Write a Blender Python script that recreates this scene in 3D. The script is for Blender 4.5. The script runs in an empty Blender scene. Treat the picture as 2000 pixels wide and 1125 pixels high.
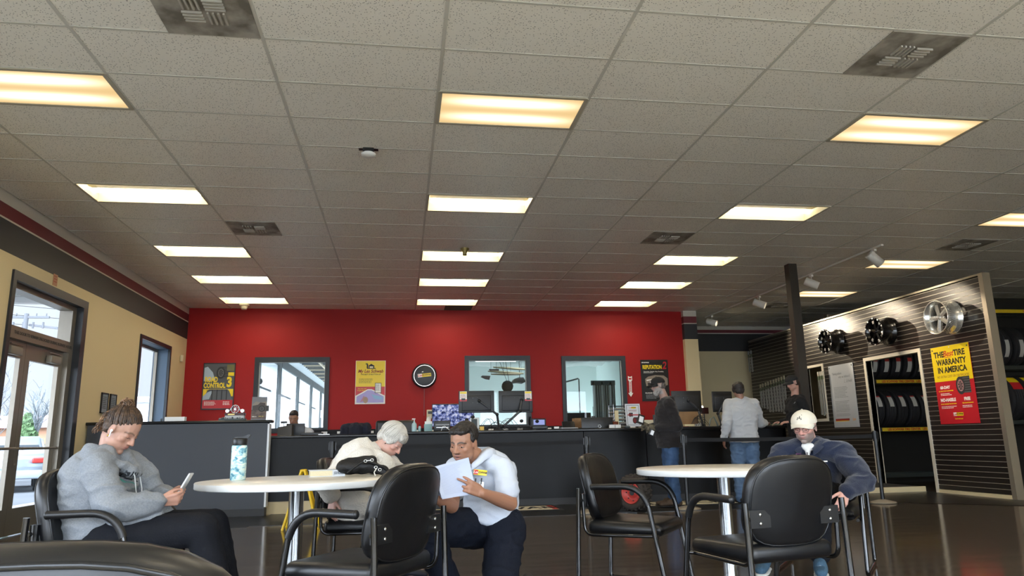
import bpy, bmesh, math, random
from mathutils import Vector, Matrix, Euler, noise
PI = math.pi
random.seed(7)
scene = bpy.context.scene
COL = scene.collection
V = Vector

def hexc(h, a=1.0):
    h = h.lstrip('#')
    c = [int(h[i:i + 2], 16) / 255 for i in (0, 2, 4)]
    return tuple((x / 12.92 if x <= .04045 else ((x + .055) / 1.055) ** 2.4) for x in c) + (a,)

# ---------------------------------------------------------------- camera
CAM_H = 0.94
cam = bpy.data.cameras.new('camera')
cam.sensor_width = 36.0
cam.lens = 36.0 * 1411.0 / 2000.0
cam.clip_start = 0.02
cam.clip_end = 400
camo = bpy.data.objects.new('camera', cam)
COL.objects.link(camo)
_p, _y, _r = 0.20811, 0.153148, -0.019924
_F = V((math.sin(_y) * math.cos(_p), math.cos(_y) * math.cos(_p), math.sin(_p)))
_R = V((math.cos(_y), -math.sin(_y), 0))
_U = _R.cross(_F)
_R2 = _R * math.cos(_r) + _U * math.sin(_r)
_U2 = _U * math.cos(_r) - _R * math.sin(_r)
camo.matrix_world = Matrix(((_R2.x, _U2.x, -_F.x, 0), (_R2.y, _U2.y, -_F.y, 0), (_R2.z, _U2.z, -_F.z, CAM_H), (0, 0, 0, 1)))
scene.camera = camo

# ---------------------------------------------------------------- exposure / world
scene.view_settings.view_transform = 'Standard'
scene.view_settings.look = 'None'
scene.view_settings.exposure = 0.6
scene.view_settings.gamma = 1.0
scene.view_settings.use_curve_mapping = False
scene.cycles.use_denoising = True
scene.cycles.max_bounces = 7
scene.cycles.diffuse_bounces = 4
scene.cycles.glossy_bounces = 4
scene.cycles.transmission_bounces = 6
scene.cycles.transparent_max_bounces = 8
scene.cycles.caustics_reflective = False
scene.cycles.caustics_refractive = False
scene.cycles.sample_clamp_indirect = 6.0

SKY = 1.0
SKY_BRIGHT = 9.5
W = bpy.data.worlds.new('overcast_sky')
scene.world = W
W.use_nodes = True
nt = W.node_tree
nt.nodes.clear()
wo = nt.nodes.new('ShaderNodeOutputWorld')
bg = nt.nodes.new('ShaderNodeBackground')
tc = nt.nodes.new('ShaderNodeTexCoord')
sx = nt.nodes.new('ShaderNodeSeparateXYZ')
rp = nt.nodes.new('ShaderNodeValToRGB')
nt.links.new(tc.outputs['Generated'], sx.inputs[0])
nt.links.new(sx.outputs['Z'], rp.inputs[0])
rp.color_ramp.elements[0].position = 0.0
rp.color_ramp.elements[0].color = (.62, .70, .80, 1)
rp.color_ramp.elements[1].position = 0.6
rp.color_ramp.elements[1].color = (.74, .85, 1.0, 1)
nt.links.new(rp.outputs[0], bg.inputs[0])
# sky strength raised behind and left of the camera, added to light the interior
dt = nt.nodes.new('ShaderNodeVectorMath')
dt.operation = 'DOT_PRODUCT'
nt.links.new(tc.outputs['Generated'], dt.inputs[0])
dt.inputs[1].default_value = (-.42, -.90, .12)
mr = nt.nodes.new('ShaderNodeMapRange')
mr.interpolation_type = 'SMOOTHSTEP'
mr.inputs[1].default_value = -.45
mr.inputs[2].default_value = .75
mr.inputs[3].default_value = SKY
mr.inputs[4].default_value = SKY_BRIGHT
nt.links.new(dt.outputs['Value'], mr.inputs[0])
nt.links.new(mr.outputs[0], bg.inputs[1])
nt.links.new(bg.outputs[0], wo.inputs[0])

# ---------------------------------------------------------------- materials
MATS = {}
def mat(name, col, rough=.6, metal=0.0, spec=.5, bump=None, var=None, emit=None, estr=0.0, trans=0.0, alpha=1.0, coat=0.0, sheen=0.0, tint=None):
    """principled material; bump=(scale, strength[, detail]); var=(scale, colour2[, contrast]) mixes a second albedo by noise"""
    if name in MATS:
        return MATS[name]
    m = bpy.data.materials.new(name)
    m.use_nodes = True
    n = m.node_tree
    b = n.nodes['Principled BSDF']
    c = hexc(col) if isinstance(col, str) else tuple(col) + (1,) * (4 - len(col))
    b.inputs['Base Color'].default_value = c
    b.inputs['Roughness'].default_value = rough
    b.inputs['Metallic'].default_value = metal
    b.inputs['Specular IOR Level'].default_value = spec
    b.inputs['Coat Weight'].default_value = coat
    b.inputs['Transmission Weight'].default_value = trans
    b.inputs['Alpha'].default_value = alpha
    if sheen:
        b.inputs['Sheen Weight'].default_value = sheen
    if emit:
        b.inputs['Emission Color'].default_value = hexc(emit) if isinstance(emit, str) else tuple(emit) + (1,)
        b.inputs['Emission Strength'].default_value = estr
    t = n.nodes.new('ShaderNodeTexCoord')
    if var:
        no = n.nodes.new('ShaderNodeTexNoise')
        no.inputs['Scale'].default_value = var[0]
        no.inputs['Detail'].default_value = 5
        n.links.new(t.outputs['Object'], no.inputs['Vector'])
        r = n.nodes.new('ShaderNodeValToRGB')
        k = var[2] if len(var) > 2 else .15
        r.color_ramp.elements[0].position = .5 - k
        r.color_ramp.elements[1].position = .5 + k
        r.color_ramp.elements[0].color = c
        r.color_ramp.elements[1].color = hexc(var[1])
        n.links.new(no.outputs['Fac'], r.inputs[0])
        n.links.new(r.outputs[0], b.inputs['Base Color'])
    if bump:
        no = n.nodes.new('ShaderNodeTexNoise')
        no.inputs['Scale'].default_value = bump[0]
        no.inputs['Detail'].default_value = bump[2] if len(bump) > 2 else 3
        n.links.new(t.outputs['Object'], no.inputs['Vector'])
        bm_ = n.nodes.new('ShaderNodeBump')
        bm_.inputs['Strength'].default_value = bump[1]
        bm_.inputs['Distance'].default_value = .01
        n.links.new(no.outputs['Fac'], bm_.inputs['Height'])
        n.links.new(bm_.outputs[0], b.inputs['Normal'])
    MATS[name] = m
    return m

def emat(name, col, s):
    if name in MATS:
        return MATS[name]
    m = bpy.data.materials.new(name)
    m.use_nodes = True
    n = m.node_tree
    n.nodes.clear()
    o = n.nodes.new('ShaderNodeOutputMaterial')
    e = n.nodes.new('ShaderNodeEmission')
    e.inputs[0].default_value = hexc(col) if isinstance(col, str) else tuple(col) + (1,)
    e.inputs[1].default_value = s
    n.links.new(e.outputs[0], o.inputs[0])
    MATS[name] = m
    return m

def glass(name, col='#ffffff', rough=0.0):
    """thin clear pane: mostly see-through with a fresnel reflection"""
    if name in MATS:
        return MATS[name]
    m = bpy.data.materials.new(name)
    m.use_nodes = True
    n = m.node_tree
    n.nodes.clear()
    o = n.nodes.new('ShaderNodeOutputMaterial')
    tr = n.nodes.new('ShaderNodeBsdfTransparent')
    tr.inputs[0].default_value = hexc(col)
    gl = n.nodes.new('ShaderNodeBsdfGlossy')
    gl.inputs['Roughness'].default_value = rough
    lw = n.nodes.new('ShaderNodeLayerWeight')
    lw.inputs[0].default_value = .5
    pw = n.nodes.new('ShaderNodeMath')
    pw.operation = 'POWER'
    pw.inputs[1].default_value = 5
    n.links.new(lw.outputs['Facing'], pw.inputs[0])
    fr = n.nodes.new('ShaderNodeMapRange')
    fr.inputs[3].default_value = .02
    fr.inputs[4].default_value = .5
    n.links.new(pw.outputs[0], fr.inputs[0])
    mx = n.nodes.new('ShaderNodeMixShader')
    n.links.new(fr.outputs[0], mx.inputs[0])
    n.links.new(tr.outputs[0], mx.inputs[1])
    n.links.new(gl.outputs[0], mx.inputs[2])
    n.links.new(mx.outputs[0], o.inputs[0])
    MATS[name] = m
    return m

# ---------------------------------------------------------------- mesh builder
def rot_to(d):
    return V(d).to_track_quat('Z', 'Y').to_matrix().to_4x4()

class M:
    def __init__(s):
        s.bm = bmesh.new()
        s.mats = []
    def mi(s, m):
        if m not in s.mats:
            s.mats.append(m)
        return s.mats.index(m)
    def _tag(s, faces, m, smooth):
        i = s.mi(m)
        for f in faces:
            f.material_index = i
            f.smooth = smooth
    def add(s, vs, fs, m, smooth=False, mx=None):
        vv = [s.bm.verts.new(mx @ V(v) if mx else V(v)) for v in vs]
        out = []
        for f in fs:
            try:
                out.append(s.bm.faces.new([vv[i] for i in f]))
            except ValueError:
                pass
        s._tag(out, m, smooth)
        return vv
    def box(s, x0, x1, y0, y1, z0, z1, m, mx=None, skip=''):
        v = [(x, y, z) for z in (z0, z1) for y in (y0, y1) for x in (x0, x1)]
        F = {'b': (0, 2, 3, 1), 't': (4, 5, 7, 6), 'f': (0, 1, 5, 4), 'k': (2, 6, 7, 3), 'l': (0, 4, 6, 2), 'r': (1, 3, 7, 5)}
        return s.add(v, [F[k] for k in F if k not in skip], m, False, mx)
    def rbox(s, c, size, r, m, mx=None, seg=3, smooth=True):
        b = bmesh.new()
        bmesh.ops.create_cube(b, size=1.0)
        for v in b.verts:
            v.co = V((v.co.x * size[0], v.co.y * size[1], v.co.z * size[2])) + V(c)
        bmesh.ops.bevel(b, geom=b.edges[:], offset=min(r, min(size) * .49), segments=seg, affect='EDGES', profile=.5)
        s.merge(b, m, mx, smooth)
    def merge(s, b, m, mx=None, smooth=True):
        i = s.mi(m)
        mp = {}
        for v in b.verts:
            mp[v] = s.bm.verts.new(mx @ v.co if mx else v.co)
        for f in b.faces:
            try:
                g = s.bm.faces.new([mp[v] for v in f.verts])
                g.material_index = i
                g.smooth = smooth
            except ValueError:
                pass
        b.free()
    def cyl(s, p0, p1, r0, m, r1=None, n=16, caps=True, smooth=True):
        p0, p1 = V(p0), V(p1)
        r1 = r0 if r1 is None else r1
        R = rot_to(p1 - p0)
        vs = []
        for p, r in ((p0, r0), (p1, r1)):
            for k in range(n):
                a = 2 * PI * k / n
                vs.append(p + R @ V((r * math.cos(a), r * math.sin(a), 0)))
        fs = [(k, (k + 1) % n, n + (k + 1) % n, n + k) for k in range(n)]
        s.add(vs, fs, m, smooth)
        if caps:
            s.add(vs[:n], [tuple(range(n))[::-1]], m)
            s.add(vs[n:], [tuple(range(n))], m)
    def tube(s, pts, r, m, n=10, close=False, sx=1.0, caps=True):
        pts = [V(p) for p in pts]
        rr = r if isinstance(r, (list, tuple)) else [r] * len(pts)
        L = len(pts)
        rings = []
        up = None
        for i, p in enumerate(pts):
            if close:
                d = pts[(i + 1) % L] - pts[i - 1]
            else:
                d = pts[min(i + 1, L - 1)] - pts[max(i - 1, 0)]
            d.normalize()
            if up is None:
                up = V((0, 0, 1)) if abs(d.z) < .9 else V((1, 0, 0))
            sd = d.cross(up)
            sd.normalize()
            up = sd.cross(d)
            up.normalize()
            rings.append([p + (sd * math.cos(2 * PI * k / n) * sx + up * math.sin(2 * PI * k / n)) * rr[i] for k in range(n)])
        vs = [v for q in rings for v in q]
        fs = []
        for i in range(L if close else L - 1):
            j = (i + 1) % L
            for k in range(n):
                fs.append((i * n + k, i * n + (k + 1) % n, j * n + (k + 1) % n, j * n + k))
        s.add(vs, fs, m, True)
        if caps and not close:
            s.add(rings[0], [tuple(range(n))[::-1]], m)
            s.add(rings[-1], [tuple(range(n))], m)
    def lathe(s, prof, m, mx=None, n=32, smooth=True, axis=None):
        vs = []
        for (r, z) in prof:
            for k in range(n):
                a = 2 * PI * k / n
                vs.append((r * math.cos(a), r * math.sin(a), z))
        fs = []
        for i in range(len(prof) - 1):
            for k in range(n):
                fs.append((i * n + k, i * n + (k + 1) % n, (i + 1) * n + (k + 1) % n, (i + 1) * n + k))
        s.add(vs, fs, m, smooth, mx)
    def prism(s, outline, d0, d1, m, mx=None, smooth=False):
        """outline in xz, extruded along y from d0 to d1"""
        n = len(outline)
        vs = [(x, d0, z) for x, z in outline] + [(x, d1, z) for x, z in outline]
        fs = [tuple(range(n)), tuple(range(n, 2 * n))[::-1]]
        s.add(vs, fs, m, False, mx)
        s.add(vs, [((k + 1) % n, k, n + k, n + (k + 1) % n) for k in range(n)], m, smooth, mx)
    def ell(s, c, r, m, mx=None, u=20, v=12):
        b = bmesh.new()
        bmesh.ops.create_uvsphere(b, u_segments=u, v_segments=v, radius=1.0)
        for q in b.verts:
            q.co = V((q.co.x * r[0], q.co.y * r[1], q.co.z * r[2])) + V(c)
        s.merge(b, m, mx)
    def text(s, body, size, m, mx, depth=.0004, bold=0.0, align='CENTER', sx=1.0, shear=0.0):
        """lettering standing in the xz plane of mx, facing -y"""
        cu = bpy.data.curves.new('t', 'FONT')
        cu.body = body
        cu.size = size
        cu.align_x = align
        cu.align_y = 'CENTER'
        cu.offset = bold
        cu.shear = shear
        cu.resolution_u = 3
        cu.extrude = depth
        o = bpy.data.objects.new('t', cu)
        COL.objects.link(o)
        dg = bpy.context.evaluated_depsgraph_get()
        me = bpy.data.meshes.new_from_object(o.evaluated_get(dg))
        COL.objects.unlink(o)
        bpy.data.objects.remove(o)
        bpy.data.curves.remove(cu)
        R = mx @ Matrix.Rotation(PI / 2, 4, 'X') @ Matrix.Diagonal((sx, 1, 1, 1))
        i = s.mi(m)
        vv = [s.bm.verts.new(R @ v.co) for v in me.vertices]
        for p in me.polygons:
            try:
                f = s.bm.faces.new([vv[k] for k in p.vertices])
                f.material_index = i
            except ValueError:
                pass
        bpy.data.meshes.remove(me)
    def build(s, name, parent=None, loc=None, recalc=True, **tags):
        if recalc:
            bmesh.ops.recalc_face_normals(s.bm, faces=s.bm.faces[:])
        me = bpy.data.meshes.new(name)
        s.bm.to_mesh(me)
        s.bm.free()
        for m in s.mats:
            me.materials.append(m)
        o = bpy.data.objects.new(name, me)
        COL.objects.link(o)
        if parent:
            o.parent = parent
        if loc:
            o.location = loc
        for k, v in tags.items():
            o['category' if k == 'cat' else k] = v
        return o

def thing(name, label, cat, loc=(0, 0, 0), rz=0.0, group=None):
    o = bpy.data.objects.new(name, None)
    o.empty_display_size = .1
    COL.objects.link(o)
    o.location = loc
    o.rotation_euler = (0, 0, rz)
    o['label'] = label
    o['category'] = cat
    if group:
        o['group'] = group
    return o

def kids(o):
    return [c for c in bpy.data.objects if c.parent == o]

def dup(root, loc=None, rz=None, label=None, group=None):
    r = root.copy()
    COL.objects.link(r)
    if loc is not None:
        r.location = loc
    if rz is not None:
        r.rotation_euler = (0, 0, rz)
    if label:
        r['label'] = label
    if group:
        r['group'] = group
    for ch in kids(root):
        if ch == r:
            continue
        c = ch.copy()
        COL.objects.link(c)
        c.parent = r
        for g in kids(ch):
            if g.parent == c:
                continue
            d = g.copy()
            COL.objects.link(d)
            d.parent = c
    return r

def T(x, y, z, rz=0.0, rx=0.0, ry=0.0):
    return Matrix.Translation((x, y, z)) @ Euler((rx, ry, rz)).to_matrix().to_4x4()

def arc(c, r, a0, a1, n, ux, uy):
    c, ux, uy = V(c), V(ux), V(uy)
    return [c + (ux * math.cos(a0 + (a1 - a0) * k / n) + uy * math.sin(a0 + (a1 - a0) * k / n)) * r for k in range(n + 1)]

def fillet(pts, r, n=6):
    """round the corners of a polyline"""
    pts = [V(p) for p in pts]
    rs = r if isinstance(r, (list, tuple)) else [r] * len(pts)
    out = [pts[0]]
    for i in range(1, len(pts) - 1):
        a, b, c = pts[i - 1], pts[i], pts[i + 1]
        u, w = (a - b), (c - b)
        q = min(rs[i], u.length * .49, w.length * .49)
        u.normalize()
        w.normalize()
        p0, p1 = b + u * q, b + w * q
        for k in range(n + 1):
            t = k / n
            out.append(p0 * (1 - t) ** 2 + b * 2 * t * (1 - t) + p1 * t * t)
    out.append(pts[-1])
    return out

# ================================================================ SHELL
CEIL = 3.646
GX, GY, TX, TY = .257, 5.2553, 1.2192, .6096
XL, YB, XR, YF, YFAR = -4.2, 14.95, 14.6, -3.2, 17.0

def grid_ceiling_mat():
    m = bpy.data.materials.new('acoustic_ceiling_tile')
    m.use_nodes = True
    n = m.node_tree
    b = n.nodes['Principled BSDF']
    b.inputs['Roughness'].default_value = .42
    b.inputs['Specular IOR Level'].default_value = .5
    t = n.nodes.new('ShaderNodeTexCoord')
    vo = n.nodes.new('ShaderNodeTexVoronoi')
    vo.inputs['Scale'].default_value = 58
    n.links.new(t.outputs['Object'], vo.inputs['Vector'])
    no = n.nodes.new('ShaderNodeTexNoise')
    no.inputs['Scale'].default_value = 1.3
    no.inputs['Detail'].default_value = 3
    n.links.new(t.outputs['Object'], no.inputs['Vector'])
    n2 = n.nodes.new('ShaderNodeTexNoise')
    n2.inputs['Scale'].default_value = 60
    n2.inputs['Detail'].default_value = 4
    n.links.new(t.outputs['Object'], n2.inputs['Vector'])
    r = n.nodes.new('ShaderNodeValToRGB')
    r.color_ramp.elements[0].position = .17
    r.color_ramp.elements[0].color = hexc('#94918a')
    r.color_ramp.elements[1].position = .27
    r.color_ramp.elements[1].color = hexc('#f8f4ea')
    n.links.new(vo.outputs['Distance'], r.inputs[0])
    mx = n.nodes.new('ShaderNodeMix')
    mx.data_type = 'RGBA'
    mx.blend_type = 'MULTIPLY'
    mx.inputs[0].default_value = .35
    n.links.new(r.outputs[0], mx.inputs[6])
    n.links.new(no.outputs['Color'], mx.inputs[7])
    n.links.new(r.outputs[0], b.inputs['Base Color'])
    bp = n.nodes.new('ShaderNodeBump')
    bp.inputs['Strength'].default_value = .35
    bp.inputs['Distance'].default_value = .006
    n.links.new(n2.outputs['Fac'], bp.inputs['Height'])
    bp2 = n.nodes.new('ShaderNodeBump')
    bp2.inputs['Strength'].default_value = .25
    bp2.inputs['Distance'].default_value = .05
    n.links.new(no.outputs['Fac'], bp2.inputs['Height'])
    n.links.new(bp.outputs[0], bp2.inputs['Normal'])
    n.links.new(bp2.outputs[0], b.inputs['Normal'])
    return m
TILE = grid_ceiling_mat()
TEE = mat('ceiling_tee_white', '#cfccc2', .4)
GAP = mat('tile_gap_dark', '#3f3b35', .9)
OPEN_CELLS = [(-3, 4), (-3, 8), (-3, 11), (-3, 14), (0, 4), (0, 8), (0, 11), (0, 14), (3, 4), (3, 8), (3, 11), (3, 14),
              (-3, -4), (0, -4), (3, -4), (-3, -8), (0, -8), (3, -8), (6, -4)]  # these rows lie unseen behind the camera, added to light the front
LENS_CELLS = [(-3, 0), (0, 0), (3, 0), (6, 0), (6, 4), (6, 8), (6, 12)]  # first fixture of the rightmost column is out of view, added for its light
LIGHTCELLS = set(OPEN_CELLS + LENS_CELLS)

c = M()
i0, i1 = -4, 12
j0, j1 = -15, 20
rnd = random.Random(3)
for i in range(i0, i1 + 1):
    for j in range(j0, j1):
        x0, x1 = max(XL, GX + i * TX), min(XR, GX + (i + 1) * TX)
        y0, y1 = max(YF, GY + j * TY), min(YFAR, GY + (j + 1) * TY)
        if x1 <= x0 or y1 <= y0 or (i, j) in LIGHTCELLS:
            continue
        z = [CEIL + .002 + rnd.uniform(-.0015, .0015) for _ in range(4)]
        g = .0118
        c.add([(x0 + g, y0 + g, z[0]), (x1 - g, y0 + g, z[1]), (x1 - g, y1 - g, z[2]), (x0 + g, y1 - g, z[3])], [(0, 3, 2, 1)], TILE)
for i in range(i0, i1 + 2):
    x = GX + i * TX
    if XL < x < XR:
        c.box(x - .012, x + .012, YF, YFAR, CEIL - .003, CEIL + .004, TEE)
        for s in (-1, 1):
            c.box(x + s * .0135 - .0012, x + s * .0135 + .0012, YF, YFAR, CEIL + .0035, CEIL + .0045, GAP)
for j in range(j0, j1 + 1):
    y = GY + j * TY
    if YF < y < YFAR:
        for i in range(i0, i1 + 1):
            x0, x1 = max(XL, GX + i * TX), min(XR, GX + (i + 1) * TX)
            if x1 > x0:
                c.box(x0, x1, y - .0105, y + .0105, CEIL - .001, CEIL + .004, TEE)
                c.box(x0, x1, y - .0135, y - .0115, CEIL + .0035, CEIL + .0045, GAP)
c.box(XL, XR, YF, YFAR, CEIL + .28, CEIL + .33, GAP)
c.build('ceiling', kind='structure')

# floor
def floor_mat():
    m = bpy.data.materials.new('polished_dark_floor')
    m.use_nodes = True
    n = m.node_tree
    b = n.nodes['Principled BSDF']
    t = n.nodes.new('ShaderNodeTexCoord')
    mp = n.nodes.new('ShaderNodeMapping')
    mp.inputs['Scale'].default_value = (1, 7, 1)
    n.links.new(t.outputs['Object'], mp.inputs[0])
    no = n.nodes.new('ShaderNodeTexNoise')
    no.inputs['Scale'].default_value = 1.2
    no.inputs['Detail'].default_value = 8
    n.links.new(mp.outputs[0], no.inputs['Vector'])
    r = n.nodes.new('ShaderNodeValToRGB')
    r.color_ramp.elements[0].position = .3
    r.color_ramp.elements[0].color = hexc('#4a4238')
    r.color_ramp.elements[1].position = .7
    r.color_ramp.elements[1].color = hexc('#5a5046')
    n.links.new(no.outputs['Fac'], r.inputs[0])
    n.links.new(r.outputs[0], b.inputs['Base Color'])
    rr = n.nodes.new('ShaderNodeMapRange')
    rr.inputs[3].default_value = .07
    rr.inputs[4].default_value = .16
    n.links.new(no.outputs['Fac'], rr.inputs[0])
    n.links.new(rr.outputs[0], b.inputs['Roughness'])
    b.inputs['Specular IOR Level'].default_value = .55
    n2 = n.nodes.new('ShaderNodeTexNoise')
    n2.inputs['Scale'].default_value = 5
    n2.inputs['Detail'].default_value = 2
    n.links.new(t.outputs['Object'], n2.inputs['Vector'])
    bp = n.nodes.new('ShaderNodeBump')
    bp.inputs['Strength'].default_value = .06
    bp.inputs['Distance'].default_value = .01
    n.links.new(n2.outputs['Fac'], bp.inputs['Height'])
    n.links.new(bp.outputs[0], b.inputs['Normal'])
    return m
FLOOR = floor_mat()
BORD = mat('dark_floor_border', '#1c1b1a', .3, bump=(30, .05))
c = M()
c.box(XL - .3, XR, 1.2, 24, -.12, 0, FLOOR)
c.build('floor', kind='structure')
c = M()
c.box(XL - .3, XR, YF, 1.2, -.12, 0, mat('pale_bounce_tile', '#e2d4b8', .5, bump=(20, .05)))  # invented pale floor out of view, bounces light onto the ceiling
c.build('floor_bounce', kind='structure')
c = M()
c.box(XL, -1.78, 9.2, 10.66, 0, .004, BORD)
c.box(-1.78, 6.9, 9.35, 10.9, 0, .004, BORD)
c.add([(6.9, 9.3, .004), (8.43, 8.0, .004), (8.43, 11.2, .004), (6.9, 11.2, .004)], [(0, 1, 2, 3)], BORD)
c.build('trim_1', kind='structure')

BEIGE = mat('beige_wall_paint', '#d6c59c', .75, bump=(90, .08))
REDW = mat('red_wall_paint', '#a01d1d', .55, bump=(90, .1), spec=.25)
REDB = mat('dark_red_band', '#6f2a30', .6)
BLKB = mat('charcoal_band', '#2b2c2e', .55, bump=(90, .08))
WHT = mat('white_strip_paint', '#cfc9bc', .6)
FRM = mat('black_window_frame', '#20242a', .4)
ALU = mat('bronze_aluminium', '#8a8378', .38, metal=.6)
GLS = glass('clear_glass')

def wall_y(m, x, th, y0, y1, z0, z1, holes, bands):
    """wall in the plane x=const (thickness towards -x) with rectangular holes [(y0,y1,z0,z1)]; bands [(ztop, material)]"""
    ys = sorted({y0, y1} | {v for h in holes for v in h[:2]})
    zs = sorted({z0, z1} | {v for h in holes for v in h[2:]} | {b[0] for b in bands if z0 < b[0] < z1})
    for a, b in zip(ys, ys[1:]):
        for p, q in zip(zs, zs[1:]):
            if any(h[0] <= a and b <= h[1] and h[2] <= p and q <= h[3] for h in holes):
                continue
            mm = next(k for zt, k in bands if q <= zt + 1e-6)
            m.box(x - th, x, a, b, p, q, mm)
def wall_x(m, y, th, x0, x1, z0, z1, holes, bands):
    xs = sorted({x0, x1} | {v for h in holes for v in h[:2]})
    zs = sorted({z0, z1} | {v for h in holes for v in h[2:]} | {b[0] for b in bands if z0 < b[0] < z1})
    for a, b in zip(xs, xs[1:]):
        for p, q in zip(zs, zs[1:]):
            if any(h[0] <= a and b <= h[1] and h[2] <= p and q <= h[3] for h in holes):
                continue
            mm = next(k for zt, k in bands if q <= zt + 1e-6)
            m.box(a, b, y, y + th, p, q, mm)
BANDS = [(3.02, BEIGE), (3.355, BLKB), (3.375, WHT), (3.52, REDB), (9, WHT)]
# door opening y 8.355..10.28 z 0..2.87 ; window y 12.4..13.9 z 1.0..2.7
DY0, DY1, DZ = 8.36, 10.29, 2.87
c = M()
wall_y(c, XL, .28, YF, YB + .2, 0, CEIL + .33, [(DY0, DY1, 0, DZ), (12.42, 13.93, .75, 2.70), (-2.6, 5.6, .45, 2.87)], BANDS)
c.build('wall_left', kind='structure')
c = M()
wall_x(c, YB, .18, XL - .5, 6.06, 0, CEIL + .33, [(-2.87, -1.46, 1.2, 2.63), (1.30, 2.64, 1.2, 2.65), (3.35, 4.71, 1.2, 2.64)], [(9, REDW)])
c.build('wall_back', kind='structure')
c = M()
# pillar closing the red wall: beige with the same bands
for z0, z1, mm in ((0, 3.02, BEIGE), (3.02, 3.355, BLKB), (3.355, 3.375, WHT), (3.375, 3.52, REDB), (3.52, CEIL, WHT)):
    c.box(6.06, 6.36, YB - .12, YB + .35, z0, z1, mm)
c.box(6.34, 6.37, YB + .3, YFAR + .1, 0, CEIL, BEIGE)
c.build('wall_pillar', kind='structure')
c = M()
wall_x(c, YFAR, .15, 6.3, XR, 0, CEIL + .33, [], [(3.02, BEIGE), (3.46, BLKB), (3.48, WHT), (3.56, REDB), (9, WHT)])
c.build('wall_far', kind='structure')
c = M()
c.box(XR, XR + .1, YF, YFAR, 0, CEIL + .33, BEIGE)
c.build('wall_right', kind='structure')
c = M()
wall_x(c, YF - .2, .2, XL, XR, 0, CEIL + .33, [(-3.4, .2, .2, 3.2), (.8, 4.4, .2, 3.2), (5.0, 8.6, .2, 3.2)], [(9, BEIGE)])
c.build('wall_front', kind='structure')

# ---- left wall door set
dr = thing('door_1', '', '', (0, 0, 0))
del dr['label'], dr['category']
dr['kind'] = 'structure'
c = M()
fo, ff = XL - .16, XL + .03           # frame depth
for (a, b, p, q) in ((DY0, DY0 + .07, 0, DZ - .1), (DY1 - .13, DY1, 0, DZ - .1), (DY0, DY1, DZ - .1, DZ)):
    c.box(XL - .26, XL + .025, a, b, p, q, FRM)
c.build('door_frame', dr)
c = M()
a0, a1 = DY0 + .07, DY1 - .13
for (a, b, p, q) in ((a0, a0 + .05, 0, 2.16), (a1 - .11, a1, 0, 2.16), (a0, a0 + .05, 2.30, DZ - .16), (a1 - .11, a1, 2.30, DZ - .16), (a0, a1, DZ - .16, DZ - .1), (a0, a1, 2.16, 2.30)):
    c.box(XL - .22, XL - .06, a, b, p, q, ALU)
c.build('transom_bar', dr)
c = M()
c.text('THIS DOOR TO REMAIN UNLOCKED DURING BUSINESS HOURS', .05, mat('sign_ink', '#3c3c3c', .7), T(XL - .058, (a0 + a1) / 2 + .1, 2.23, PI / 2), align='CENTER', bold=.001)
c.build('transom_lettering', dr)
mid = 9.1
for k, (a, b) in enumerate(((a0 + .05, mid), (mid, a1 - .11))):
    c = M()
    st = .11
    X0, X1 = XL - .17, XL - .12
    c.box(X0, X1, a + .003, a + st, 0.01, 2.155, ALU)
    c.box(X0, X1, b - st, b - .003, 0.01, 2.155, ALU)
    c.box(X0, X1, a + st, b - st, 1.97, 2.155, ALU)
    c.box(X0, X1, a + st, b - st, 0.01, .30, ALU)
    d = c.build('door_leaf', dr)
    c = M()
    c.box(XL - .148, XL - .142, a + st, b - st, .30, 1.97, GLS)
    c.build('pane', d)
    c = M()
    c.cyl((XL - .07, a + .03, .96), (XL - .07, b - .03, .96), .014, ALU)
    for yy in (a + .06, b - .06):
        c.box(XL - .12, XL - .06, yy - .012, yy + .012, .945, .975, ALU)
    c.build('push_bar', d)
    c = M()
    yy = b - .33 if k else b - .33
    c.rbox((XL - .085, yy, 2.03), (.07, .26, .09), .012, mat('closer_grey', '#8f8a80', .45, metal=.3))
    c.box(XL - .09, XL - .07, yy - .1, yy + .18, 2.10, 2.115, ALU)
    c.build('door_closer', d)
c = M()
c.cyl((XL - .12, mid + .05, .78), (XL - .1, mid + .05, .78), .02, ALU)
c.build('door_lock', dr)
c = M()
c.box(XL - .148, XL - .142, a0 + .05, a1 - .11, 2.3, DZ - .16, GLS)
c.build('transom_glass', dr)
# ---- window in left wall
def win(n, fr_fn, gl_fn):
    o = thing('window_%d' % n, '', '')
    del o['label'], o['category']
    o['kind'] = 'structure'
    c = M(); fr_fn(c); c.build('window_frame', o)
    c = M(); gl_fn(c); c.build('window_glass', o)
    return o
def f1(c):
    a, b, p, q = 12.42, 13.93, .75, 2.70
    for (u, v, w, z) in ((a - .05, a + .015, p + .02, q - .015), (b - .015, b + .05, p + .02, q - .015), (a - .05, b + .05, q - .015, q + .05), (a - .05, b + .05, p - .05, p + .02)):
        c.box(XL - .02, XL + .02, u, v, w, z, FRM)
    RV = mat('window_reveal', '#5b6f85', .6)
    c.box(XL - .27, XL - .021, b - .02, b, p, q - .02, RV)
    c.box(XL - .27, XL - .021, a, b, q - .02, q, RV)
    for (u, v, w, z) in ((a, a + .04, p + .05, q - .07), (b - .06, b - .021, p + .05, q - .07), (a, b - .021, q - .07, q - .021), (a, b - .021, p, p + .05)):
        c.box(XL - .24, XL - .19, u, v, w, z, ALU)
win(1, f1, lambda c: c.box(XL - .215, XL - .21, 12.46, 13.87, .8, 2.63, GLS))
def f2(c):
    for a, b in ((-2.6, .1), (.1, 2.85), (2.85, 5.6)):
        for (u, v, w, z) in ((a, a + .05, .45, 2.87), (b - .05, b, .45, 2.87), (a, b, 2.8, 2.87), (a, b, .45, .52)):
            c.box(XL - .3, XL - .2, u, v, w, z, ALU)
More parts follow.
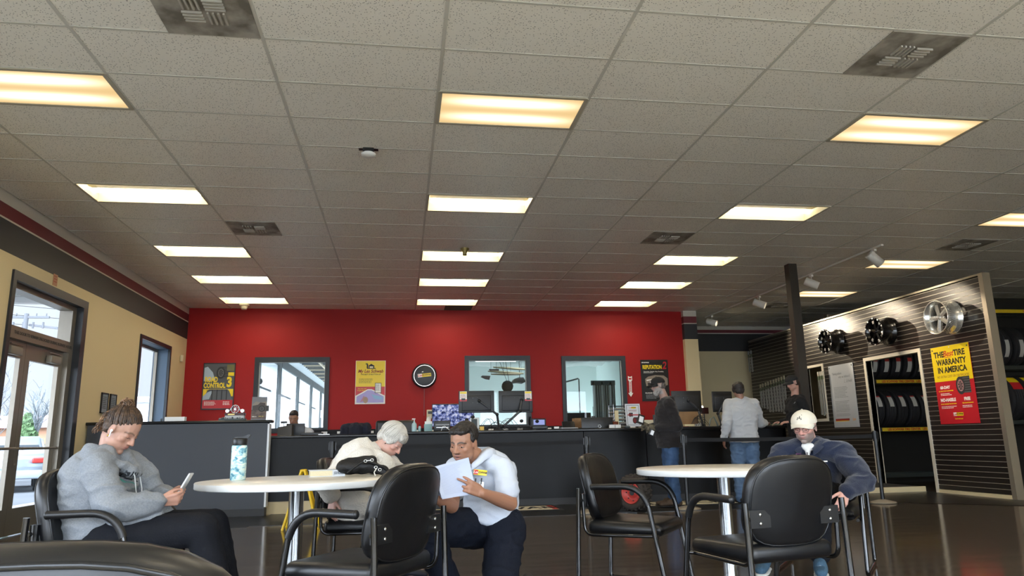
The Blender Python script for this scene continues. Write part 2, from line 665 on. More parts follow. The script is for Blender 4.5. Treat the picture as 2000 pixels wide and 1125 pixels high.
win(2, f2, lambda c: c.box(XL - .26, XL - .255, -2.55, 5.55, .5, 2.82, GLS))
def f3(c):
    for a, b in ((-3.4, -1.6), (-1.6, .2), (.8, 2.6), (2.6, 4.4), (5, 6.8), (6.8, 8.6)):
        for (u, v, w, z) in ((a, a + .05, .2, 3.2), (b - .05, b, .2, 3.2), (a, b, 3.13, 3.2), (a, b, .2, .27)):
            c.box(u, v, YF - .12, YF - .05, w, z, ALU)
win(3, f3, lambda c: [c.box(a, a + 3.6, YF - .09, YF - .085, .25, 3.15, GLS) for a in (-3.4, .8, 5.0)])
# ---- windows in red wall
RWIN = [(-2.87, -1.46, 1.2, 2.63), (1.30, 2.64, 1.2, 2.65), (3.35, 4.71, 1.2, 2.64)]
for k, (a, b, p, q) in enumerate(RWIN):
    def fr(c):
        w = .065
        for (u, v, s, z) in ((a - .02, a + w, p + w, q - w), (b - w, b + .02, p + w, q - w), (a - .02, b + .02, q - w, q + .03), (a - .02, b + .02, p - .03, p + w)):
            c.box(u, v, YB - .03, YB + .16, s, z, FRM)
        for (u, v, s, z) in ((a + w, a + w + .012, p + w, q - w), (b - w - .012, b - w, p + w, q - w), (a + w, b - w, q - w - .012, q - w)):
            c.box(u, v, YB + .02, YB + .06, s, z, mat('pale_gasket', '#c7cbc8', .5))
    win(4 + k, fr, lambda c: c.box(a + .065, b - .065, YB + .07, YB + .075, p + .065, q - .065, GLS))

# ---- baseboards
c = M()
c.box(XL, XL + .015, 10.29, 10.66, 0, .1, BLKB)
c.build('baseboard_left', kind='structure')

# ================================================================ CEILING LIGHTS
WHM = mat('troffer_white', '#f2e7c4', .35)
TUB = emat('fluorescent_tube', (1.0, .90, .70), 12)
TRIM = mat('troffer_trim', '#b9b2a0', .5)
def lens_mat():
    m = bpy.data.materials.new('troffer_lens')
    m.use_nodes = True
    n = m.node_tree
    n.nodes.clear()
    o = n.nodes.new('ShaderNodeOutputMaterial')
    e = n.nodes.new('ShaderNodeEmission')
    t = n.nodes.new('ShaderNodeTexCoord')
    s = n.nodes.new('ShaderNodeSeparateXYZ')
    n.links.new(t.outputs['Object'], s.inputs[0])
    def gauss(y0, w):
        a = n.nodes.new('ShaderNodeMath'); a.operation = 'SUBTRACT'; a.inputs[1].default_value = y0
        n.links.new(s.outputs['Y'], a.inputs[0])
        b = n.nodes.new('ShaderNodeMath'); b.operation = 'MULTIPLY'
        n.links.new(a.outputs[0], b.inputs[0]); n.links.new(a.outputs[0], b.inputs[1])
        d = n.nodes.new('ShaderNodeMath'); d.operation = 'MULTIPLY'; d.inputs[1].default_value = -1 / (w * w)
        n.links.new(b.outputs[0], d.inputs[0])
        x = n.nodes.new('ShaderNodeMath'); x.operation = 'EXPONENT'
        n.links.new(d.outputs[0], x.inputs[0])
        return x
    g1, g2 = gauss(-.14, .075), gauss(.14, .075)
    ad = n.nodes.new('ShaderNodeMath'); ad.operation = 'ADD'
    n.links.new(g1.outputs[0], ad.inputs[0]); n.links.new(g2.outputs[0], ad.inputs[1])
    no = n.nodes.new('ShaderNodeTexNoise'); no.inputs['Scale'].default_value = 3
    n.links.new(t.outputs['Object'], no.inputs['Vector'])
    # tubes shine through strongest near the middle of the lens
    xx = n.nodes.new('ShaderNodeMath'); xx.operation = 'MULTIPLY'
    n.links.new(s.outputs['X'], xx.inputs[0]); n.links.new(s.outputs['X'], xx.inputs[1])
    fx = n.nodes.new('ShaderNodeMapRange')
    fx.inputs[1].default_value = 0; fx.inputs[2].default_value = .34; fx.inputs[3].default_value = 1; fx.inputs[4].default_value = .15
    n.links.new(xx.outputs[0], fx.inputs[0])
    mu = n.nodes.new('ShaderNodeMath'); mu.operation = 'MULTIPLY'
    n.links.new(ad.outputs[0], mu.inputs[0]); n.links.new(fx.outputs[0], mu.inputs[1])
    r = n.nodes.new('ShaderNodeValToRGB')
    r.color_ramp.elements[0].position = 0
    r.color_ramp.elements[0].color = (.88, .60, .27, 1)
    r.color_ramp.elements[1].position = .9
    r.color_ramp.elements[1].color = (1.0, .93, .72, 1)
    n.links.new(mu.outputs[0], r.inputs[0])
    n.links.new(r.outputs[0], e.inputs[0])
    st = n.nodes.new('ShaderNodeMapRange')
    st.inputs[3].default_value = .66
    st.inputs[4].default_value = 1.5
    n.links.new(mu.outputs[0], st.inputs[0])
    n.links.new(st.outputs[0], e.inputs[1])
    n.links.new(e.outputs[0], o.inputs[0])
    return m
LENS = lens_mat()
def lamp_light(parent, power, size=(1.1, .5)):
    l = bpy.data.lights.new('troffer_glow', 'SPOT')
    l.energy = power
    l.color = (1.0, .86, .66)
    l.spot_size = math.radians(165)
    l.spot_blend = 1.0
    l.shadow_soft_size = 0.0
    o = bpy.data.objects.new('troffer_glow', l)
    COL.objects.link(o)
    o.parent = parent
    o.location = (0, 0, -.02)
    return o
def make_open():
    t = thing('ceiling_light', 'x', 'ceiling light')
    w, d = TX / 2 - .012, TY / 2 - .012
    c = M()
    h = .11
    c.add([(-w, -d, 0), (w, -d, 0), (w, d, 0), (-w, d, 0), (-w + .03, -d + .05, h), (w - .03, -d + .05, h), (w - .03, d - .05, h), (-w + .03, d - .05, h)],
          [(0, 1, 5, 4), (1, 2, 6, 5), (2, 3, 7, 6), (3, 0, 4, 7), (4, 5, 6, 7)], WHM)
    c.box(-w + .03, w - .03, -.05, .05, h - .035, h, WHM)
    c.build('reflector', t, recalc=False)
    c = M()
    for (a, b, p, q) in ((-w - .012, -w + .012, -d, d), (w - .012, w + .012, -d, d), (-w, w, -d - .012, -d + .012), (-w, w, d - .012, d + .012)):
        c.box(a, b, p, q, -.006, .004, TRIM)
    c.build('frame', t)
    for s in (-1, 1):
        c = M()
        c.cyl((-w + .04, s * .15, .07), (w - .04, s * .15, .07), .0165, TUB, n=12)
        c.build('tube', t)
    lamp_light(t, 19)
    return t
def make_lens():
    t = thing('ceiling_light', 'x', 'ceiling light')
    w, d = TX / 2 - .012, TY / 2 - .012
    c = M()
    for (a, b, p, q) in ((-w - .012, -w + .022, -d, d), (w - .022, w + .012, -d, d), (-w, w, -d - .012, -d + .022), (-w, w, d - .022, d + .012)):
        c.box(a, b, p, q, -.008, .004, TRIM)
    c.build('frame', t)
    c = M()
    c.box(-w + .02, w - .02, -d + .02, d - .02, -.002, .002, LENS)
    c.build('lens', t)
    lamp_light(t, 19)
    return t
colname = {-3: 'leftmost column', 0: 'middle column', 3: 'third column, right of centre', 6: 'rightmost column'}
ordn = ['nearest', 'second', 'third', 'fourth', 'farthest']
op = ln = None
for (i, j) in OPEN_CELLS:
    p = (GX + (i + .5) * TX, GY + (j + .5) * TY, CEIL)
    if op is None:
        op = o = make_open()
        o.location = p
    else:
        o = dup(op, p)
    vis = {4: 'second of its column', 8: 'third of its column', 11: 'fourth of its column', 14: 'last of its column by the red wall'}
    o['label'] = ('two-tube ceiling light, ' + vis[j] + ', ' + colname[i]) if j > 0 else 'added unseen ceiling light behind the camera, %s row, %s' % ({-4: 'near', -8: 'far'}[j], colname[i])
    o['group'] = 'open fluorescent ceiling lights'
    if (i, j) == (3, 4):      # one of its two tubes is missing
        tb_ = sorted([q for q in kids(o) if q.name.startswith('tube')], key=lambda q: q.name)[0]
        bpy.data.objects.remove(tb_)
        o['label'] = 'ceiling light with only one working tube, right of centre'
for (i, j) in LENS_CELLS:
    p = (GX + (i + .5) * TX, GY + (j + .5) * TY, CEIL)
    if ln is None:
        ln = o = make_lens()
        o.location = p
    else:
        o = dup(ln, p)
    o['label'] = {(-3, 0): 'warm lens ceiling light cut by the left edge of the photo', (0, 0): 'large warm lens ceiling light at top centre with two glowing bands',
                  (3, 0): 'large warm lens ceiling light at upper right, below a square vent', (6, 0): 'added unseen warm lens ceiling light beyond the right edge',
                  (6, 4): 'warm lens ceiling light cut by the right edge of the photo', (6, 8): 'warm lens ceiling light behind the nearest white track spotlight',
                  (6, 12): 'warm lens ceiling light behind the black column, above the slatted wall'}[(i, j)]
    o['group'] = 'lens ceiling lights'

# ================================================================ PARTITION AND COUNTER
LAMG = mat('slate_laminate', '#3a3e45', .5, bump=(40, .03))
LAMB = mat('black_laminate', '#08090b', .45, spec=.25, bump=(40, .02))
CAPB = mat('black_edge_cap', '#17181a', .3)
STEEL = mat('brushed_steel', '#c9cdd0', .22, metal=1.0)
WPL = mat('white_plastic', '#e9e9e6', .45)
BPL = mat('black_plastic', '#131416', .38)
GPL = mat('grey_plastic', '#8d8f90', .45)

t = thing('partition', 'slate grey half-height partition with rounded black cap beside the entrance doors', 'partition', (-3.0, 10.72, 0))
c = M()
c.box(-1.18, 1.16, -.07, .07, .10, 1.25, LAMG)
c.build('panel', t)
c = M()
c.rbox((-.01, 0, 1.27), (2.46, .18, .042), .02, CAPB)
c.build('top_cap', t)
c = M()
c.box(1.16, 1.185, -.085, .07, .12, 1.235, mat('bright_edge_strip', '#dfe3e6', .3))
c.build('edge_strip', t)
c = M()
c.box(-1.18, 1.17, -.078, .075, 0, .10, BLKB)
c.build('kick_board', t)

t = thing('service_counter', 'long dark service counter in front of the red wall', 'counter', (2.1, 10.85, 0))
xl = -1.93 - 2.1
xm = -.25 - 2.1
xr = 6.0 - 2.1
c = M()
c.box(xl, xm, 0, .06, .17, 1.035, LAMB)
c.box(xm - .03, xm, 0, .5, .17, 1.035, LAMB)
c.build('front_panel', t)
c = M()
for a, b in ((xm, .62), (.625, 1.6), (1.605, xr)):
    c.box(a + .004, b - .004, 0, .05, .10, 1.05, LAMB)
c.box(xm, xm + .05, 0, .75, .10, 1.05, LAMB)
c.box(xr - .05, xr, 0, .75, .10, 1.05, LAMB)
c.build('front_panel', t)
c = M()
c.rbox(((xl + xm) / 2, .36, 1.052), (xm - xl, .78, .04), .012, CAPB)
c.build('worktop', t)
c = M()
c.rbox(((xm + xr) / 2, .37, 1.075), (xr - xm + .04, .84, .045), .014, CAPB)
c.build('worktop', t)
c = M()
c.box(xl, xm, .01, .05, 0, .17, BEIGE)
c.build('kick_board', t, label='beige kick board under the left part of the counter')
c = M()
c.box(xm, xr, .012, .06, 0, .10, BLKB)
c.build('kick_board', t)

# back desk along the red wall with price-tag strip
t = thing('back_desk', 'low black back desk with white tags along the foot of the red wall', 'desk', (1.9, 14.55, 0))
c = M()
c.box(-3.9, 3.9, -.35, .38, 1.08, 1.12, CAPB)
c.box(-3.9, 3.9, .3, .38, 0, 1.08, LAMB)
c.box(-3.9, 3.9, -.33, -.31, .0, 1.08, LAMB)
c.build('desk_body', t)
c = M()
c.box(-3.9, 3.9, .34, .39, 1.12, 1.22, LAMB)
for k in range(26):
    x = -3.75 + k * .3
    c.box(x, x + .11, .332, .339, 1.14, 1.185, WPL)
c.build('tag_strip', t)

# ================================================================ FLOOR MATS
MATB = mat('rubber_mat_black', '#161515', .85, bump=(120, .3))
CRM = mat('mat_cream', '#d9cfb4', .8)
REDM = mat('mat_red', '#b3261f', .7)
for (x0, x1, lab) in ((.2, 2.15, 'black floor mat with cream and red lettered strip behind the kneeling man'), (3.35, 5.6, 'black floor mat with cream and red lettered strip under the man in jeans')):
    t = thing('floor_mat', lab, 'floor mat', ((x0 + x1) / 2, 10.36, .004), group='counter floor mats')
    w = (x1 - x0) / 2
    c = M()
    c.box(-w - .04, w + .04, -.40, .40, 0, .008, MATB)
    c.build('mat_base', t)
    c = M()
    c.box(-w, w, -.27, .27, .008, .0095, CRM)
    c.box(-w, -w + .08, -.27, .27, .0095, .0100, REDM)
    c.box(w - .08, w, -.27, .27, .0095, .0100, REDM)
    c.text('LES SCHWAB', .42, mat('mat_ink', '#141414', .8), Matrix.Translation((0, 0, .0102)) @ Matrix.Rotation(-PI / 2, 4, 'X'), depth=.0002, bold=.012, sx=.78)
    c.build('lettered_strip', t)

# ================================================================ STANCHIONS
def stanchion(x, y, lab):
    t = thing('queue_post', lab, 'queue post', (x, y, .004), group='belt barrier posts')
    c = M()
    c.lathe([(0.001, .0), (.17, .0), (.17, .012), (.15, .022), (.03, .05), (.001, .052)], mat('post_base', '#8f8472', .4))
    c.build('base', t)
    c = M()
    c.cyl((0, 0, .04), (0, 0, .86), .026, BPL)
    c.build('pole', t)
    c = M()
    c.cyl((0, 0, .83), (0, 0, .965), .036, BPL)
    c.cyl((0, 0, .965), (0, 0, .972), .03, BPL)
    for a in range(4):
        c.box(.033, .047, -.012, .012, .86, .955, BPL, mx=Matrix.Rotation(a * PI / 2, 4, 'Z'))
    c.build('belt_head', t)
    return t
posts = [(-.85, 9.5, 'black queue post behind the elderly woman'), (2.42, 9.5, 'black queue post between the kneeling man and the empty chair'),
         (3.77, 9.52, 'black queue post beside the man in a black hoodie and jeans'), (6.545, 9.43, 'black queue post in front of the slatted wall doorway')]
for p in posts:
    stanchion(*p)
def belt(a, b, lab):
    c = M()
    a, b = V(a), V(b)
    n = 12
    vs = []
    d = (b - a).normalized()
    q = V((-d.y, d.x, 0)) * .001
    for k in range(n + 1):
        u = k / n
        p = a.lerp(b, u) - V((0, 0, .015 * 4 * u * (1 - u)))
        vs += [p + q + V((0, 0, -.025)), p + q + V((0, 0, .025)), p - q + V((0, 0, .025)), p - q + V((0, 0, -.025))]
    fs = []
    for k in range(n):
        for e in range(4):
            fs.append((k * 4 + e, k * 4 + (e + 1) % 4, k * 4 + 4 + (e + 1) % 4, k * 4 + 4 + e))
    c.add(vs, fs, mat('belt_webbing', '#0f1013', .8))
    c.build('barrier_belt', label=lab, cat='barrier belt', group='barrier belts')
belt((-.81, 9.5, .905), (2.37, 9.5, .905), 'black belt stretched behind the elderly woman and the kneeling man')
belt((3.81, 9.52, .905), (6.5, 9.43, .905), 'black belt stretched across the man in a pale sweater')

# ================================================================ COLUMN
c = M()
COLM = mat('dark_bronze_column', '#2c261f', .45)
c.box(6.14, 6.28, 10.52, 10.66, 0, CEIL, COLM)
c.build('support_column', kind='structure')

# ================================================================ SLATTED DISPLAY WALL
SX = 8.44
SLAT = mat('slatwall_black', '#241f1c', .33, bump=(25, .04))
SALU = mat('slat_aluminium', '#c9c2b2', .4, metal=.5)
PALU = mat('post_aluminium', '#a89f8f', .4, metal=.7)
CREAM = mat('cream_frame', '#d8d0bd', .45)
t = thing('slatted_display_wall', 'long black slatted display wall with doorway, carrying rims and signs', 'display wall', (SX, 9.25, 0))
y1, zt = 7.4, 3.2
holes = [(1.53, 2.92, 0, 2.24), (4.35, 5.0, 1.25, 2.30)]
c = M()
pitch = .0762
nz = int(zt / pitch)
for k in range(nz):
    z0 = .06 + k * pitch
    z1 = min(z0 + pitch, zt)
    segs = [(.05, y1)]
    for h in holes:
        if z1 > h[2] and z0 < h[3]:
            ns = []
            for a, b in segs:
                if a < h[0]:
                    ns.append((a, min(b, h[0])))
                if b > h[1]:
                    ns.append((max(a, h[1]), b))
            segs = ns
    for a, b in segs:
        c.box(0, .10, a, b, z0, z1 - .011, SLAT)
        c.box(.010, .10, a, b, z1 - .011, z1, SLAT)
c.build('slat_panels', t)
c = M()
for k in range(nz):
    z1 = .06 + (k + 1) * pitch
    segs = [(.05, y1)]
    for h in holes:
        if z1 > h[2] and z1 - pitch < h[3]:
            ns = []
            for a, b in segs:
                if a < h[0]:
                    ns.append((a, min(b, h[0])))
                if b > h[1]:
                    ns.append((max(a, h[1]), b))
            segs = ns
    for a, b in segs:
        c.box(-.004, .009, a, b, z1 - .0105, z1 - .0055, SALU)
c.build('groove_inserts', t)
c = M()
c.box(-.012, .115, -.03, .05, 0, zt + .03, PALU)
c.build('end_post', t)
c = M()
c.box(-.012, .115, .05, y1, zt, zt + .03, PALU)
c.build('top_rail', t)
c = M()
c.box(-.01, .11, .05, 1.53, 0, .055, BEIGE)
c.box(-.01, .11, 2.92, y1, 0, .055, BEIGE)
c.build('kick_board', t)
c = M()
for (a, b, p, q) in ((1.47, 1.53, 0, 2.30), (2.92, 2.98, 0, 2.30), (1.53, 2.92, 2.24, 2.30)):
    c.box(-.014, .115, a, b, p, q, CREAM)
c.build('doorway_frame', t)
c = M()
for (a, b, p, q) in ((4.29, 4.35, 1.2, 2.35), (5.0, 5.06, 1.2, 2.35), (4.35, 5.0, 2.30, 2.35), (4.35, 5.0, 1.2, 1.25)):
    c.box(-.014, .115, a, b, p, q, CREAM)
c.build('window_frame', t)
# curb left of the doorway
c = M()
c.box(6.9, 8.42, 11.0, 11.05, 0, .085, BEIGE)
c.box(6.9, 8.42, 11.05, 14.4, 0, .08, BLKB)
c.build('floor_curb', label='low beige-edged curb on the floor in front of the slatted wall', cat='curb')

# ================================================================ WHEEL RIMS
def rim(name, lab, y, z, R, face, kind, depth=.27):
    """rim with its axle along x, face towards -x, standing off the slat wall"""
    t = thing(name, lab, 'wheel rim', (SX - .03, y, z), group=None)
    fm, bm_, = {'black': (mat('gloss_black_rim', '#0d0d0e', .18, coat=.5), mat('machined_lip', '#e2e2de', .3, metal=.6)),
                'silver': (mat('polished_rim', '#f0efe8', .16, metal=.75), mat('polished_rim', '', .1))}[kind]
    A = Matrix.Rotation(-PI / 2, 4, 'Y')       # z axis -> -x
    c = M()
    d = depth
    prof = [(R * .93, .02), (R, .0), (R, .012), (R * .9, .03), (R * .86, .06), (R * .80, .10), (R * .80, d - .09), (R * .88, d - .05), (R * .92, d - .02), (R, d - .008), (R * 1.0, d), (R * .96, d + .001), (R * .90, d - .025), (R * .84, d - .06), (R * .78, d - .09), (R * .78, .10), (R * .84, .05), (R * .93, .02)]
    c.lathe(prof, fm, A, n=48)
    if kind == 'black':
        for k in range(20):
            a = 2 * PI * k / 20
            c.box(-.012, .012, R * .90, R * .985, d - .003, d + .006, bm_ if k % 2 else fm, mx=A @ Matrix.Rotation(a, 4, 'Z'))
    c.build('barrel', t)
    c = M()
    if kind == 'silver':
        ns, z0 = 5, d - .075
    else:
        ns, z0 = (8 if 'farthest' in lab else 6), d - .045
    for k in range(ns):
        a = 2 * PI * k / ns + .3
        ca, sa = math.cos(a), math.sin(a)
        w0, w1 = (.032, .042) if kind == 'silver' else (.026, .034)
        def P(r, w, zz):
            return (r * ca - w * sa, r * sa + w * ca, zz)
        vs = [P(.035, -w0, z0), P(.035, w0, z0), P(R * .83, w1, z0 - .012), P(R * .83, -w1, z0 - .012),
              P(.035, -w0, z0 - .035), P(.035, w0, z0 - .035), P(R * .83, w1, z0 - .04), P(R * .83, -w1, z0 - .04),
              P(.035, 0, z0 + .012), P(R * .83, 0, z0 + .004)]
        fs = [(0, 8, 9, 3), (8, 1, 2, 9), (1, 5, 6, 2), (0, 3, 7, 4), (4, 7, 6, 5), (3, 9, 2, 6, 7), (0, 4, 5, 1, 8)]
        c.add(vs, fs, fm, False, A)
        if kind == 'black':
            b0 = M
            c.add([P(R * .6, -w1 * .5, z0 + .0065), P(R * .6, w1 * .5, z0 + .0065), P(R * .82, w1 * .85, z0 + .001), P(R * .82, -w1 * .85, z0 + .001),
                   P(R * .6, 0, z0 + .013), P(R * .82, 0, z0 + .008)], [(0, 4, 5, 3), (4, 1, 2, 5)], bm_, False, A)
    c.build('spokes', t)
    c = M()
    c.lathe([(.001, z0 + .03), (.022, z0 + .03), (.028, z0 + .02), (.03, z0 - .01), (.065, z0 - .01), (.07, z0 - .04), (.07, z0 - .06), (.001, z0 - .06)], fm, A, n=24)
    for k in range(5):
        a = 2 * PI * k / 5
        c.ell((0, 0, 0), (.008, .008, .008), bm_ if kind == 'black' else fm, mx=A @ Matrix.Translation((.048 * math.cos(a), .048 * math.sin(a), z0 - .005)), u=8, v=6)
    c.build('hub', t)
    c = M()
    c.cyl((.03, 0, 0), (-.20, 0, 0), .02, BPL)
    c.box(0.0, .03, -.06, .06, -.08, .08, BPL)
    c.build('wall_bracket', t)
rim('wheel_rim', 'black studded wheel rim, farthest and smallest on the slatted wall', 12.93, 2.71, .235, None, 'black')
rim('wheel_rim', 'black machined wheel rim in the middle of the slatted wall', 11.42, 2.68, .245, None, 'black')
rim('wheel_rim', 'polished silver five-spoke wheel rim above the yellow and red sign', 9.92, 2.675, .262, None, 'silver')

# ================================================================ TRACK LIGHTS
TW = mat('track_white', '#e6e1d6', .4)
t = thing('light_track', 'long thin white lighting track under the ceiling along the slatted wall', 'light track', (6.9, 12.4, 3.62))
c = M()
c.box(-.018, .018, -3.15, 3.15, -.01, .018, TW)
c.build('rail', t)
c = M()
for yy in (-3.1, -1, 1, 3.1):
    c.cyl((0, yy, .01), (0, yy, .03), .012, TW)
c.build('hanger', t)
heads = [(9.45, 'nearest', (8.44, 9.3, 2.0), 30), (11.15, 'second', (8.44, 10.3, 2.5), 90), (13.0, 'third', (8.44, 11.9, 2.55), 95), (15.25, 'farthest', (8.44, 13.9, 2.75), 170)]
for (yy, wd, aim, pw) in heads:
    o = thing('track_spotlight', 'white cylindrical track spotlight, %s of the four beside the slatted wall' % wd, 'spotlight', (6.9, yy, 3.61), group='track spotlights')
    c = M()
    c.box(-.02, .02, -.035, .035, -.035, -.001, TW)
    c.cyl((0, 0, -.03), (0, 0, -.10), .010, TW)
    c.build('bracket', o)
    d = (V(aim) - V((6.9, yy, 3.46))).normalized()
    R = Matrix.Translation((0, 0, -.15)) @ rot_to(d)
    c = M()
    c.lathe([(.001, -.12), (.064, -.12), (.070, -.11), (.070, .11), (.064, .11), (.06, .06), (.001, .055)], TW, R, n=24)
    c.build('lamp_shade', o)
    c = M()
    c.lathe([(.001, .062), (.045, .062)], emat('spot_bulb', (1, .86, .62), 25), R, n=16)
    c.build('bulb', o)
    l = bpy.data.lights.new('spot_glow', 'SPOT')
    l.energy = pw
    l.color = (1, .84, .62)
    l.spot_size = math.radians(56)
    l.spot_blend = .5
    l.shadow_soft_size = 0.01
    q = bpy.data.objects.new('spot_glow', l)
    COL.objects.link(q)
    q.parent = o
    q.matrix_local = Matrix.Translation((0, 0, -.15)) @ rot_to(d) @ Matrix.Translation((0, 0, .1)) @ Matrix.Rotation(PI, 4, 'X')

# ================================================================ CEILING FITTINGS
def vent(x, y, w, d, lab, dirty=True):
    t = thing('ceiling_vent', lab, 'ceiling vent', (x, y, CEIL), group='ceiling vents')
    vm = mat('vent_dusty', '#b0aaa0', .6, var=(5, '#726c62', .12))
    vg = mat('vent_grey', '#b9b4aa', .5)
    c = M()
    c.box(-w / 2, w / 2, -d / 2, d / 2, -.008, -.001, vm)
    c.build('plate', t)
    c = M()
    q = min(w, d) * .13
    for (px, py, r) in ((-q, q * .9, 0), (q * .9, q, 1), (q, -q * .9, 0), (-q * .9, -q, 1)):
        for k in range(4):
            o = (k - 1.5) * q * .42
            if r:
                c.box(px + o - .006, px + o + .006, py - q * .8, py + q * .8, -.022, -.008, vg)
            else:
                c.box(px - q * .8, px + q * .8, py + o - .006, py + o + .006, -.022, -.008, vg)
    c.build('louvres', t)
cxv = lambda i, f: GX + (i + f) * TX
ryv = lambda j, f: GY + (j + f) * TY
vent(cxv(-2, .75), ryv(-2, .5), .59, .59, 'dusty square ceiling vent at the top left, above the tables')
vent(cxv(2, .75), ryv(-2, .5), .59, .59, 'dusty square ceiling vent at the upper right, before the lens light')
vent(cxv(-2, .25), ryv(6, .5), .59, .59, 'dusty square ceiling vent between the left lights')
vent(cxv(2, .75), ryv(6, .5), .59, .59, 'dusty square ceiling vent between the lights right of centre')
vent(cxv(6, .55), ryv(6, .5), .59, .59, 'dusty ceiling vent near the right edge of the photo')
vent(cxv(6, .3), ryv(14, .5), .59, .59, 'dusty ceiling vent beyond the black column')
t = thing('return_grille', 'dark square return grille beside the last middle ceiling light', 'ceiling vent', (GX + TX * .72, ryv(15, .45), CEIL))
c = M()
c.box(-.28, .28, -.26, .26, -.006, -.001, mat('grille_dark', '#3a342c', .6))
for k in range(9):
    c.box(-.27, .27, -.24 + k * .058, -.225 + k * .058, -.012, -.006, mat('grille_slat', '#57503f', .6))
c.build('grille_plate', t)
t = thing('smoke_detector', 'round white smoke detector hanging from a dark ceiling opening', 'smoke detector', (-.335, 6.5, CEIL))
c = M()
c.lathe([(.001, -.075), (.055, -.072), (.066, -.062), (.068, -.045), (.055, -.036), (.001, -.034)], WPL)
c.build('body', t)
c = M()
c.box(-.05, .05, -.045, .045, -.036, .0, BPL)
c.box(-.09, .09, -.02, .03, -.004, 0, BPL)
c.build('mount', t)
t = thing('sprinkler', 'small brass ceiling sprinkler in front of the third middle light', 'sprinkler', (.87, 10.0, CEIL))
c = M()
BR = mat('aged_brass', '#8a7a4c', .4, metal=.7)
c.lathe([(.001, -.10), (.03, -.10), (.034, -.09), (.03, -.055), (.06, -.02), (.065, 0)], BR, n=20)
c.build('head', t)
t = thing('smoke_detector', 'small grey sensor on the ceiling in the far left corner', 'sensor', (-3.05, 14.45, CEIL))
c = M()
c.lathe([(.001, -.11), (.05, -.11), (.06, -.07), (.07, -.04), (.1, -.03), (.1, 0)], mat('aged_plastic', '#b8ae98', .5), n=20)
c.build('body', t)

# ================================================================ TABLES
TTOP = mat('white_laminate_top', '#dcd8cf', .28, bump=(60, .02))
TEDG = mat('white_table_edge', '#eef0ef', .4)
def table(x, y, lab):
    t = thing('round_table', lab, 'table', (x, y, 0), group='round waiting-room tables')
    c = M()
    c.lathe([(.001, .742), (.556, .742), (.56, .738)], TTOP, n=72)
    c.lathe([(.56, .738), (.56, .708), (.556, .704), (.001, .704)], TEDG, n=72)
    c.build('tabletop', t)
    c = M()
    c.lathe([(.001, .704), (.22, .704), (.22, .698), (.046, .69), (.043, .68), (.043, .03)], STEEL, n=32)
    c.build('pedestal', t)
    c = M()
    c.lathe([(.043, .035), (.10, .03), (.28, .016), (.29, .008), (.29, 0)], STEEL, n=48)
    c.build('base', t)
table(-.605, 4.55, 'round white table holding the bottle, book and handbag')
table(2.09, 4.63, 'empty round white table beside the man in a white cap')

# ================================================================ CHAIRS
VIN = mat('black_vinyl', '#0e0f12', .36, spec=.5, bump=(14, .12, 2))
VINT = mat('black_vinyl_side', '#111316', .30, spec=.5, bump=(9, .25, 2))
TUBE = mat('black_steel_tube', '#0b0c0e', .16, spec=.6, coat=.4)
def superell(w, h, n=40, e1=2.7):
    out = []
    for k in range(n):
        a = 2 * PI * k / n
        ca, sa = math.cos(a), math.sin(a)
        e = 2.9 if sa > 0 else 4.2
        r = (abs(ca) ** e + abs(sa) ** e) ** (-1 / e)
        out.append((w * r * ca, h * r * sa))
    return out
def cushion(c, w, h, th, m, ms, mx, curve=0.0, crown=.012, e=3):
    """rounded pad in the local yz plane, thickness along x; bulging faces"""
    ol = superell(w, h)
    n = len(ol)
    rings = []
    for (s, x) in ((.001, th / 2 + crown), (.35, th / 2 + crown * .92), (.65, th / 2 + crown * .6), (.86, th / 2 + crown * .2), (.93, th / 2 - .002), (.975, th / 2 - .010), (1.0, th / 2 - .028), (1.0, -th / 2 + .028), (.975, -th / 2 + .010), (.93, -th / 2 + .002), (.86, -th / 2 - crown * .1), (.65, -th / 2 - crown * .3), (.35, -th / 2 - crown * .4), (.001, -th / 2 - crown * .4)):
        rings.append([(x + curve * (y * s) ** 2, y * s, z * s) for (y, z) in ol])
    vs = [v for r in rings for v in r]
    fs, fm = [], []
    for i in range(len(rings) - 1):
        for k in range(n):
            fs.append((i * n + k, i * n + (k + 1) % n, (i + 1) * n + (k + 1) % n, (i + 1) * n + k))
    c.add(vs, fs, m, True, mx)
    # piping seams on both edges
    for x in (th / 2 - .006, -th / 2 + .006):
        c.tube([mx @ V((x + curve * (y * .955) ** 2, y * .955, z * .955)) for (y, z) in ol], .0045, ms, n=6, close=True)
BACKTILT = math.radians(13)
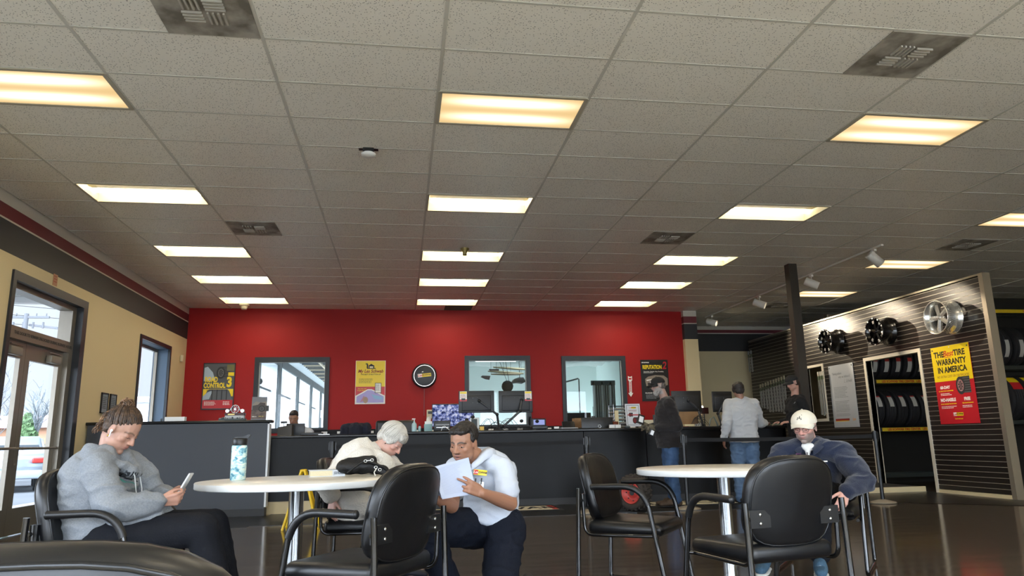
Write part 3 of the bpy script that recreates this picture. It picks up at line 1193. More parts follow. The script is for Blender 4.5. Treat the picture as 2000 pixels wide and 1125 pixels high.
def make_chair():
    t = thing('guest_chair', 'x', 'chair')
    c = M()
    c.rbox((.015, 0, .395), (.49, .50, .085), .036, VIN, seg=4)
    for v in c.bm.verts:      # waterfall front and crowned top
        if v.co.z > .40:
            v.co.z += .012 * (1 - (v.co.y / .25) ** 2) - .015 * max(0, (v.co.x - .15) / .1)
    c.build('seat', t)
    c = M()
    mx = Matrix.Translation((-.25, 0, .636)) @ Matrix.Rotation(-BACKTILT, 4, 'Y')
    cushion(c, .255, .215, .070, VIN, VINT, mx, curve=.55)
    c.build('backrest', t)
    for s in (-1, 1):
        y = s * .292
        side = fillet([(-.17, y, .645), (.17, y, .652), (.285, y, .012), (-.285, y, .012), (-.262, y, .635)], [.0, .15, .035, .035, 0], 8)
        c = M()
        k = 12
        arm = side[:11]
        c.tube(side[6:], .0145, TUBE, n=10)
        o = c.build('side_frame', t)
        c = M()
        c.tube(side[:9], .0185, BPL, n=12)
        c.ell((-.17, y, .645), (.012, .02, .02), BPL, u=10, v=8)
        c.build('armrest', t)
        y2 = s * .262
        c = M()
        c.tube(fillet([(-.25, y2, .60), (-.238, y2, .352), (.235, y2, .358)], [0, .06, 0], 6), .0115, TUBE, n=8)
        c.cyl((-.25, y2, .56), (-.25, y, .56), .011, TUBE, n=8)
        c.cyl((.2, y2, .358), (.225, y, .36), .011, TUBE, n=8)
        c.build('seat_rail', t)
        c = M()
        c.box(-.262, -.225, s * .15, s * .265, .52, .60, BPL)
        for zz in (.54, .58):
            c.ell((-.264, s * .21, zz), (.006, .009, .009), STEEL, u=8, v=6)
        c.build('back_bracket', t)
    return t
chairs = [((-.40, 1.13), 92, 'blurred black chair back at the bottom left, nearest the camera'),
          ((-1.40, 4.02), -8, 'black armchair under the woman in a grey hoodie'),
          ((-.17, 3.60), 147, 'empty black armchair with its back to the kneeling man, near the left table'),
          ((-.25, 5.42), -8, 'black armchair under the elderly woman'),
          ((1.50, 4.72), -36, 'empty black armchair facing right, between the kneeling man and the right table'),
          ((1.80, 3.60), 103, 'empty black armchair seen from behind, in front of the man in a white cap'),
          ((3.05, 5.12), -129, 'black armchair under the man in a white cap'),
          ((5.55, 5.25), 178, 'black armchair cut by the right edge of the photo')]
ch0 = make_chair()
for k, ((x, y), a, lab) in enumerate(chairs):
    o = ch0 if k == 0 else dup(ch0)
    o.location = (x, y, 0)
    o.rotation_euler = (0, 0, math.radians(a))
    o['label'] = lab
    o['group'] = 'black waiting-room chairs'

# ================================================================ WORKSHOP ROOMS BEHIND THE RED WALL
MINT = mat('pale_shop_wall', '#cfe0da', .8)
SHW = mat('white_shop_wall', '#dfe8ea', .8)
DGR = mat('dark_grey_frame', '#4a5254', .6)
JST = mat('pale_joist', '#a9a08a', .7)
SHL = emat('shop_lamp', (.93, 1.0, .98), 3.2)
c = M()
bays = [(15.6, 20.6), (21.8, 25.7), (26.3, 30.3), (30.9, 34.8), (35.4, 39.0), (39.6, 43.5)]
wall_y(c, -4.2, .5, YB + .18, 46, 0, 5.0, [(a, b, 0, 3.62) for a, b in bays], [(9, SHW)])
c.box(-4.7, .3, 46, 46.2, 0, 5, SHW)
c.box(.3, .4, YB + .18, 46, 0, 5, SHW)
c.build('wall_workshop', kind='structure')
c = M()
for a, b in bays:
    c.box(-4.215, -4.15, b, b + .55, 0, 3.9, DGR)
    c.box(-4.215, -4.15, a, b, 3.62, 3.9, DGR)
    c.box(-4.45, -4.40, a + .55, a + .68, 0, 3.62, DGR)
    c.box(-4.44, -4.40, a, b, 2.72, 2.78, DGR)
c.build('trim_2', kind='structure')
c = M()
c.box(-4.7, .35, YB + .18, 46, 4.6, 4.7, mat('shop_roof', '#555a58', .8))
for k in range(48):
    y = 15.5 + k * .62
    c.box(-4.2, .3, y, y + .06, 4.25, 4.6, DGR if k % 3 else JST)
for k in range(6):
    c.box(-3.4 + k * .7, -3.32 + k * .7, YB + .2, 46, 4.2, 4.28, JST)
c.build('ceiling_workshop', kind='structure')
c = M()
c.box(.4, 7.2, 26, 26.1, 0, 5, MINT)
c.box(7.1, 7.2, YFAR + .15, 26, 0, 5, MINT)
c.box(6.38, 6.42, YB + .2, YFAR + .1, 0, 5, MINT)
c.build('wall_service_bay', kind='structure')
c = M()
mm = mat('bay_ceiling', '#a9b4ae', .8)
n = 60
vs = []
for k in range(n + 1):
    y = YB + .19 + (26 - YB - .19) * k / n
    for i in range(25):
        x = .4 + (6.7 if y > YFAR + .1 else 5.97) * i / 24
        vs.append((x, y, 3.55 + .035 * math.sin(k * 1.1) + .05 * math.sin(i * .9 + .6)))
c.add(vs, [(k * 25 + i, k * 25 + i + 1, k * 25 + i + 26, k * 25 + i + 25) for k in range(n) for i in range(24)], mm, True)
c.build('ceiling_service_bay', kind='structure', recalc=False)

def shoplamp(loc, sz, lab):
    t = thing('shop_light', lab, 'ceiling light', loc, group='workshop lights')
    c = M()
    c.box(-sz[0] / 2, sz[0] / 2, -sz[1] / 2, sz[1] / 2, 0, .08, WPL)
    c.build('housing', t)
    c = M()
    c.box(-sz[0] / 2 + .02, sz[0] / 2 - .02, -sz[1] / 2 + .02, sz[1] / 2 - .02, -.01, 0, SHL)
    c.build('lens', t)
shoplamp((-1.6, 17.6, 4.05), (1.6, .5), 'added workshop light behind the left red-wall window')  # this and the next two fixtures are added to light the workshop
shoplamp((-1.6, 23.0, 4.05), (1.6, .5), 'second added workshop light beyond the left red-wall window')
shoplamp((-1.6, 30.0, 4.05), (1.6, .5), 'far added workshop light beyond the left red-wall window')
shoplamp((3.55, 19.6, 3.38), (1.3, .55), 'white service bay light at the top of the middle window')
shoplamp((2.9, 22.2, 3.38), (1.3, .55), 'lower white service bay light in the middle window')
shoplamp((6.35, 21.0, 3.36), (.9, .4), 'service bay light at the top of the right window')

CRW = mat('cream_surfboard', '#e9e2c2', .4)
MAR = mat('dark_maroon_panel', '#4d3f40', .6)
# wing-like aircraft-style hanging pieces in the middle window: brackets with cream blades
def blade(p0, p1, w, m, lab, fan):
    pass
t = thing('hanging_sign_frame', 'cream and dark pieces hanging from wires in the middle window', 'hanging display', (2.9, 20, 0))
c = M()
for (a, b, r) in (((2.55, 20.3, 2.98), (3.45, 19.8, 2.86), .035), ((2.35, 19.9, 2.83), (3.3, 19.6, 2.73), .035), ((2.4, 19.6, 2.72), (3.2, 19.5, 2.70), .03)):
    pts = [V(a).lerp(V(b), k / 8) for k in range(9)]
    c.tube([p - V(t.location) for p in pts], [r * (.35 + .65 * math.sin(PI * (k + .6) / 9.4)) for k in range(9)], CRW, n=10)
c.build('cream_blade', t)
c = M()
c.prism([(-.47, 2.71), (-.70, 2.72), (-.74, 2.68), (-.62, 2.62), (-.50, 2.60)], -.02, .02, MAR)
c.prism([(-.48, 2.92), (-.2, 2.92), (-.2, 2.87), (-.46, 2.85)], .2, .24, MAR)
c.build('dark_panel', t)
c = M()
for x in (-.45, -.3, -.1, .1, .4, .55, .62):
    c.cyl((x, 0, 2.75), (x, 0, 3.5), .004, BPL, n=5)
c.build('wire', t)
t = thing('heater_box', 'dark grey heater box hanging in the middle window', 'heater', (3.2, 20, 2.56))
c = M()
c.prism([(-.2, -.07), (-.02, -.05), (.12, -.07), (.2, -.03), (.14, .09), (.0, .09), (-.12, .05)], -.15, .15, DGR)
c.cyl((.05, 0, .08), (.05, 0, .94), .01, DGR, n=6)
c.build('housing', t)
t = thing('air_hose_box', 'round grey hose reel behind the counter screens in the middle window', 'hose reel', (2.83, 19.5, 2.38))
c = M()
c.lathe([(.001, -.08), (.15, -.08), (.16, 0), (.15, .08), (.001, .08)], DGR, T(0, 0, 0, 0, PI / 2), n=14)
c.cyl((0, 0, .1), (-.35, 0, 1.1), .006, BPL, n=5)
c.cyl((.05, 0, .1), (-.1, 0, 1.1), .006, BPL, n=5)
c.build('reel', t)
# right window: pipes, door
t = thing('wall_pipe', 'tall grey pipe on the pale wall in the right window', 'pipe', (4.9, 25.9, 0))
c = M()
c.cyl((0, 0, 0), (0, 0, 3.5), .06, mat('galvanised', '#8b9897', .4, metal=.5), n=10)
c.build('pipe_run', t)
t = thing('jib_arm', 'thin angled jib arm in front of the pale wall in the right window', 'jib arm', (4.6, 20, 0))
c = M()
GV = mat('galvanised', '', .4)
c.cyl((-.25, 0, 2.47), (.33, 0, 2.62), .022, GV, n=8)
c.cyl((.345, 0, 1.6), (.345, 0, 2.61), .016, BPL, n=8)
c.cyl((-.25, 0, 0), (-.25, 0, 2.6), .018, GV, n=8)
c.build('arm', t)
t = thing('door_frame_set', 'pale framed glass doors at the right of the right window', 'door', (6.9, 23, 0))
c = M()
for x in (0, .28, .56):
    c.box(x - .75, x - .69, 0, .08, 0, 2.75, SHW)
c.box(-.8, .0, 0, .08, 2.65, 2.8, DGR)
c.box(-.7, .0, .05, .07, 0, 2.65, mat('smoky_glass', '#5b5754', .2))
for k in range(9):
    c.box(-.68 + k * .075, -.66 + k * .075, .0, .05, 0, 2.65, mat('door_mullion', '#a5aeab', .5))
c.build('door_leaf', t)
t = thing('roll_cabinet', 'dark grey tool cabinet with a blue cloth seen through the right window', 'cabinet', (4.35, 18.4, 0))
c = M()
c.rbox((0, 0, .80), (.85, .5, 1.60), .02, DGR)
for k in range(5):
    c.box(-.4, .4, -.262, -.25, .25 + k * .28, .27 + k * .28, BPL)
c.build('body', t)
t = thing('blue_cloth', 'crumpled blue cloth on the tool cabinet in the right window', 'cloth', (4.08, 18.4, 1.60))
c = M()
c.ell((0, 0, .03), (.14, .12, .09), mat('blue_cloth', '#3f7fb0', .8, bump=(12, .6)))
c.build('cloth', t)
# blue cars / boxes seen through left window
BLU = mat('bright_blue', '#3f95c6', .5)
for k, (y, h) in enumerate(((29.2, 1.95), (33.4, 2.0))):
    t = thing('blue_door_panel', 'bright blue roll-up panel outside, %s in the left red-wall window' % ('nearer' if k == 0 else 'farther'), 'door panel', (-2.4 + k * .3, y, 0))
    c = M()
    c.box(-.5, .5, 0, .05, .2, h, BLU)
    c.box(-.7, .7, -.02, .07, h, h + .28, SHW)
    for q in range(4):
        c.box(-.4 + q * .25, -.37 + q * .25, -.012, 0, .2, h, mat('blue_seam', '#2b79ac', .5))
    c.build('panel', t)
t = thing('hanging_strip_curtain', 'grey translucent hanging strip curtain at the right of the left window', 'strip curtain', (-1.9, 19.0, 0))
c = M()
for k in range(6):
    x = .04 + k * .09
    c.box(x, x + .08, 0, .004, 2.15 - .06 * k, 3.4, mat('strip_vinyl', '#7c8078', .3, var=(4, '#a29a7c', .2)))
c.cyl((0, 0, 3.4), (.6, 0, 3.4), .02, GV)
c.build('strips', t)
t = thing('security_camera', 'small dome security camera hanging in the first workshop bay', 'camera', (-3.75, 20.2, 2.62))
c = M()
c.ell((0, 0, 0), (.07, .07, .08), DGR)
c.cyl((0, 0, .05), (0, 0, 1.65), .015, GV, n=6)
c.build('body', t)

# ================================================================ OUTSIDE
ASP = mat('parking_asphalt', '#54585c', .9, var=(.35, '#666a6e', .2), bump=(30, .2))
c = M()
c.box(-90, XL - .3, -30, 110, -.24, -.12, ASP)
c.build('ground', kind='structure')
c = M()
c.box(XL - .3, 40, -60, YF - .2, -.24, -.12, mat('pale_bounce_concrete', '#dcdad4', .9, bump=(20, .2)))  # unseen ground made pale, added to throw light up at the ceiling
c.build('ground_bounce', kind='structure')
c = M()
c.box(XL - 2.6, XL - .5, -3, 20, -.12, -.02, mat('pale_concrete', '#b9b9b5', .85, bump=(40, .2)))
c.build('pavement', kind='structure')
# canopy soffit
c = M()
SOF = mat('white_soffit', '#c9ccd0', .7)
c.box(XL - 4.2, XL - .28, -3.0, 13.2, 3.50, 3.57, SOF)
for k in range(130):
    y = -2.9 + k * .124
    c.box(XL - 4.1, XL - .3, y, y + .02, 3.488, 3.50, mat('soffit_seam', '#a2a6ab', .7))
c.box(XL - 4.35, XL - 4.2, -3, 13.2, 3.35, 3.85, SOF)
c.box(XL - 4.35, XL - .28, 13.2, 13.34, 3.40, 3.85, SOF)
c.build('trim_3', kind='structure')
def tree(x, y, h, crown, lab, cat='tree', bare=True, seed=1, col='#6f7a76'):
    r = random.Random(seed)
    t = thing('bare_tree' if bare else 'conifer_shrub', lab, cat, (x, y, -.12))
    c = M()
    BK = mat('pale_bark', '#6d7478', .9)
    def branch(p, d, L, rad, lev):
        pts = [p]
        q = p
        dd = d.copy()
        for k in range(4):
            dd = (dd + V((r.uniform(-.35, .35), r.uniform(-.35, .35), r.uniform(-.05, .3)))).normalized()
            q = q + dd * L / 4
            pts.append(q)
        c.tube(pts, [rad * (1 - .15 * i) for i in range(5)], BK, n=5, caps=False)
        if lev > 0:
            for k in range(4 if lev > 1 else 5):
                s = pts[r.randint(1, 4)]
                nd = (dd + V((r.uniform(-1, 1), r.uniform(-1, 1), r.uniform(-.3, .6)))).normalized()
                branch(s, nd, L * .62, rad * .55, lev - 1)
    if bare:
        branch(V((0, 0, 0)), V((0, 0, 1)), h * .45, .13, 3)
        c.build('branches', t)
    else:
        c.cyl((0, 0, 0), (0, 0, h * .3), .1, BK)
        c.build('trunk', t)
    if crown:
        c = M()
        G = mat('leaf_' + col, col, .9)
        for k in range(900):
            u = r.random()
            if bare:
                a, b = r.uniform(0, 2 * PI), math.acos(r.uniform(-1, 1))
                rr = crown * r.uniform(.6, 1)
                p = V((rr * math.sin(b) * math.cos(a), rr * math.sin(b) * math.sin(a), h * .22 + rr * .7 * math.cos(b)))
            else:
                a = r.uniform(0, 2 * PI)
                z = r.uniform(.05, 1)
                rr = crown * (1 - z) ** .7 * r.uniform(.55, 1)
                p = V((rr * math.cos(a), rr * math.sin(a), z * h))
            s = .16 * r.uniform(.6, 1.3)
            R = Euler((r.uniform(0, 6), r.uniform(0, 6), 0)).to_matrix()
            c.add([p + R @ V((-s, -s * .6, 0)), p + R @ V((s, -s * .6, 0)), p + R @ V((s, s * .6, .05)), p + R @ V((-s, s * .6, 0))], [(0, 1, 2, 3)], G)
        c.build('foliage', t, recalc=False)
tree(-23.2, 47, 6.0, 0, 'tall bare tree behind the left door pane', seed=4)
tree(-20.0, 44, 5.6, 0, 'bare spreading tree behind the right door pane', seed=9)
tree(-26.0, 50, 8, 2.6, 'dark evergreen mass at the far left behind the door glass', bare=True, seed=5, col='#58635f')
tree(-19.9, 43, 2.9, .95, 'green cone-shaped shrub behind the right door pane', 'shrub', bare=False, seed=3, col='#5e7a52')
tree(-21.5, 52, 4.2, 2.0, 'low grey-green tree line behind the pink roof', bare=True, seed=8, col='#66716c')
t = thing('utility_pole', 'wooden utility pole with crossarms seen in the transom window', 'utility pole', (-18.2, 38, -.12))
WD = mat('grey_wood_pole', '#5f6266', .85)
c = M()
c.cyl((0, 0, 0), (0, 0, 7.6), .14, WD, r1=.1)
c.build('pole', t)
c = M()
c.box(-.95, 1.05, -.05, .05, 7.38, 7.48, WD)
for k in range(5):
    c.cyl((-.9 + k * .45, 0, 7.48), (-.9 + k * .45, 0, 7.62), .03, WD, n=6)
c.build('crossarm', t)
c = M()
c.box(-.75, 1.0, .1, .2, 6.98, 7.08, WD, mx=Matrix.Rotation(math.radians(7), 4, 'Y'))
for k in range(4):
    c.cyl((-.6 + k * .45, .1, 6.9), (-.6 + k * .45, .1, 7.2), .05, WD, n=6)
c.build('crossarm', t)
t = thing('power_line', 'thin overhead power lines crossing behind the transom window', 'power line', (-18.2, 38, 7.5))
c = M()
for k in range(3):
    c.cyl((-14, -10 + k * 1.2, .2 - k * .3), (14, 8 + k * 1.2, .2 - k * .3), .012, BPL, n=4)
c.build('wire', t)
t = thing('bollard_post', 'tall grey-green post outside the left door pane', 'post', (-6.13, 12.9, -.12))
c = M()
c.cyl((0, 0, 0), (0, 0, 2.35), .065, mat('green_grey_paint', '#6f8482', .5))
c.cyl((0, 0, 2.35), (0, 0, 2.52), .072, mat('brown_band', '#6f6258', .6))
c.build('post_shaft', t)
t = thing('low_building', 'low building with a pinkish red roof beyond the parking lot', 'building', (-21, 47.5, -.12))
c = M()
c.box(-7, 6, 0, 5, 0, 2.45, mat('orange_wall', '#b48a6e', .8))
c.build('wall_body', t)
c = M()
RF = mat('pink_roof', '#b79a99', .7)
c.prism([(0, 0), (0, 0)], 0, 0, RF) if False else None
c.add([(-7.4, -.5, 2.35), (6.4, -.5, 2.35), (6.4, 2.8, 3.2), (-7.4, 2.8, 3.2), (-7.4, 6, 2.35), (6.4, 6, 2.35)], [(0, 1, 2, 3), (3, 2, 5, 4)], RF)
for k in range(28):
    x = -7.3 + k * .5
    c.add([(x, -.52, 2.37), (x + .05, -.52, 2.37), (x + .05, 2.8, 3.24), (x, 2.8, 3.24)], [(0, 1, 2, 3)], mat('roof_seam', '#9b7f80', .7))
c.build('roof', t)
t = thing('white_building', 'long white building outside the narrow left-wall window', 'building', (-12, 34, -.12))
c = M()
c.box(-1, 5, 0, 8, 0, 3.0, mat('building_white', '#e3e6e8', .8))
c.build('wall_body', t)
c = M()
c.box(-1.2, 5.2, -.2, 8.2, 3.0, 3.25, mat('building_edge', '#c3cace', .7))
c.build('roof', t)

def car(name, x, y, rz, lab, paint, kind):
    t = thing(name, lab, 'car', (x, y, -.12), rz)
    P = mat(name + '_paint', paint, .25, metal=.3, coat=.6)
    DK = mat('tinted_glass', '#2c343a', .08)
    TR = mat('car_black_trim', '#1a1b1d', .6)
    if kind == 'suv':
        prof = [(-2.3, .45), (-2.32, .75), (-2.25, 1.05), (-2.15, 1.1), (-1.95, 1.72), (.45, 1.78), (1.05, 1.15), (2.2, 1.02), (2.35, .8), (2.3, .4)]
        hw, cab = .92, [(-2.02, 1.14), (-1.86, 1.64), (.4, 1.70), (.92, 1.17)]
    else:
        prof = [(-2.3, .4), (-2.32, .75), (-2.25, .98), (-1.7, 1.04), (-1.05, 1.42), (.15, 1.45), (1.0, 1.0), (2.1, .85), (2.3, .65), (2.28, .35)]
        hw, cab = .88, [(-1.55, 1.06), (-1.02, 1.36), (.12, 1.38), (.85, 1.02)]
    c = M()
    b = bmesh.new()
    n = len(prof)
    for s in (-1, 1):
        for px, pz in prof:
            ins = 0 if pz < 1.08 else (pz - 1.05) * .28
            b.verts.new((px, s * (hw - ins), pz))
    b.verts.ensure_lookup_table()
    b.faces.new([b.verts[k] for k in range(n)])
    b.faces.new([b.verts[n + k] for k in range(n)][::-1])
    for k in range(n):
        b.faces.new([b.verts[(k + 1) % n], b.verts[k], b.verts[n + k], b.verts[n + (k + 1) % n]])
    bmesh.ops.bevel(b, geom=b.edges[:], offset=.06, segments=2, affect='EDGES')
    c.merge(b, P)
    c.build('body', t)
    c = M()
    for s in (-1, 1):
        f = .985 if kind == 'suv' else .985
        ys = [s * (hw - (pz - 1.05) * .28 + .004) if pz > 1.05 else s * (hw + .003) for _, pz in cab]
        vs = [(px, yy, pz) for (px, pz), yy in zip(cab, ys)]
        c.add(vs, [(0, 1, 2, 3)], DK)
    bz0, bz1 = (1.14, 1.66) if kind == 'suv' else (1.06, 1.38)
    bx0, bx1 = (-2.155, -1.985) if kind == 'suv' else (-1.68, -1.10)
    c.add([(bx0, -hw + .12, bz0), (bx0, hw - .12, bz0), (bx1, hw - .24, bz1), (bx1, -hw + .24, bz1)], [(0, 1, 2, 3)], DK)
    c.build('window_glass', t)
    for (wx, s) in ((-1.4, -1), (-1.4, 1), (1.45, -1), (1.45, 1)):
        c = M()
        R = T(wx, s * (hw - .10), .34, 0, PI / 2)
        c.lathe([(.10, -.11), (.30, -.11), (.34, -.08), (.34, .08), (.30, .11), (.10, .11)], TR, R, n=24)
        c.lathe([(.001, -.10), (.2, -.09), (.21, -.115)], STEEL, R, n=20)
        c.lathe([(.001, .10), (.2, .09), (.21, .115)], STEEL, R, n=20)
        c.build('wheel', t)
    for s in (-1, 1):
        c = M()
        zz = .95 if kind == 'suv' else .80
        c.rbox((-2.28, s * (hw - .16), zz), (.12, .26, .14), .03, mat('tail_light_red', '#b0302c', .2))
        c.build('tail_light', t)
    c = M()
    c.box(-2.345, -2.30, -.17, .17, .62, .76, mat('licence_plate', '#cfdbe6', .4))
    c.build('licence_plate', t)
    c = M()
    c.rbox((-2.3, 0, .45), (.16, hw * 1.9, .22), .04, GPL if kind == 'suv' else P)
    c.build('bumper', t)
    if kind == 'suv':
        c = M()
        for s in (-1, 1):
            c.tube(fillet([(-1.9, s * .7, 1.74), (-1.8, s * .7, 1.92), (.3, s * .7, 1.95), (.45, s * .7, 1.76)], .1, 4), .02, TR, n=6)
        for k in range(4):
            c.cyl((-1.6 + k * .55, -.7, 1.93), (-1.6 + k * .55, .7, 1.93), .018, TR, n=6)
        c.build('roof_rack', t)
        c = M()
        c.ell((-2.32, 0, .9), (.015, .09, .04), STEEL, u=12, v=6)
        c.build('badge', t)
    return t
car('silver_sedan', -10.9, 22.6, math.radians(115), 'silver sedan parked outside the left door pane', '#aab4bd', 'sedan')
car('maroon_suv', -11.05, 27.3, math.radians(115), 'dark maroon utility vehicle with roof rack outside the right door pane', '#4a3a40', 'suv')
car('grey_suv', -14.9, 26.4, math.radians(115), 'grey blue utility vehicle with roof bars behind the silver sedan', '#6d7c88', 'suv')

# ================================================================ POSTERS AND SIGNS
YEL = mat('sign_yellow', '#f0d21c', .35)
RED = mat('sign_red', '#c4202a', .35)
INK = mat('print_black', '#161414', .5)
PWH = mat('print_white', '#f2f0ea', .5)
PGR = mat('print_grey', '#8f9398', .5)
DRD = mat('print_dark_red', '#8c1f1b', .5)
ORG = mat('print_orange', '#e59a1f', .5)
def para(c, x, z, w, h, n, m, mx, seed=0, y=-.0012):
    """rows of small broken strokes standing for unreadable fine print"""
    r = random.Random(seed)
    lh = h / n
    for k in range(n):
        zz = z - k * lh
        xx = x
        end = x + w * r.uniform(.75, 1.0)
        while xx < end:
            ww = r.uniform(.25, .9) * lh * 2
            c.box(xx, min(xx + ww, end), y, y + .001, zz - lh * .42, zz, m, mx=mx)
            xx += ww + lh * .3
def tireart(c, x, z, R, mx, y=-.0015, rimm=None, sx=.55):
    """printed tyre seen three-quarter: a tread block and a side disc"""
    TD = mat('print_tyre', '#2b2c2d', .6)
    TL = mat('print_tyre_light', '#6a6b6c', .6)
    n = 28
    def disc(cx, cz, rx, rz, m, yy):
        c.add([(cx + rx * math.cos(2 * PI * k / n), yy, cz + rz * math.sin(2 * PI * k / n)) for k in range(n)], [tuple(range(n))], m, mx=mx)
    c.box(x, x + R * 1.45, y + .0006, y + .001, z - R * .86, z + R * .98, TD, mx=mx)
    for k in range(7):
        zz = z - R * .8 + k * R * .26
        c.box(x + R * .25, x + R * 1.45, y + .0002, y + .0006, zz, zz + R * .06, TL, mx=mx)
    disc(x, z, R * .68, R, TD, y)
    disc(x, z, R * .44, R * .66, rimm or TL, y - .0003)
    disc(x, z, R * .36, R * .56, TD, y - .0006)
    for k in range(8):
        a = 2 * PI * k / 8
        c.add([(x + R * .05 * math.cos(a + 1.5), y - .0009, z + R * .05 * math.sin(a + 1.5)), (x + R * .38 * math.cos(a - .1), y - .0009, z + R * .58 * math.sin(a - .1)), (x + R * .38 * math.cos(a + .12), y - .0009, z + R * .58 * math.sin(a + .12))], [(0, 1, 2)], rimm or TL, mx=mx)
def logo(c, x, z, w, mx, y=-.0015):
    """shop badge: red script block and yellow lettered bar"""
    h = w * .26
    c.box(x - w / 2, x - w * .18, y, y + .001, z - h / 2, z + h / 2, PWH, mx=mx)
    c.box(x - w * .18, x + w / 2, y, y + .001, z - h / 2, z + h * .45, YEL, mx=mx)
    c.text('Les', h * .95, RED, mx @ Matrix.Translation((x - w * .34, y - .0005, z)), bold=h * .02, shear=.3)
    c.text('SCHWAB', h * .72, INK, mx @ Matrix.Translation((x + w * .16, y - .0005, z)), bold=h * .02, sx=.8)

# --- big warranty sign on the slatted wall (faces -x)
def on_slat(y, z):
    return T(SX - .012, y, z, -PI / 2)
t = thing('warranty_sign', 'yellow and red tire warranty sign on the slatted wall under the silver rim', 'sign', (SX - .012, 10.07, 1.66), -PI / 2)
I = Matrix.Identity(4)
c = M()
c.box(-.40, .40, -.004, .004, -.60, .60, RED)
c.box(-.40, .40, -.0052, -.004, .055, .60, YEL)
for s in (-1, 1):
    c.cyl((s * .365, -.004, .555), (s * .365, -.009, .555), .012, DGR, n=12)
c.cyl((0, -.004, .575), (0, -.008, .575), .010, PWH, n=12)
mx = Matrix.Translation((0, -.0056, 0))
c.text('THE', .125, INK, mx @ Matrix.Translation((-.235, 0, .47)), bold=.0045, sx=.95)
c.text('Best', .125, RED, mx @ Matrix.Translation((-.045, 0, .475)), bold=.002, shear=.35)
c.box(-.12, .03, -.0008, 0, .415, .421, RED, mx=mx)
c.text('TIRE', .125, INK, mx @ Matrix.Translation((.19, 0, .47)), bold=.0045, sx=.95)
c.text('WARRANTY', .125, INK, mx @ Matrix.Translation((-.0, 0, .345)), bold=.0045, sx=.88)
c.text('IN AMERICA', .125, INK, mx @ Matrix.Translation((-.0, 0, .225)), bold=.0045, sx=.88)
c.text('NO EXTRA COST OR CERTIFICATES', .05, mat('print_brown', '#a0702a', .5), mx @ Matrix.Translation((0, 0, .125)), bold=.0006, sx=.82)
mx = Matrix.Translation((0, -.0046, 0))
c.text('60-DAY', .062, PWH, mx @ Matrix.Translation((-.20, 0, -.04)), bold=.003)
c.text('SATISFACTION GUARANTEE', .024, YEL, mx @ Matrix.Translation((-.19, 0, -.095)), bold=.0008)
para(c, -.31, -.13, .24, .045, 2, PWH, mx, 1)
c.text('NO-HASSLE', .068, PWH, mx @ Matrix.Translation((-.17, 0, -.235)), bold=.003, sx=.9)
c.text('ROAD HAZARD PROTECTION', .024, YEL, mx @ Matrix.Translation((-.17, 0, -.295)), bold=.0008)
para(c, -.33, -.33, .32, .045, 2, PWH, mx, 2)
c.text('FREE', .066, PWH, mx @ Matrix.Translation((.22, 0, -.235)), bold=.003, sx=.9)
c.text('TIRE MAINTENANCE', .024, YEL, mx @ Matrix.Translation((.22, 0, -.295)), bold=.0008)
para(c, .11, -.33, .23, .045, 2, PWH, mx, 3)
tireart(c, .13, .0, .135, Matrix.Translation((0, -.0056, -.03)), rimm=mat('print_rim_red', '#b98a8a', .5))
logo(c, 0, -.455, .20, Matrix.Translation((0, -.004, 0)))
c.text('lesschwab.com', .026, YEL, mx @ Matrix.Translation((.0, 0, -.525)), bold=.0005)
c.build('sign_board', t)
# --- grey quote board
t = thing('quote_board', 'brushed grey board with fine print on the slatted wall left of the doorway', 'sign', (SX - .012, 12.96, 1.665), -PI / 2)
c = M()
SLV = mat('brushed_grey_board', '#b9bec2', .45, metal=.15)
c.box(-.40, .40, -.004, .004, -.60, .60, SLV)
mx = Matrix.Translation((0, -.0046, 0))
for s in (-1, 1):
    c.cyl((s * .365, -.004, .555), (s * .365, -.009, .555), .012, INK, n=10)
c.text('"Having pride is', .07, PGR, mx @ Matrix.Translation((-.14, 0, .43)), sx=.7, bold=.0006)
c.text('what we believe in"', .07, PGR, mx @ Matrix.Translation((.10, 0, .36)), sx=.7, bold=.0006)
c.text('L. Schwab', .09, PGR, mx @ Matrix.Translation((.20, 0, .27)), sx=.7, shear=.5)
para(c, -.28, .17, .46, .22, 8, PGR, mx, 5, y=-.0008)
para(c, -.28, -.10, .48, .22, 8, PGR, mx, 6, y=-.0008)
para(c, -.28, -.34, .50, .06, 3, PGR, mx, 7, y=-.0008)
c.box(-.33, .12, -.0008, 0, -.475, -.435, DRD, mx=mx)
c.box(-.33, .10, -.0012, 0, -.487, -.475, YEL, mx=mx)
c.text('Les', .07, ORG, mx @ Matrix.Translation((.26, 0, -.455)), shear=.4, bold=.001)
c.build('sign_board', t)

# --- posters on the red wall (face -y)
YP = YB - .012
def framed(name, lab, x0, x1, z0, z1, back, frame=None):
    t = thing(name, lab, 'poster', ((x0 + x1) / 2, YP, (z0 + z1) / 2))
    w, h = (x1 - x0) / 2, (z1 - z0) / 2
    if frame:
        c = M()
        for (a, b, p, q) in ((-w, -w + .015, -h, h), (w - .015, w, -h, h), (-w, w, h - .015, h), (-w, w, -h, -h + .02)):
            c.box(a, b, -.012, .010, p, q, frame)
        c.build('frame', t)
    c = M()
    c.box(-w + .004, w - .004, -.002, .008, -h + .004, h - .004, back)
    return t, c, w, h
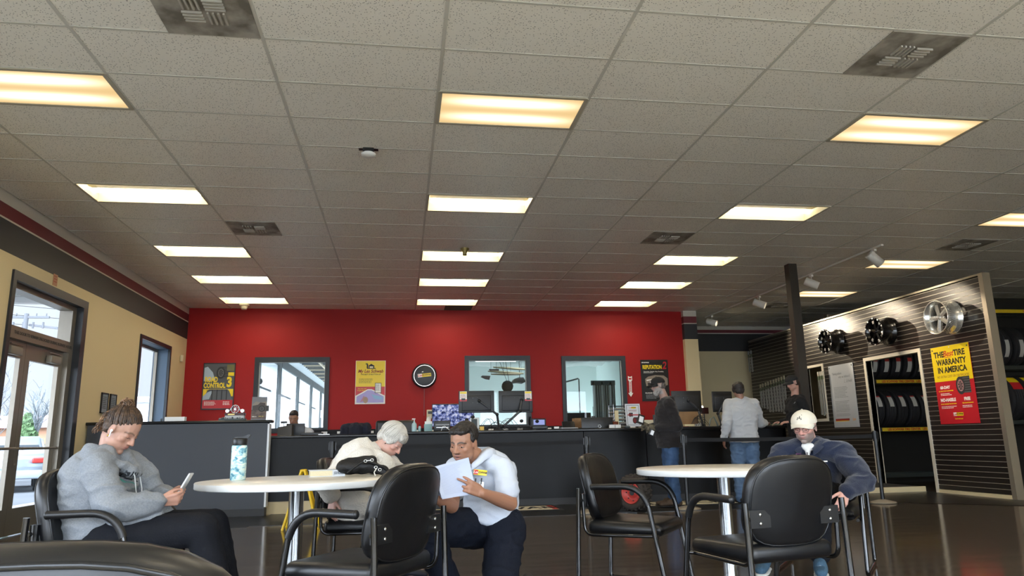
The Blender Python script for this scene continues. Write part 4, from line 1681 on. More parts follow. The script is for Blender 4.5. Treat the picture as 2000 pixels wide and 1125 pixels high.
# ROAD CONTROL 3
t, c, w, h = framed('tire_poster', 'framed ROAD CONTROL 3 tire poster at the left end of the red wall', -3.85, -3.25, 1.64, 2.55, mat('poster_grey', '#4b4e50', .4), mat('dark_frame', '#2c2426', .4))
mx = Matrix.Translation((0, -.003, 0))
c.box(-.28, .28, -.0008, 0, -.20, -.055, YEL, mx=mx)
c.box(-.28, .28, -.0016, 0, -.43, -.27, RED, mx=mx)
n = 16
c.add([(-.27 + .54 * k / n, -.0012, -.27 + (.21 if 2 < k < 14 else .21 * math.sin(min(k, n - k) / 3 * PI / 2))) for k in range(n + 1)] + [(.27, -.0012, -.27), (-.27, -.0012, -.27)], [tuple(range(n + 3))], mat('poster_tyre_grey', '#5a5e62', .5), mx=mx)
for k in range(4):
    c.box(-.12 + k * .09, -.10 + k * .09, -.0022, -.0012, -.27, -.07, mat('poster_groove', '#2f3235', .5), mx=mx)
c.add([(-.28, -.0014, -.27), (-.16, -.0014, -.25), (-.10, -.0014, -.08), (-.2, -.0014, -.12), (-.28, -.0014, -.2)], [(0, 1, 2, 3, 4)], mat('poster_blue', '#a9bccb', .4), mx=mx)
c.add([(-.28, -.0014, .10), (-.07, -.0014, .12), (-.12, -.0014, .27), (-.22, -.0014, .38), (-.28, -.0014, .36)], [(0, 1, 2, 3, 4)], mat('poster_blue', '', .4), mx=mx)
c.box(.17, .28, -.0014, 0, .20, .27, YEL, mx=mx)
c.box(.14, .28, -.0012, 0, .30, .42, mat('poster_olive', '#6c6a3c', .5), mx=mx)
tireart(c, .03, .26, .12, mx)
c.text('ROAD', .135, YEL, mx @ Matrix.Translation((-.14, -.003, .125)), bold=.006, sx=.62)
c.text('CONTROL', .135, YEL, mx @ Matrix.Translation((-.075, -.003, .01)), bold=.006, sx=.62)
c.text('3', .26, YEL, mx @ Matrix.Translation((.20, -.004, .07)), bold=.012, sx=.8)
c.text('Engineered for Modern Terrain', .032, INK, mx @ Matrix.Translation((-.03, -.003, -.085)), bold=.0005, sx=.9)
para(c, -.25, -.30, .22, .08, 4, PWH, mx, 11, y=-.0024)
para(c, .10, -.30, .14, .08, 3, PWH, mx, 12, y=-.0024)
c.build('poster_print', t)
# My Les Schwab
t, c, w, h = framed('account_poster', 'yellow and red My Les Schwab poster with a tablet picture on the red wall', -.93, -.325, 1.71, 2.59, PWH, None)
mx = Matrix.Translation((0, -.003, 0))
c.box(-.29, .29, -.0006, 0, -.09, .43, YEL, mx=mx)
c.box(-.29, .29, -.0006, 0, -.32, -.09, RED, mx=mx)
LIL = mat('poster_lilac', '#a9a0d8', .4)
LBL = mat('poster_light_blue', '#8db9dd', .4)
c.add([(-.29, -.001, -.43), (.29, -.001, -.43), (.29, -.001, -.27), (.13, -.001, -.19), (.03, -.001, -.14), (-.05, -.001, -.14), (-.14, -.001, -.19), (-.29, -.001, -.27)], [tuple(range(8))], PWH, mx=mx)
c.add([(-.27, -.0014, -.41), (.27, -.0014, -.41), (.27, -.0014, -.29), (.12, -.0014, -.21), (.02, -.0014, -.16), (-.05, -.0014, -.16), (-.13, -.0014, -.21), (-.27, -.0014, -.29)], [tuple(range(8))], LIL, mx=mx)
c.add([(.02, -.0018, -.24), (.25, -.0018, -.30), (.25, -.0018, -.36), (.08, -.0018, -.33)], [(0, 1, 2, 3)], LBL, mx=mx)
c.add([(-.20, -.0018, -.40), (-.12, -.0018, -.26), (-.10, -.0018, -.36)], [(0, 1, 2)], mat('poster_rose', '#b97f93', .4), mx=mx)
c.add([(-.09 + .05 * math.cos(a / 12 * 2 * PI), -.0022, -.355 + .065 * math.sin(a / 12 * 2 * PI)) for a in range(12)], [tuple(range(12))], mat('poster_brown', '#a68874', .4), mx=mx)
c.box(.09, .22, -.002, 0, -.22, -.015, INK, mx=mx)
c.box(.10, .21, -.0028, 0, -.21, -.025, PWH, mx=mx)
para(c, .11, -.05, .08, .13, 6, PGR, mx, 21, y=-.0036)
# little store drawing
for (a, b, p, q) in ((-.08, -.05, .28, .36), (-.10, -.06, .36, .38), (-.04, .07, .28, .33), (-.07, .10, .27, .285)):
    c.box(a, b, -.0018, 0, p, q, INK, mx=mx)
c.add([(-.05, -.0018, .33), (.01, -.0018, .37), (.08, -.0018, .33)], [(0, 1, 2)], INK, mx=mx)
c.box(-.02, .05, -.0026, 0, .285, .32, mat('poster_cream', '#e8dfb4', .4), mx=mx)
c.text('My Les Schwab', .092, DRD, mx @ Matrix.Translation((0, -.002, .22)), bold=.002, shear=.25, sx=.88)
c.text('THE BEST OF BUTTON UP', .034, INK, mx @ Matrix.Translation((-.0, -.002, .155)), bold=.0006, shear=.2)
para(c, -.23, .07, .28, .10, 4, mat('print_olive', '#8a7a20', .5), mx, 22)
c.text('Scan the code', .03, YEL, mx @ Matrix.Translation((-.16, -.002, -.13)), bold=.0005)
c.text('to get started', .03, YEL, mx @ Matrix.Translation((-.17, -.002, -.165)), bold=.0005)
c.build('poster_print', t)
c.bm.free if False else None
# REPUTATION 2
t, c, w, h = framed('tire_poster', 'black REPUTATION poster with yellow title and a car behind the man in a black cap', 5.06, 5.68, 1.70, 2.59, mat('poster_black', '#15120f', .35), None)
mx = Matrix.Translation((0, -.003, 0))
c.text('REPUTATION', .115, YEL, mx @ Matrix.Translation((-.05, -.001, .28)), bold=.005, sx=.62)
c.text('2', .22, RED, mx @ Matrix.Translation((.22, -.001, .31)), bold=.006, sx=.85, shear=.2)
c.text('LES SCHWAB', .028, PWH, mx @ Matrix.Translation((-.20, -.001, .38)), bold=.002)
c.text('Quantities. Reliable. Grip. Durability.', .032, PWH, mx @ Matrix.Translation((-.02, -.001, .185)), bold=.0006, sx=.95)
para(c, -.25, .165, .28, .02, 1, PWH, mx, 31)
CB = mat('poster_car_taupe', '#8f8375', .35)
c.add([(-.22, -.0008, -.02), (-.22, -.0008, .03), (-.15, -.0008, .08), (.0, -.0008, .11), (.2, -.0008, .10), (.28, -.0008, .04), (.28, -.0008, -.10), (.1, -.0008, -.17), (-.12, -.0008, -.17), (-.2, -.0008, -.12)], [tuple(range(10))], CB, mx=mx)
c.add([(-.2, -.0014, .01), (-.05, -.0014, .03), (-.05, -.0014, .01), (-.18, -.0014, -.015)], [(0, 1, 2, 3)], PWH, mx=mx)
c.add([(-.17, -.0014, -.06), (-.06, -.0014, -.04), (-.08, -.0014, -.13), (-.16, -.0014, -.14)], [(0, 1, 2, 3)], INK, mx=mx)
c.text('BALANCED GRIP', .03, PWH, mx @ Matrix.Translation((-.12, -.001, -.27)), bold=.0012)
para(c, -.22, -.30, .3, .10, 4, PGR, mx, 32)
c.build('poster_print', t)
# terrain display poster leaning on the partition cap (off-road vehicle picture)
t = thing('easel_poster', 'grey off-road picture board standing on the partition before the left window', 'poster', (-1.985, 10.72, 1.291), math.radians(4))
c = M()
mx = Matrix.Rotation(math.radians(-8), 4, 'X') @ Matrix.Diagonal((.60, .72, .40, 1))
c.box(-.17, .17, -.004, .004, 0, .82, mat('poster_haze', '#777a80', .4), mx=mx)
mq = mx @ Matrix.Translation((0, -.005, 0))
c.box(-.17, .17, -.0008, 0, .04, .36, mat('poster_earth', '#6e5f58', .5, var=(14, '#4c4340', .1)), mx=mq)
c.add([(-.17, -.0008, .52), (-.08, -.0008, .66), (.02, -.0008, .62), (.17, -.0008, .66), (.17, -.0008, .50)], [tuple(range(5))], mat('poster_mount', '#8d857c', .5), mx=mq)
c.add([(-.15, -.0014, .34), (-.15, -.0014, .50), (-.03, -.0014, .54), (.02, -.0014, .62), (.13, -.0014, .60), (.15, -.0014, .34)], [tuple(range(6))], mat('poster_vehicle', '#4a4444', .5), mx=mq)
tireart(c, .06, .40, .11, mq, y=-.002)
para(c, -.15, .13, .12, .05, 1, PWH, mq, 71, y=-.002)
para(c, .0, .14, .14, .05, 1, mat('print_gold', '#cfb65a', .4), mq, 72, y=-.002)
c.build('poster_board', t)
# --- round neon clock sign
t = thing('round_neon_sign', 'round illuminated checkered sign with a white ring on the red wall', 'sign', (.455, YP - .04, 2.27))
c = M()
R = T(0, 0, 0, 0, PI / 2)
c.lathe([(.001, -.05), (.245, -.05), (.255, -.02), (.245, .03), (.232, .035), (.001, .03)], mat('sign_case', '#1c1c20', .4), R, n=56)
c.build('case', t)
c = M()
c.lathe([(.205, .030), (.212, .040), (.220, .030)], emat('neon_white', (1, .98, 1), 1.6), R, n=56)
c.build('neon_ring', t)
c = M()
mq = Matrix.Translation((0, -.031, 0))
for i in range(4):
    for j in range(3):
        if (i + j) % 2 == 0:
            x, z = -.145 + i * .042 + j * .008, .045 + j * .040 + i * .012
            c.box(x, x + .036, -.001, 0, z, z + .034, PWH, mx=mq)
n = 24
for (r0, r1, m) in ((.12, .185, mat('sign_slate', '#4b5566', .5)),):
    vs = []
    for k in range(n + 1):
        a = PI + PI * k / n
        vs += [(r0 * math.cos(a), -.001, r0 * math.sin(a)), (r1 * math.cos(a), -.001, r1 * math.sin(a))]
    c.add(vs, [(2 * k, 2 * k + 1, 2 * k + 3, 2 * k + 2) for k in range(n)], m, mx=mq)
logo(c, .0, .01, .27, mq @ Matrix.Rotation(math.radians(-6), 4, 'Y'), y=-.004)
c.build('sign_face', t)
c = M()
c.cyl((-.002, .02, -.24), (-.002, .045, -.80), .006, mat('grey_cord', '#8d5a5c', .6), n=6)
c.build('cord', t)
# --- arrow sign
t = thing('arrow_sign', 'narrow white down arrow sign with red lettering beside the right window', 'sign', (4.815, YP, 2.0))
c = M()
c.add([(-.045, -.003, .15), (-.045, -.003, .24), (0, -.003, .22), (.045, -.003, .24), (.045, -.003, .15), (.026, -.003, .13), (.026, -.003, -.12), (.055, -.003, -.12), (0, -.003, -.20), (-.055, -.003, -.12), (-.026, -.003, -.12), (-.026, -.003, .13)], [tuple(range(12))], PWH)
for k in range(8):
    c.box(-.012, .012, -.006, -.003, .10 - k * .027, .118 - k * .027, RED)
c.box(-.03, .03, -.006, -.003, .165, .20, RED)
c.build('sign_board', t, recalc=False)
# --- thermostat
t = thing('wall_thermostat', 'cream thermostat with dark screen on the red wall left of the camera screens', 'thermostat', (.58, YP - .005, 1.50))
c = M()
c.rbox((0, 0, 0), (.15, .03, .17), .01, mat('cream_plastic', '#d9cdb2', .5))
c.box(-.05, .045, -.017, -.014, .0, .055, DGR)
c.build('body', t)
# --- exit-height notice over the doors, door hours
t = thing('wall_notice', 'small reddish notice on the beige wall above the doors', 'notice', (XL + .003, 9.33, 2.965))
c = M()
c.box(0, .004, -.055, .055, -.07, .07, mat('notice_tan', '#b3805f', .6))
para(c, -.04, .05, .08, .10, 3, mat('print_brick', '#a04a30', .6), T(.005, 0, 0, PI / 2), 41)
c.build('notice_sheet', t)
# --- two framed certificates
for k, (y, lab) in enumerate(((11.16, 'dark framed certificate on the beige wall, nearer the doors'), (11.47, 'dark framed certificate on the beige wall, nearer the window'))):
    t = thing('framed_certificate', lab, 'certificate', (XL + .01, y, 1.575), group='wall certificates')
    c = M()
    for (a, b, p, q) in ((-.115, -.10, -.145, .145), (.10, .115, -.145, .145), (-.115, .115, .13, .145), (-.115, .115, -.145, -.13)):
        c.box(-.01, .012, a, b, p, q, INK)
    c.build('frame', t)
    c = M()
    c.box(-.008, .004, -.10, .10, -.13, .13, mat('certificate_paper', '#7f8a94', .5))
    para(c, -.07, .09, .14, .18, 7, DGR, T(.005, 0, 0, PI / 2), 42 + k)
    c.build('print', t)
t = thing('wall_sensor', 'small white sensor box high on the corner of the red wall', 'sensor', (XL + .03, 14.6, 2.60))
c = M()
c.rbox((0, 0, 0), (.05, .09, .13), .012, mat('cream_plastic', '', .5))
c.build('body', t)

# ================================================================ WIPER BLADE PACKS
def pack(x, y, z, h, lab, tint, grp, w=.055):
    t = thing('wiper_pack', lab, 'wiper pack', (x, y, z), group=grp)
    c = M()
    c.cyl((.0, 0, .0), (SX - x, 0, .012), .003, STEEL, n=5)
    c.build('hook', t)
    c = M()
    c.box(-.008, .008, -w / 2, w / 2, -.075, .01, mat('pack_card_' + tint, tint, .4))
    c.box(-.006, .006, -w / 2, w / 2, -.15, -.075, mat('pack_green', '#56624a', .35))
    c.build('header_card', t)
    c = M()
    for s in (-1, 1):
        c.box(-.006, .006, s * w * .45 - .003, s * w * .45 + .003, -h, -.15, mat('pack_clear_edge', '#b9b8ae', .2))
    c.box(-.004, .004, -.007, .007, -h + .01, -.15, BPL)
    c.box(-.006, .006, -w / 2, w / 2, -h - .005, -h, mat('pack_clear_edge', '', .2))
    c.build('blade_sleeve', t)
r = random.Random(5)
k = 0
for y, h in ((16.05, .52), (15.93, .56), (15.80, .60), (15.68, .68), (15.55, .70), (15.42, .70), (15.30, .72), (15.18, .74), (15.06, .80), (14.95, .82)):
    pack(SX - .10, y, 2.11 + .012 * k, h, 'long wiper blade pack hanging on the slatted wall, %s from the far end' % ['first', 'second', 'third', 'fourth', 'fifth', 'sixth', 'seventh', 'eighth', 'ninth', 'tenth'][k], '#a39a82', 'wiper packs behind the man in a black cap')
    k += 1
for k, y in enumerate((16.5, 16.36)):
    pack(SX - .10, y, 2.95, .50, 'wiper blade pack high on the far end of the slatted wall, %s one' % ['farther', 'nearer'][k], '#8f979c', 'high wiper packs')
for k, (y, h) in enumerate(((13.60, .84), (13.52, .86), (13.45, .82))):
    pack(SX - .10, y, 2.17, h, 'thin wiper blade pack beside the grey board, %s of three' % ['left', 'middle', 'right'][k], '#c9c2b4', 'wiper packs beside the grey board', .04)

# ================================================================ TIRE RACKS
RB = mat('tyre_rubber', '#17171a', .75, bump=(60, .2))
RK = mat('rack_steel_dark', '#222a2a', .5)
LBY = mat('label_yellow', '#d9b81c', .45)
LBR = mat('label_red', '#b5391c', .45)
def make_tire(R=.34, w=.20):
    t = thing('tire', 'x', 'tire')
    A = Matrix.Rotation(PI / 2, 4, 'Y')
    c = M()
    hw = w / 2
    prof = [(R * .60, -hw * .75), (R * .62, -hw * .9), (R * .80, -hw * 1.05), (R * .93, -hw * .95), (R * .985, -hw * .82)]
    for g in (-.5, -.17, .17, .5):
        prof += [(R, hw * (g - .10)), (R * .972, hw * (g - .085)), (R * .972, hw * (g + .02)), (R, hw * (g + .035))]
    prof += [(R * .985, hw * .82), (R * .93, hw * .95), (R * .80, hw * 1.05), (R * .62, hw * .9), (R * .60, hw * .75), (R * .6, -hw * .75)]
    c.lathe(prof, RB, A, n=40)
    c.build('tread_ring', t)
    return t
def sticker(t, R, w, a0, a1, mw, mr, frac):
    """label strip following the tread"""
    c = M()
    n = 8
    vs = []
    for k in range(n + 1):
        a = a0 + (a1 - a0) * k / n
        for x in (-w / 2, w / 2):
            vs.append((x, -math.cos(a) * (R + .002), math.sin(a) * (R + .002)))
    fs = [(2 * k, 2 * k + 1, 2 * k + 3, 2 * k + 2) for k in range(n)]
    q = int(n * frac)
    vv = c.add(vs, fs[:n - q], mw)
    c.add(vs, fs[n - q:], mr)
    c.build('label_strip', t, recalc=False)
TW_, TR_ = mat('tag_white', '#b9b6ae', .6), mat('tag_red', '#b02a24', .6)
ta = make_tire()
sticker(ta, .34, .085, math.radians(-38), math.radians(8), TW_, TR_, .25)
tb = make_tire()
sticker(tb, .34, .085, math.radians(5), math.radians(42), TW_, TR_, .2)
tcx = make_tire(.36, .24)
sticker(tcx, .36, .08, math.radians(-35), math.radians(15), TW_, TW_, .2)
td = make_tire(.40, .27)
sticker(td, .40, .20, math.radians(20), math.radians(62), RED, YEL, .6)
xs = [8.68 + .235 * k for k in range(8)]
nm = ['first', 'second', 'third', 'fourth', 'fifth', 'sixth', 'seventh', 'eighth']
used = set()
def put(proto, x, y, z, lab, grp):
    o = proto if id(proto) not in used else dup(proto)
    used.add(id(proto))
    o.location = (x, y, z)
    o['label'] = lab
    o['group'] = grp
for k, x in enumerate(xs):
    put(ta, x, 12.58, 1.93 + .335, 'tire on the upper shelf behind the doorway, %s from left' % nm[k], 'tires on the upper shelf behind the doorway')
for k, x in enumerate(xs):
    put(tb, x, 12.58, 1.05 + .335, 'tire on the middle shelf behind the doorway, %s from left' % nm[k], 'tires on the middle shelf behind the doorway')
def rack(x0, x1, y, shelves, lab, lz):
    t = thing('tire_rack', lab, 'tire rack', ((x0 + x1) / 2, y, 0), group='tire racks')
    w = (x1 - x0) / 2
    for s in (-1, 1):
        for yy in (0, .5):
            c = M()
            c.box(s * w - .03, s * w + .03, yy - .02, yy + .02, 0, shelves[-1] + .1, RK)
            c.build('upright', t)
    for z in shelves:
        for yy in (.12, .48):
            c = M()
            c.box(-w, w, yy - .02, yy + .02, z - .07, z, RK)
            if yy < .2 and z in lz:
                c.box(-w + .25, w - .05, yy - .023, yy - .0205, z - .066, z - .004, LBY)
                c.text('LES SCHWAB TIRE CENTER   LES SCHWAB TIRE CENTER', .058, LBR, Matrix.Translation((.0, yy - .024, z - .036)), bold=.0025, sx=.95)
            c.build('shelf_beam', t)
    return t
rack(8.5, 10.6, 12.28, [.22, 1.04, 1.92, 2.78], 'dark tire rack seen through the doorway of the slatted wall', (1.04, 1.92))
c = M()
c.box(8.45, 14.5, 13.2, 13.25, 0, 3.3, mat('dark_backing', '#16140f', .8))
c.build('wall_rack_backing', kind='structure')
rack(10.35, 13.4, 11.35, [1.12, 2.08, 3.10], 'dark tire rack beyond the end of the slatted wall at the right edge', (3.10,))
for k in range(5):
    put(tcx, 10.62 + .29 * k, 11.66, 2.08 + .35, 'large tire on the upper shelf at the right edge, %s from left' % nm[k], 'tires on the upper shelf at the right edge')
for k in range(4):
    put(td, 10.68 + .32 * k, 11.66, 1.12 + .39, 'wide tire with yellow and red label, right edge, %s from left' % nm[k], 'wide tires at the right edge')
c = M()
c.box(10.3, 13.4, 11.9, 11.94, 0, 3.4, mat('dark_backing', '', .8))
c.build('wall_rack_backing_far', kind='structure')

# ================================================================ PEOPLE
class Blob:
    """closed tapered solids fused by a voxel remesh into one continuous surface"""
    def __init__(s):
        s.bm = bmesh.new()
    def cap(s, p0, p1, r0, r1=None, flat=1.0, fdir=None, n=14):
        """tapered capsule; flat squashes it along fdir"""
        p0, p1 = V(p0), V(p1)
        r1 = r0 if r1 is None else r1
        d = p1 - p0
        L = d.length
        if L < 1e-6:
            d = V((0, 0, 1))
        d = d.normalized()
        if fdir is not None:
            u = V(fdir) - d * V(fdir).dot(d)
            u.normalize()
        else:
            u = d.orthogonal().normalized()
        w = d.cross(u)
        rings = []
        m = 4
        for k in range(m + 1):
            a = -PI / 2 + (PI / 2) * k / m
            rings.append((p0 + d * r0 * math.sin(a), max(r0 * math.cos(a), r0 * .02)))
        for k in range(m + 1):
            a = (PI / 2) * k / m
            rings.append((p1 + d * r1 * math.sin(a), max(r1 * math.cos(a), r1 * .02)))
        s._rings([[c + (u * math.cos(2 * PI * k / n) * flat + w * math.sin(2 * PI * k / n)) * r for k in range(n)] for c, r in rings])
    def _rings(s, rings):
        vv = [[s.bm.verts.new(p) for p in r] for r in rings]
        n = len(vv[0])
        for a, b in zip(vv, vv[1:]):
            for k in range(n):
                s.bm.faces.new((a[k], a[(k + 1) % n], b[(k + 1) % n], b[k]))
        s.bm.faces.new(vv[0][::-1])
        s.bm.faces.new(vv[-1])
    def chain(s, pts, rs, flat=1.0, fdir=None):
        for a, b, r0, r1 in zip(pts, pts[1:], rs, rs[1:]):
            s.cap(a, b, r0, r1, flat, fdir)
    def ell(s, c, r, mx=None):
        b = bmesh.new()
        bmesh.ops.create_uvsphere(b, u_segments=18, v_segments=12, radius=1.0)
        mp = {}
        for v in b.verts:
            p = V((v.co.x * r[0], v.co.y * r[1], v.co.z * r[2])) + V(c)
            mp[v] = s.bm.verts.new(mx @ p if mx else p)
        for f in b.faces:
            s.bm.faces.new([mp[v] for v in f.verts])
        b.free()
    def loft(s, secs, n=26, e=2.4):
        """secs: (centre, side half vector, depth half vector)"""
        rings = []
        for c, a, b in secs:
            r = []
            for k in range(n):
                t = 2 * PI * k / n
                ca, sa = math.cos(t), math.sin(t)
                q = (abs(ca) ** e + abs(sa) ** e) ** (-1 / e)
                r.append(V(c) + V(a) * ca * q + V(b) * sa * q)
            rings.append(r)
        s._rings(rings)
    def make(s, name, m, parent, voxel=.006, smooth=3, folds=0.0, fscale=7.0, colf=None, sub=False, seed=0, ridge=0.0):
        bmesh.ops.recalc_face_normals(s.bm, faces=s.bm.faces[:])
        me = bpy.data.meshes.new(name)
        s.bm.to_mesh(me)
        s.bm.free()
        o = bpy.data.objects.new(name, me)
        COL.objects.link(o)
        r = o.modifiers.new('r', 'REMESH')
        r.mode = 'VOXEL'
        r.voxel_size = voxel
        r.use_smooth_shade = True
        if smooth:
            q = o.modifiers.new('s', 'SMOOTH')
            q.factor = .5
            q.iterations = smooth
        dg = bpy.context.evaluated_depsgraph_get()
        me2 = bpy.data.meshes.new_from_object(o.evaluated_get(dg))
        o.modifiers.clear()
        o.data = me2
        bpy.data.meshes.remove(me)
        me2.name = name
        if folds or ridge:
            off = V((seed * 3.1, seed * 1.7, 0))
            ns = [v.normal.copy() for v in me2.vertices]
            for v, nn in zip(me2.vertices, ns):
                p = v.co
                d = folds * noise.noise(p * fscale + off)
                if ridge:
                    g = noise.noise(V((p.x * 5, p.y * 5, p.z * 11)) + off) + .5 * noise.noise(V((p.x * 11, p.y * 11, p.z * 22)) + off)
                    d += ridge * (1 - min(1, abs(g) * 3.2))
                v.co = p + nn * d
        if colf:
            ca = me2.color_attributes.new('Col', 'FLOAT_COLOR', 'POINT')
            for i, v in enumerate(me2.vertices):
                ca.data[i].color = colf(v.co)
        for p in me2.polygons:
            p.use_smooth = True
        me2.materials.clear()
        me2.materials.append(m)
        o.parent = parent
        return o

from mathutils.bvhtree import BVHTree
def decal(c, obj, mx, m_off=.0015, near=0):
    """drape the shapes collected in builder c (drawn in the xz plane of mx, facing -y) onto obj"""
    me = obj.data
    tree = BVHTree.FromPolygons([v.co.copy() for v in me.vertices], [tuple(p.vertices) for p in me.polygons])
    d = (mx.to_3x3() @ V((0, 1, 0))).normalized()
    dead = []
    for v in c.bm.verts:
        y = v.co.y
        o = mx @ V((v.co.x, -.25, v.co.z))
        h = tree.ray_cast(o, d, .6)
        if h[0] and near and h[3] < near:
            dead.append(v)
        v.co = (h[0] if h[0] else mx @ V((v.co.x, 0, v.co.z))) - d * (m_off - y)
    bmesh.ops.delete(c.bm, geom=dead, context='VERTS')
    return c

def collar(parent, nb, fw, sd, m, r0=.064, r1=.112, drop=.075, lift=.035, gap=.2):
    c = M()
    vs = []
    n = 26
    for s_ in (0, .006):
        for k in range(n + 1):
            a = gap + (2 * PI - 2 * gap) * k / n
            b = min(a, 2 * PI - a)
            fr = math.exp(-(b / .75) ** 2)
            d = fw * math.cos(a) + sd * math.sin(a)
            vs.append(nb + d * (r0 + .018 * fr) + V((0, 0, lift - drop * .9 * fr + s_)))
            vs.append(nb + d * (r0 + .028 + .03 * fr + s_ * .6) + V((0, 0, lift - .012 - drop * fr + s_)))
            vs.append(nb + d * (r1 + .028 * math.exp(-((b - .45) / .35) ** 2) + s_) + V((0, 0, lift - .05 - drop * .95 * fr + s_)))
    q = 3 * (n + 1)
    fs = []
    for k in range(n):
        for j in (0, 1):
            a0 = k * 3 + j
            fs += [(a0, a0 + 1, a0 + 4, a0 + 3), (q + a0, q + a0 + 3, q + a0 + 4, q + a0 + 1)]
        fs += [(k * 3, k * 3 + 3, q + k * 3 + 3, q + k * 3), (k * 3 + 2, q + k * 3 + 2, q + k * 3 + 5, k * 3 + 5)]
    c.add(vs, fs, m, True)
    return c.build('collar', parent)

def skin_mat():
    m = bpy.data.materials.new('skin')
    m.use_nodes = True
    n = m.node_tree
    b = n.nodes['Principled BSDF']
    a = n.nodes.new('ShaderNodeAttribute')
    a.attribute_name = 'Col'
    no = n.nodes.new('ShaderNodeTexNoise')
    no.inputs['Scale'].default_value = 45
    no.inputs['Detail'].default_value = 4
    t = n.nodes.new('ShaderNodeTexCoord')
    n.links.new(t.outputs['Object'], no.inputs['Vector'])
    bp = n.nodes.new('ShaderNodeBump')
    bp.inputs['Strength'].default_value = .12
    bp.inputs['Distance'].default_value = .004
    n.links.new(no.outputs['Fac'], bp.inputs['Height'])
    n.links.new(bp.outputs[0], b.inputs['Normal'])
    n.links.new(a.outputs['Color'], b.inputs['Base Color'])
    b.inputs['Roughness'].default_value = .5
    b.inputs['Subsurface Weight'].default_value = .12
    b.inputs['Subsurface Radius'].default_value = (.01, .004, .002)
    return m
SKIN = skin_mat()

def mixc(a, b, t):
    t = max(0, min(1, t))
    return tuple(a[i] * (1 - t) + b[i] * t for i in range(3)) + (1,)
def g3(p, c, r):
    return math.exp(-(((p.x - c[0]) / r[0]) ** 2 + ((p.y - c[1]) / r[1]) ** 2 + ((p.z - c[2]) / r[2]) ** 2))

def head_matrix(c, f, u, s=1.0):
    f = V(f).normalized()
    u = V(u)
    x = f.cross(u).normalized()
    u = x.cross(f)
    return Matrix(((x.x, f.x, u.x, c[0]), (x.y, f.y, u.y, c[1]), (x.z, f.z, u.z, c[2]), (0, 0, 0, 1))) @ Matrix.Diagonal((s, s, s, 1))

def add_head(b, H, o):
    """o: options: jaw, nose, mouth_open, cheek"""
    jw = o.get('jaw', 1.0)
    E = lambda c, r: b.ell(c, r, H)
    C = lambda p, q, r0, r1, fl=1.0, fd=None: b.cap(H @ V(p), H @ V(q), r0 * hs, r1 * hs, fl, (H.to_3x3() @ V(fd)) if fd else None, n=12)
    hs = H.to_scale().x
    E((0, -.012, .030), (.075, .094, .086))
    E((0, .020, -.015), (.064 * jw, .066, .084))
    E((0, .030, -.045), (.056 * jw, .056, .056))
    E((0, .024, -.062), (.050 * jw, .056, .046))
    E((0, .064, -.092), (.022 * jw, .020, .018))
    for s in (-1, 1):
        E((s * .036, .050, -.020), (.026, .026, .024))
        E((s * .036 * jw, .016, -.058), (.026, .042, .034))
        C((s * .012, .079, .020), (s * .044, .066, .022), .0085, .006)
        # ear
        for k in range(7):
            a = -1.9 + k * .62
            p = V((s * .080, -.004 - .014 * math.cos(a) * 1.0, -.004 + .028 * math.sin(a + .0)))
            q = V((s * .080, -.004 - .014 * math.cos(a + .62), -.004 + .028 * math.sin(a + .62)))
            C(p, q, .0048, .0048)
        E((s * .076, -.002, -.006), (.006, .013, .024))
        # eyelid bulges
        E((s * .031, .0650, .004), (.0170, .0125, .0130))
    C((0, .078, .014), (0, .100, -.022), .0085, .0110)
    E((0, .101, -.026), (.0115, .0115, .010))
    for s in (-1, 1):
        E((s * .0125, .091, -.028), (.0085, .010, .008))
    mo = o.get('mouth', 0.0)
    E((0, .0795, -.0505), (.024, .0125, .0065))
    E((0, .0775, -.0625 - mo), (.021, .0125, .0070))
    E((0, .076, -.040), (.022, .012, .012))

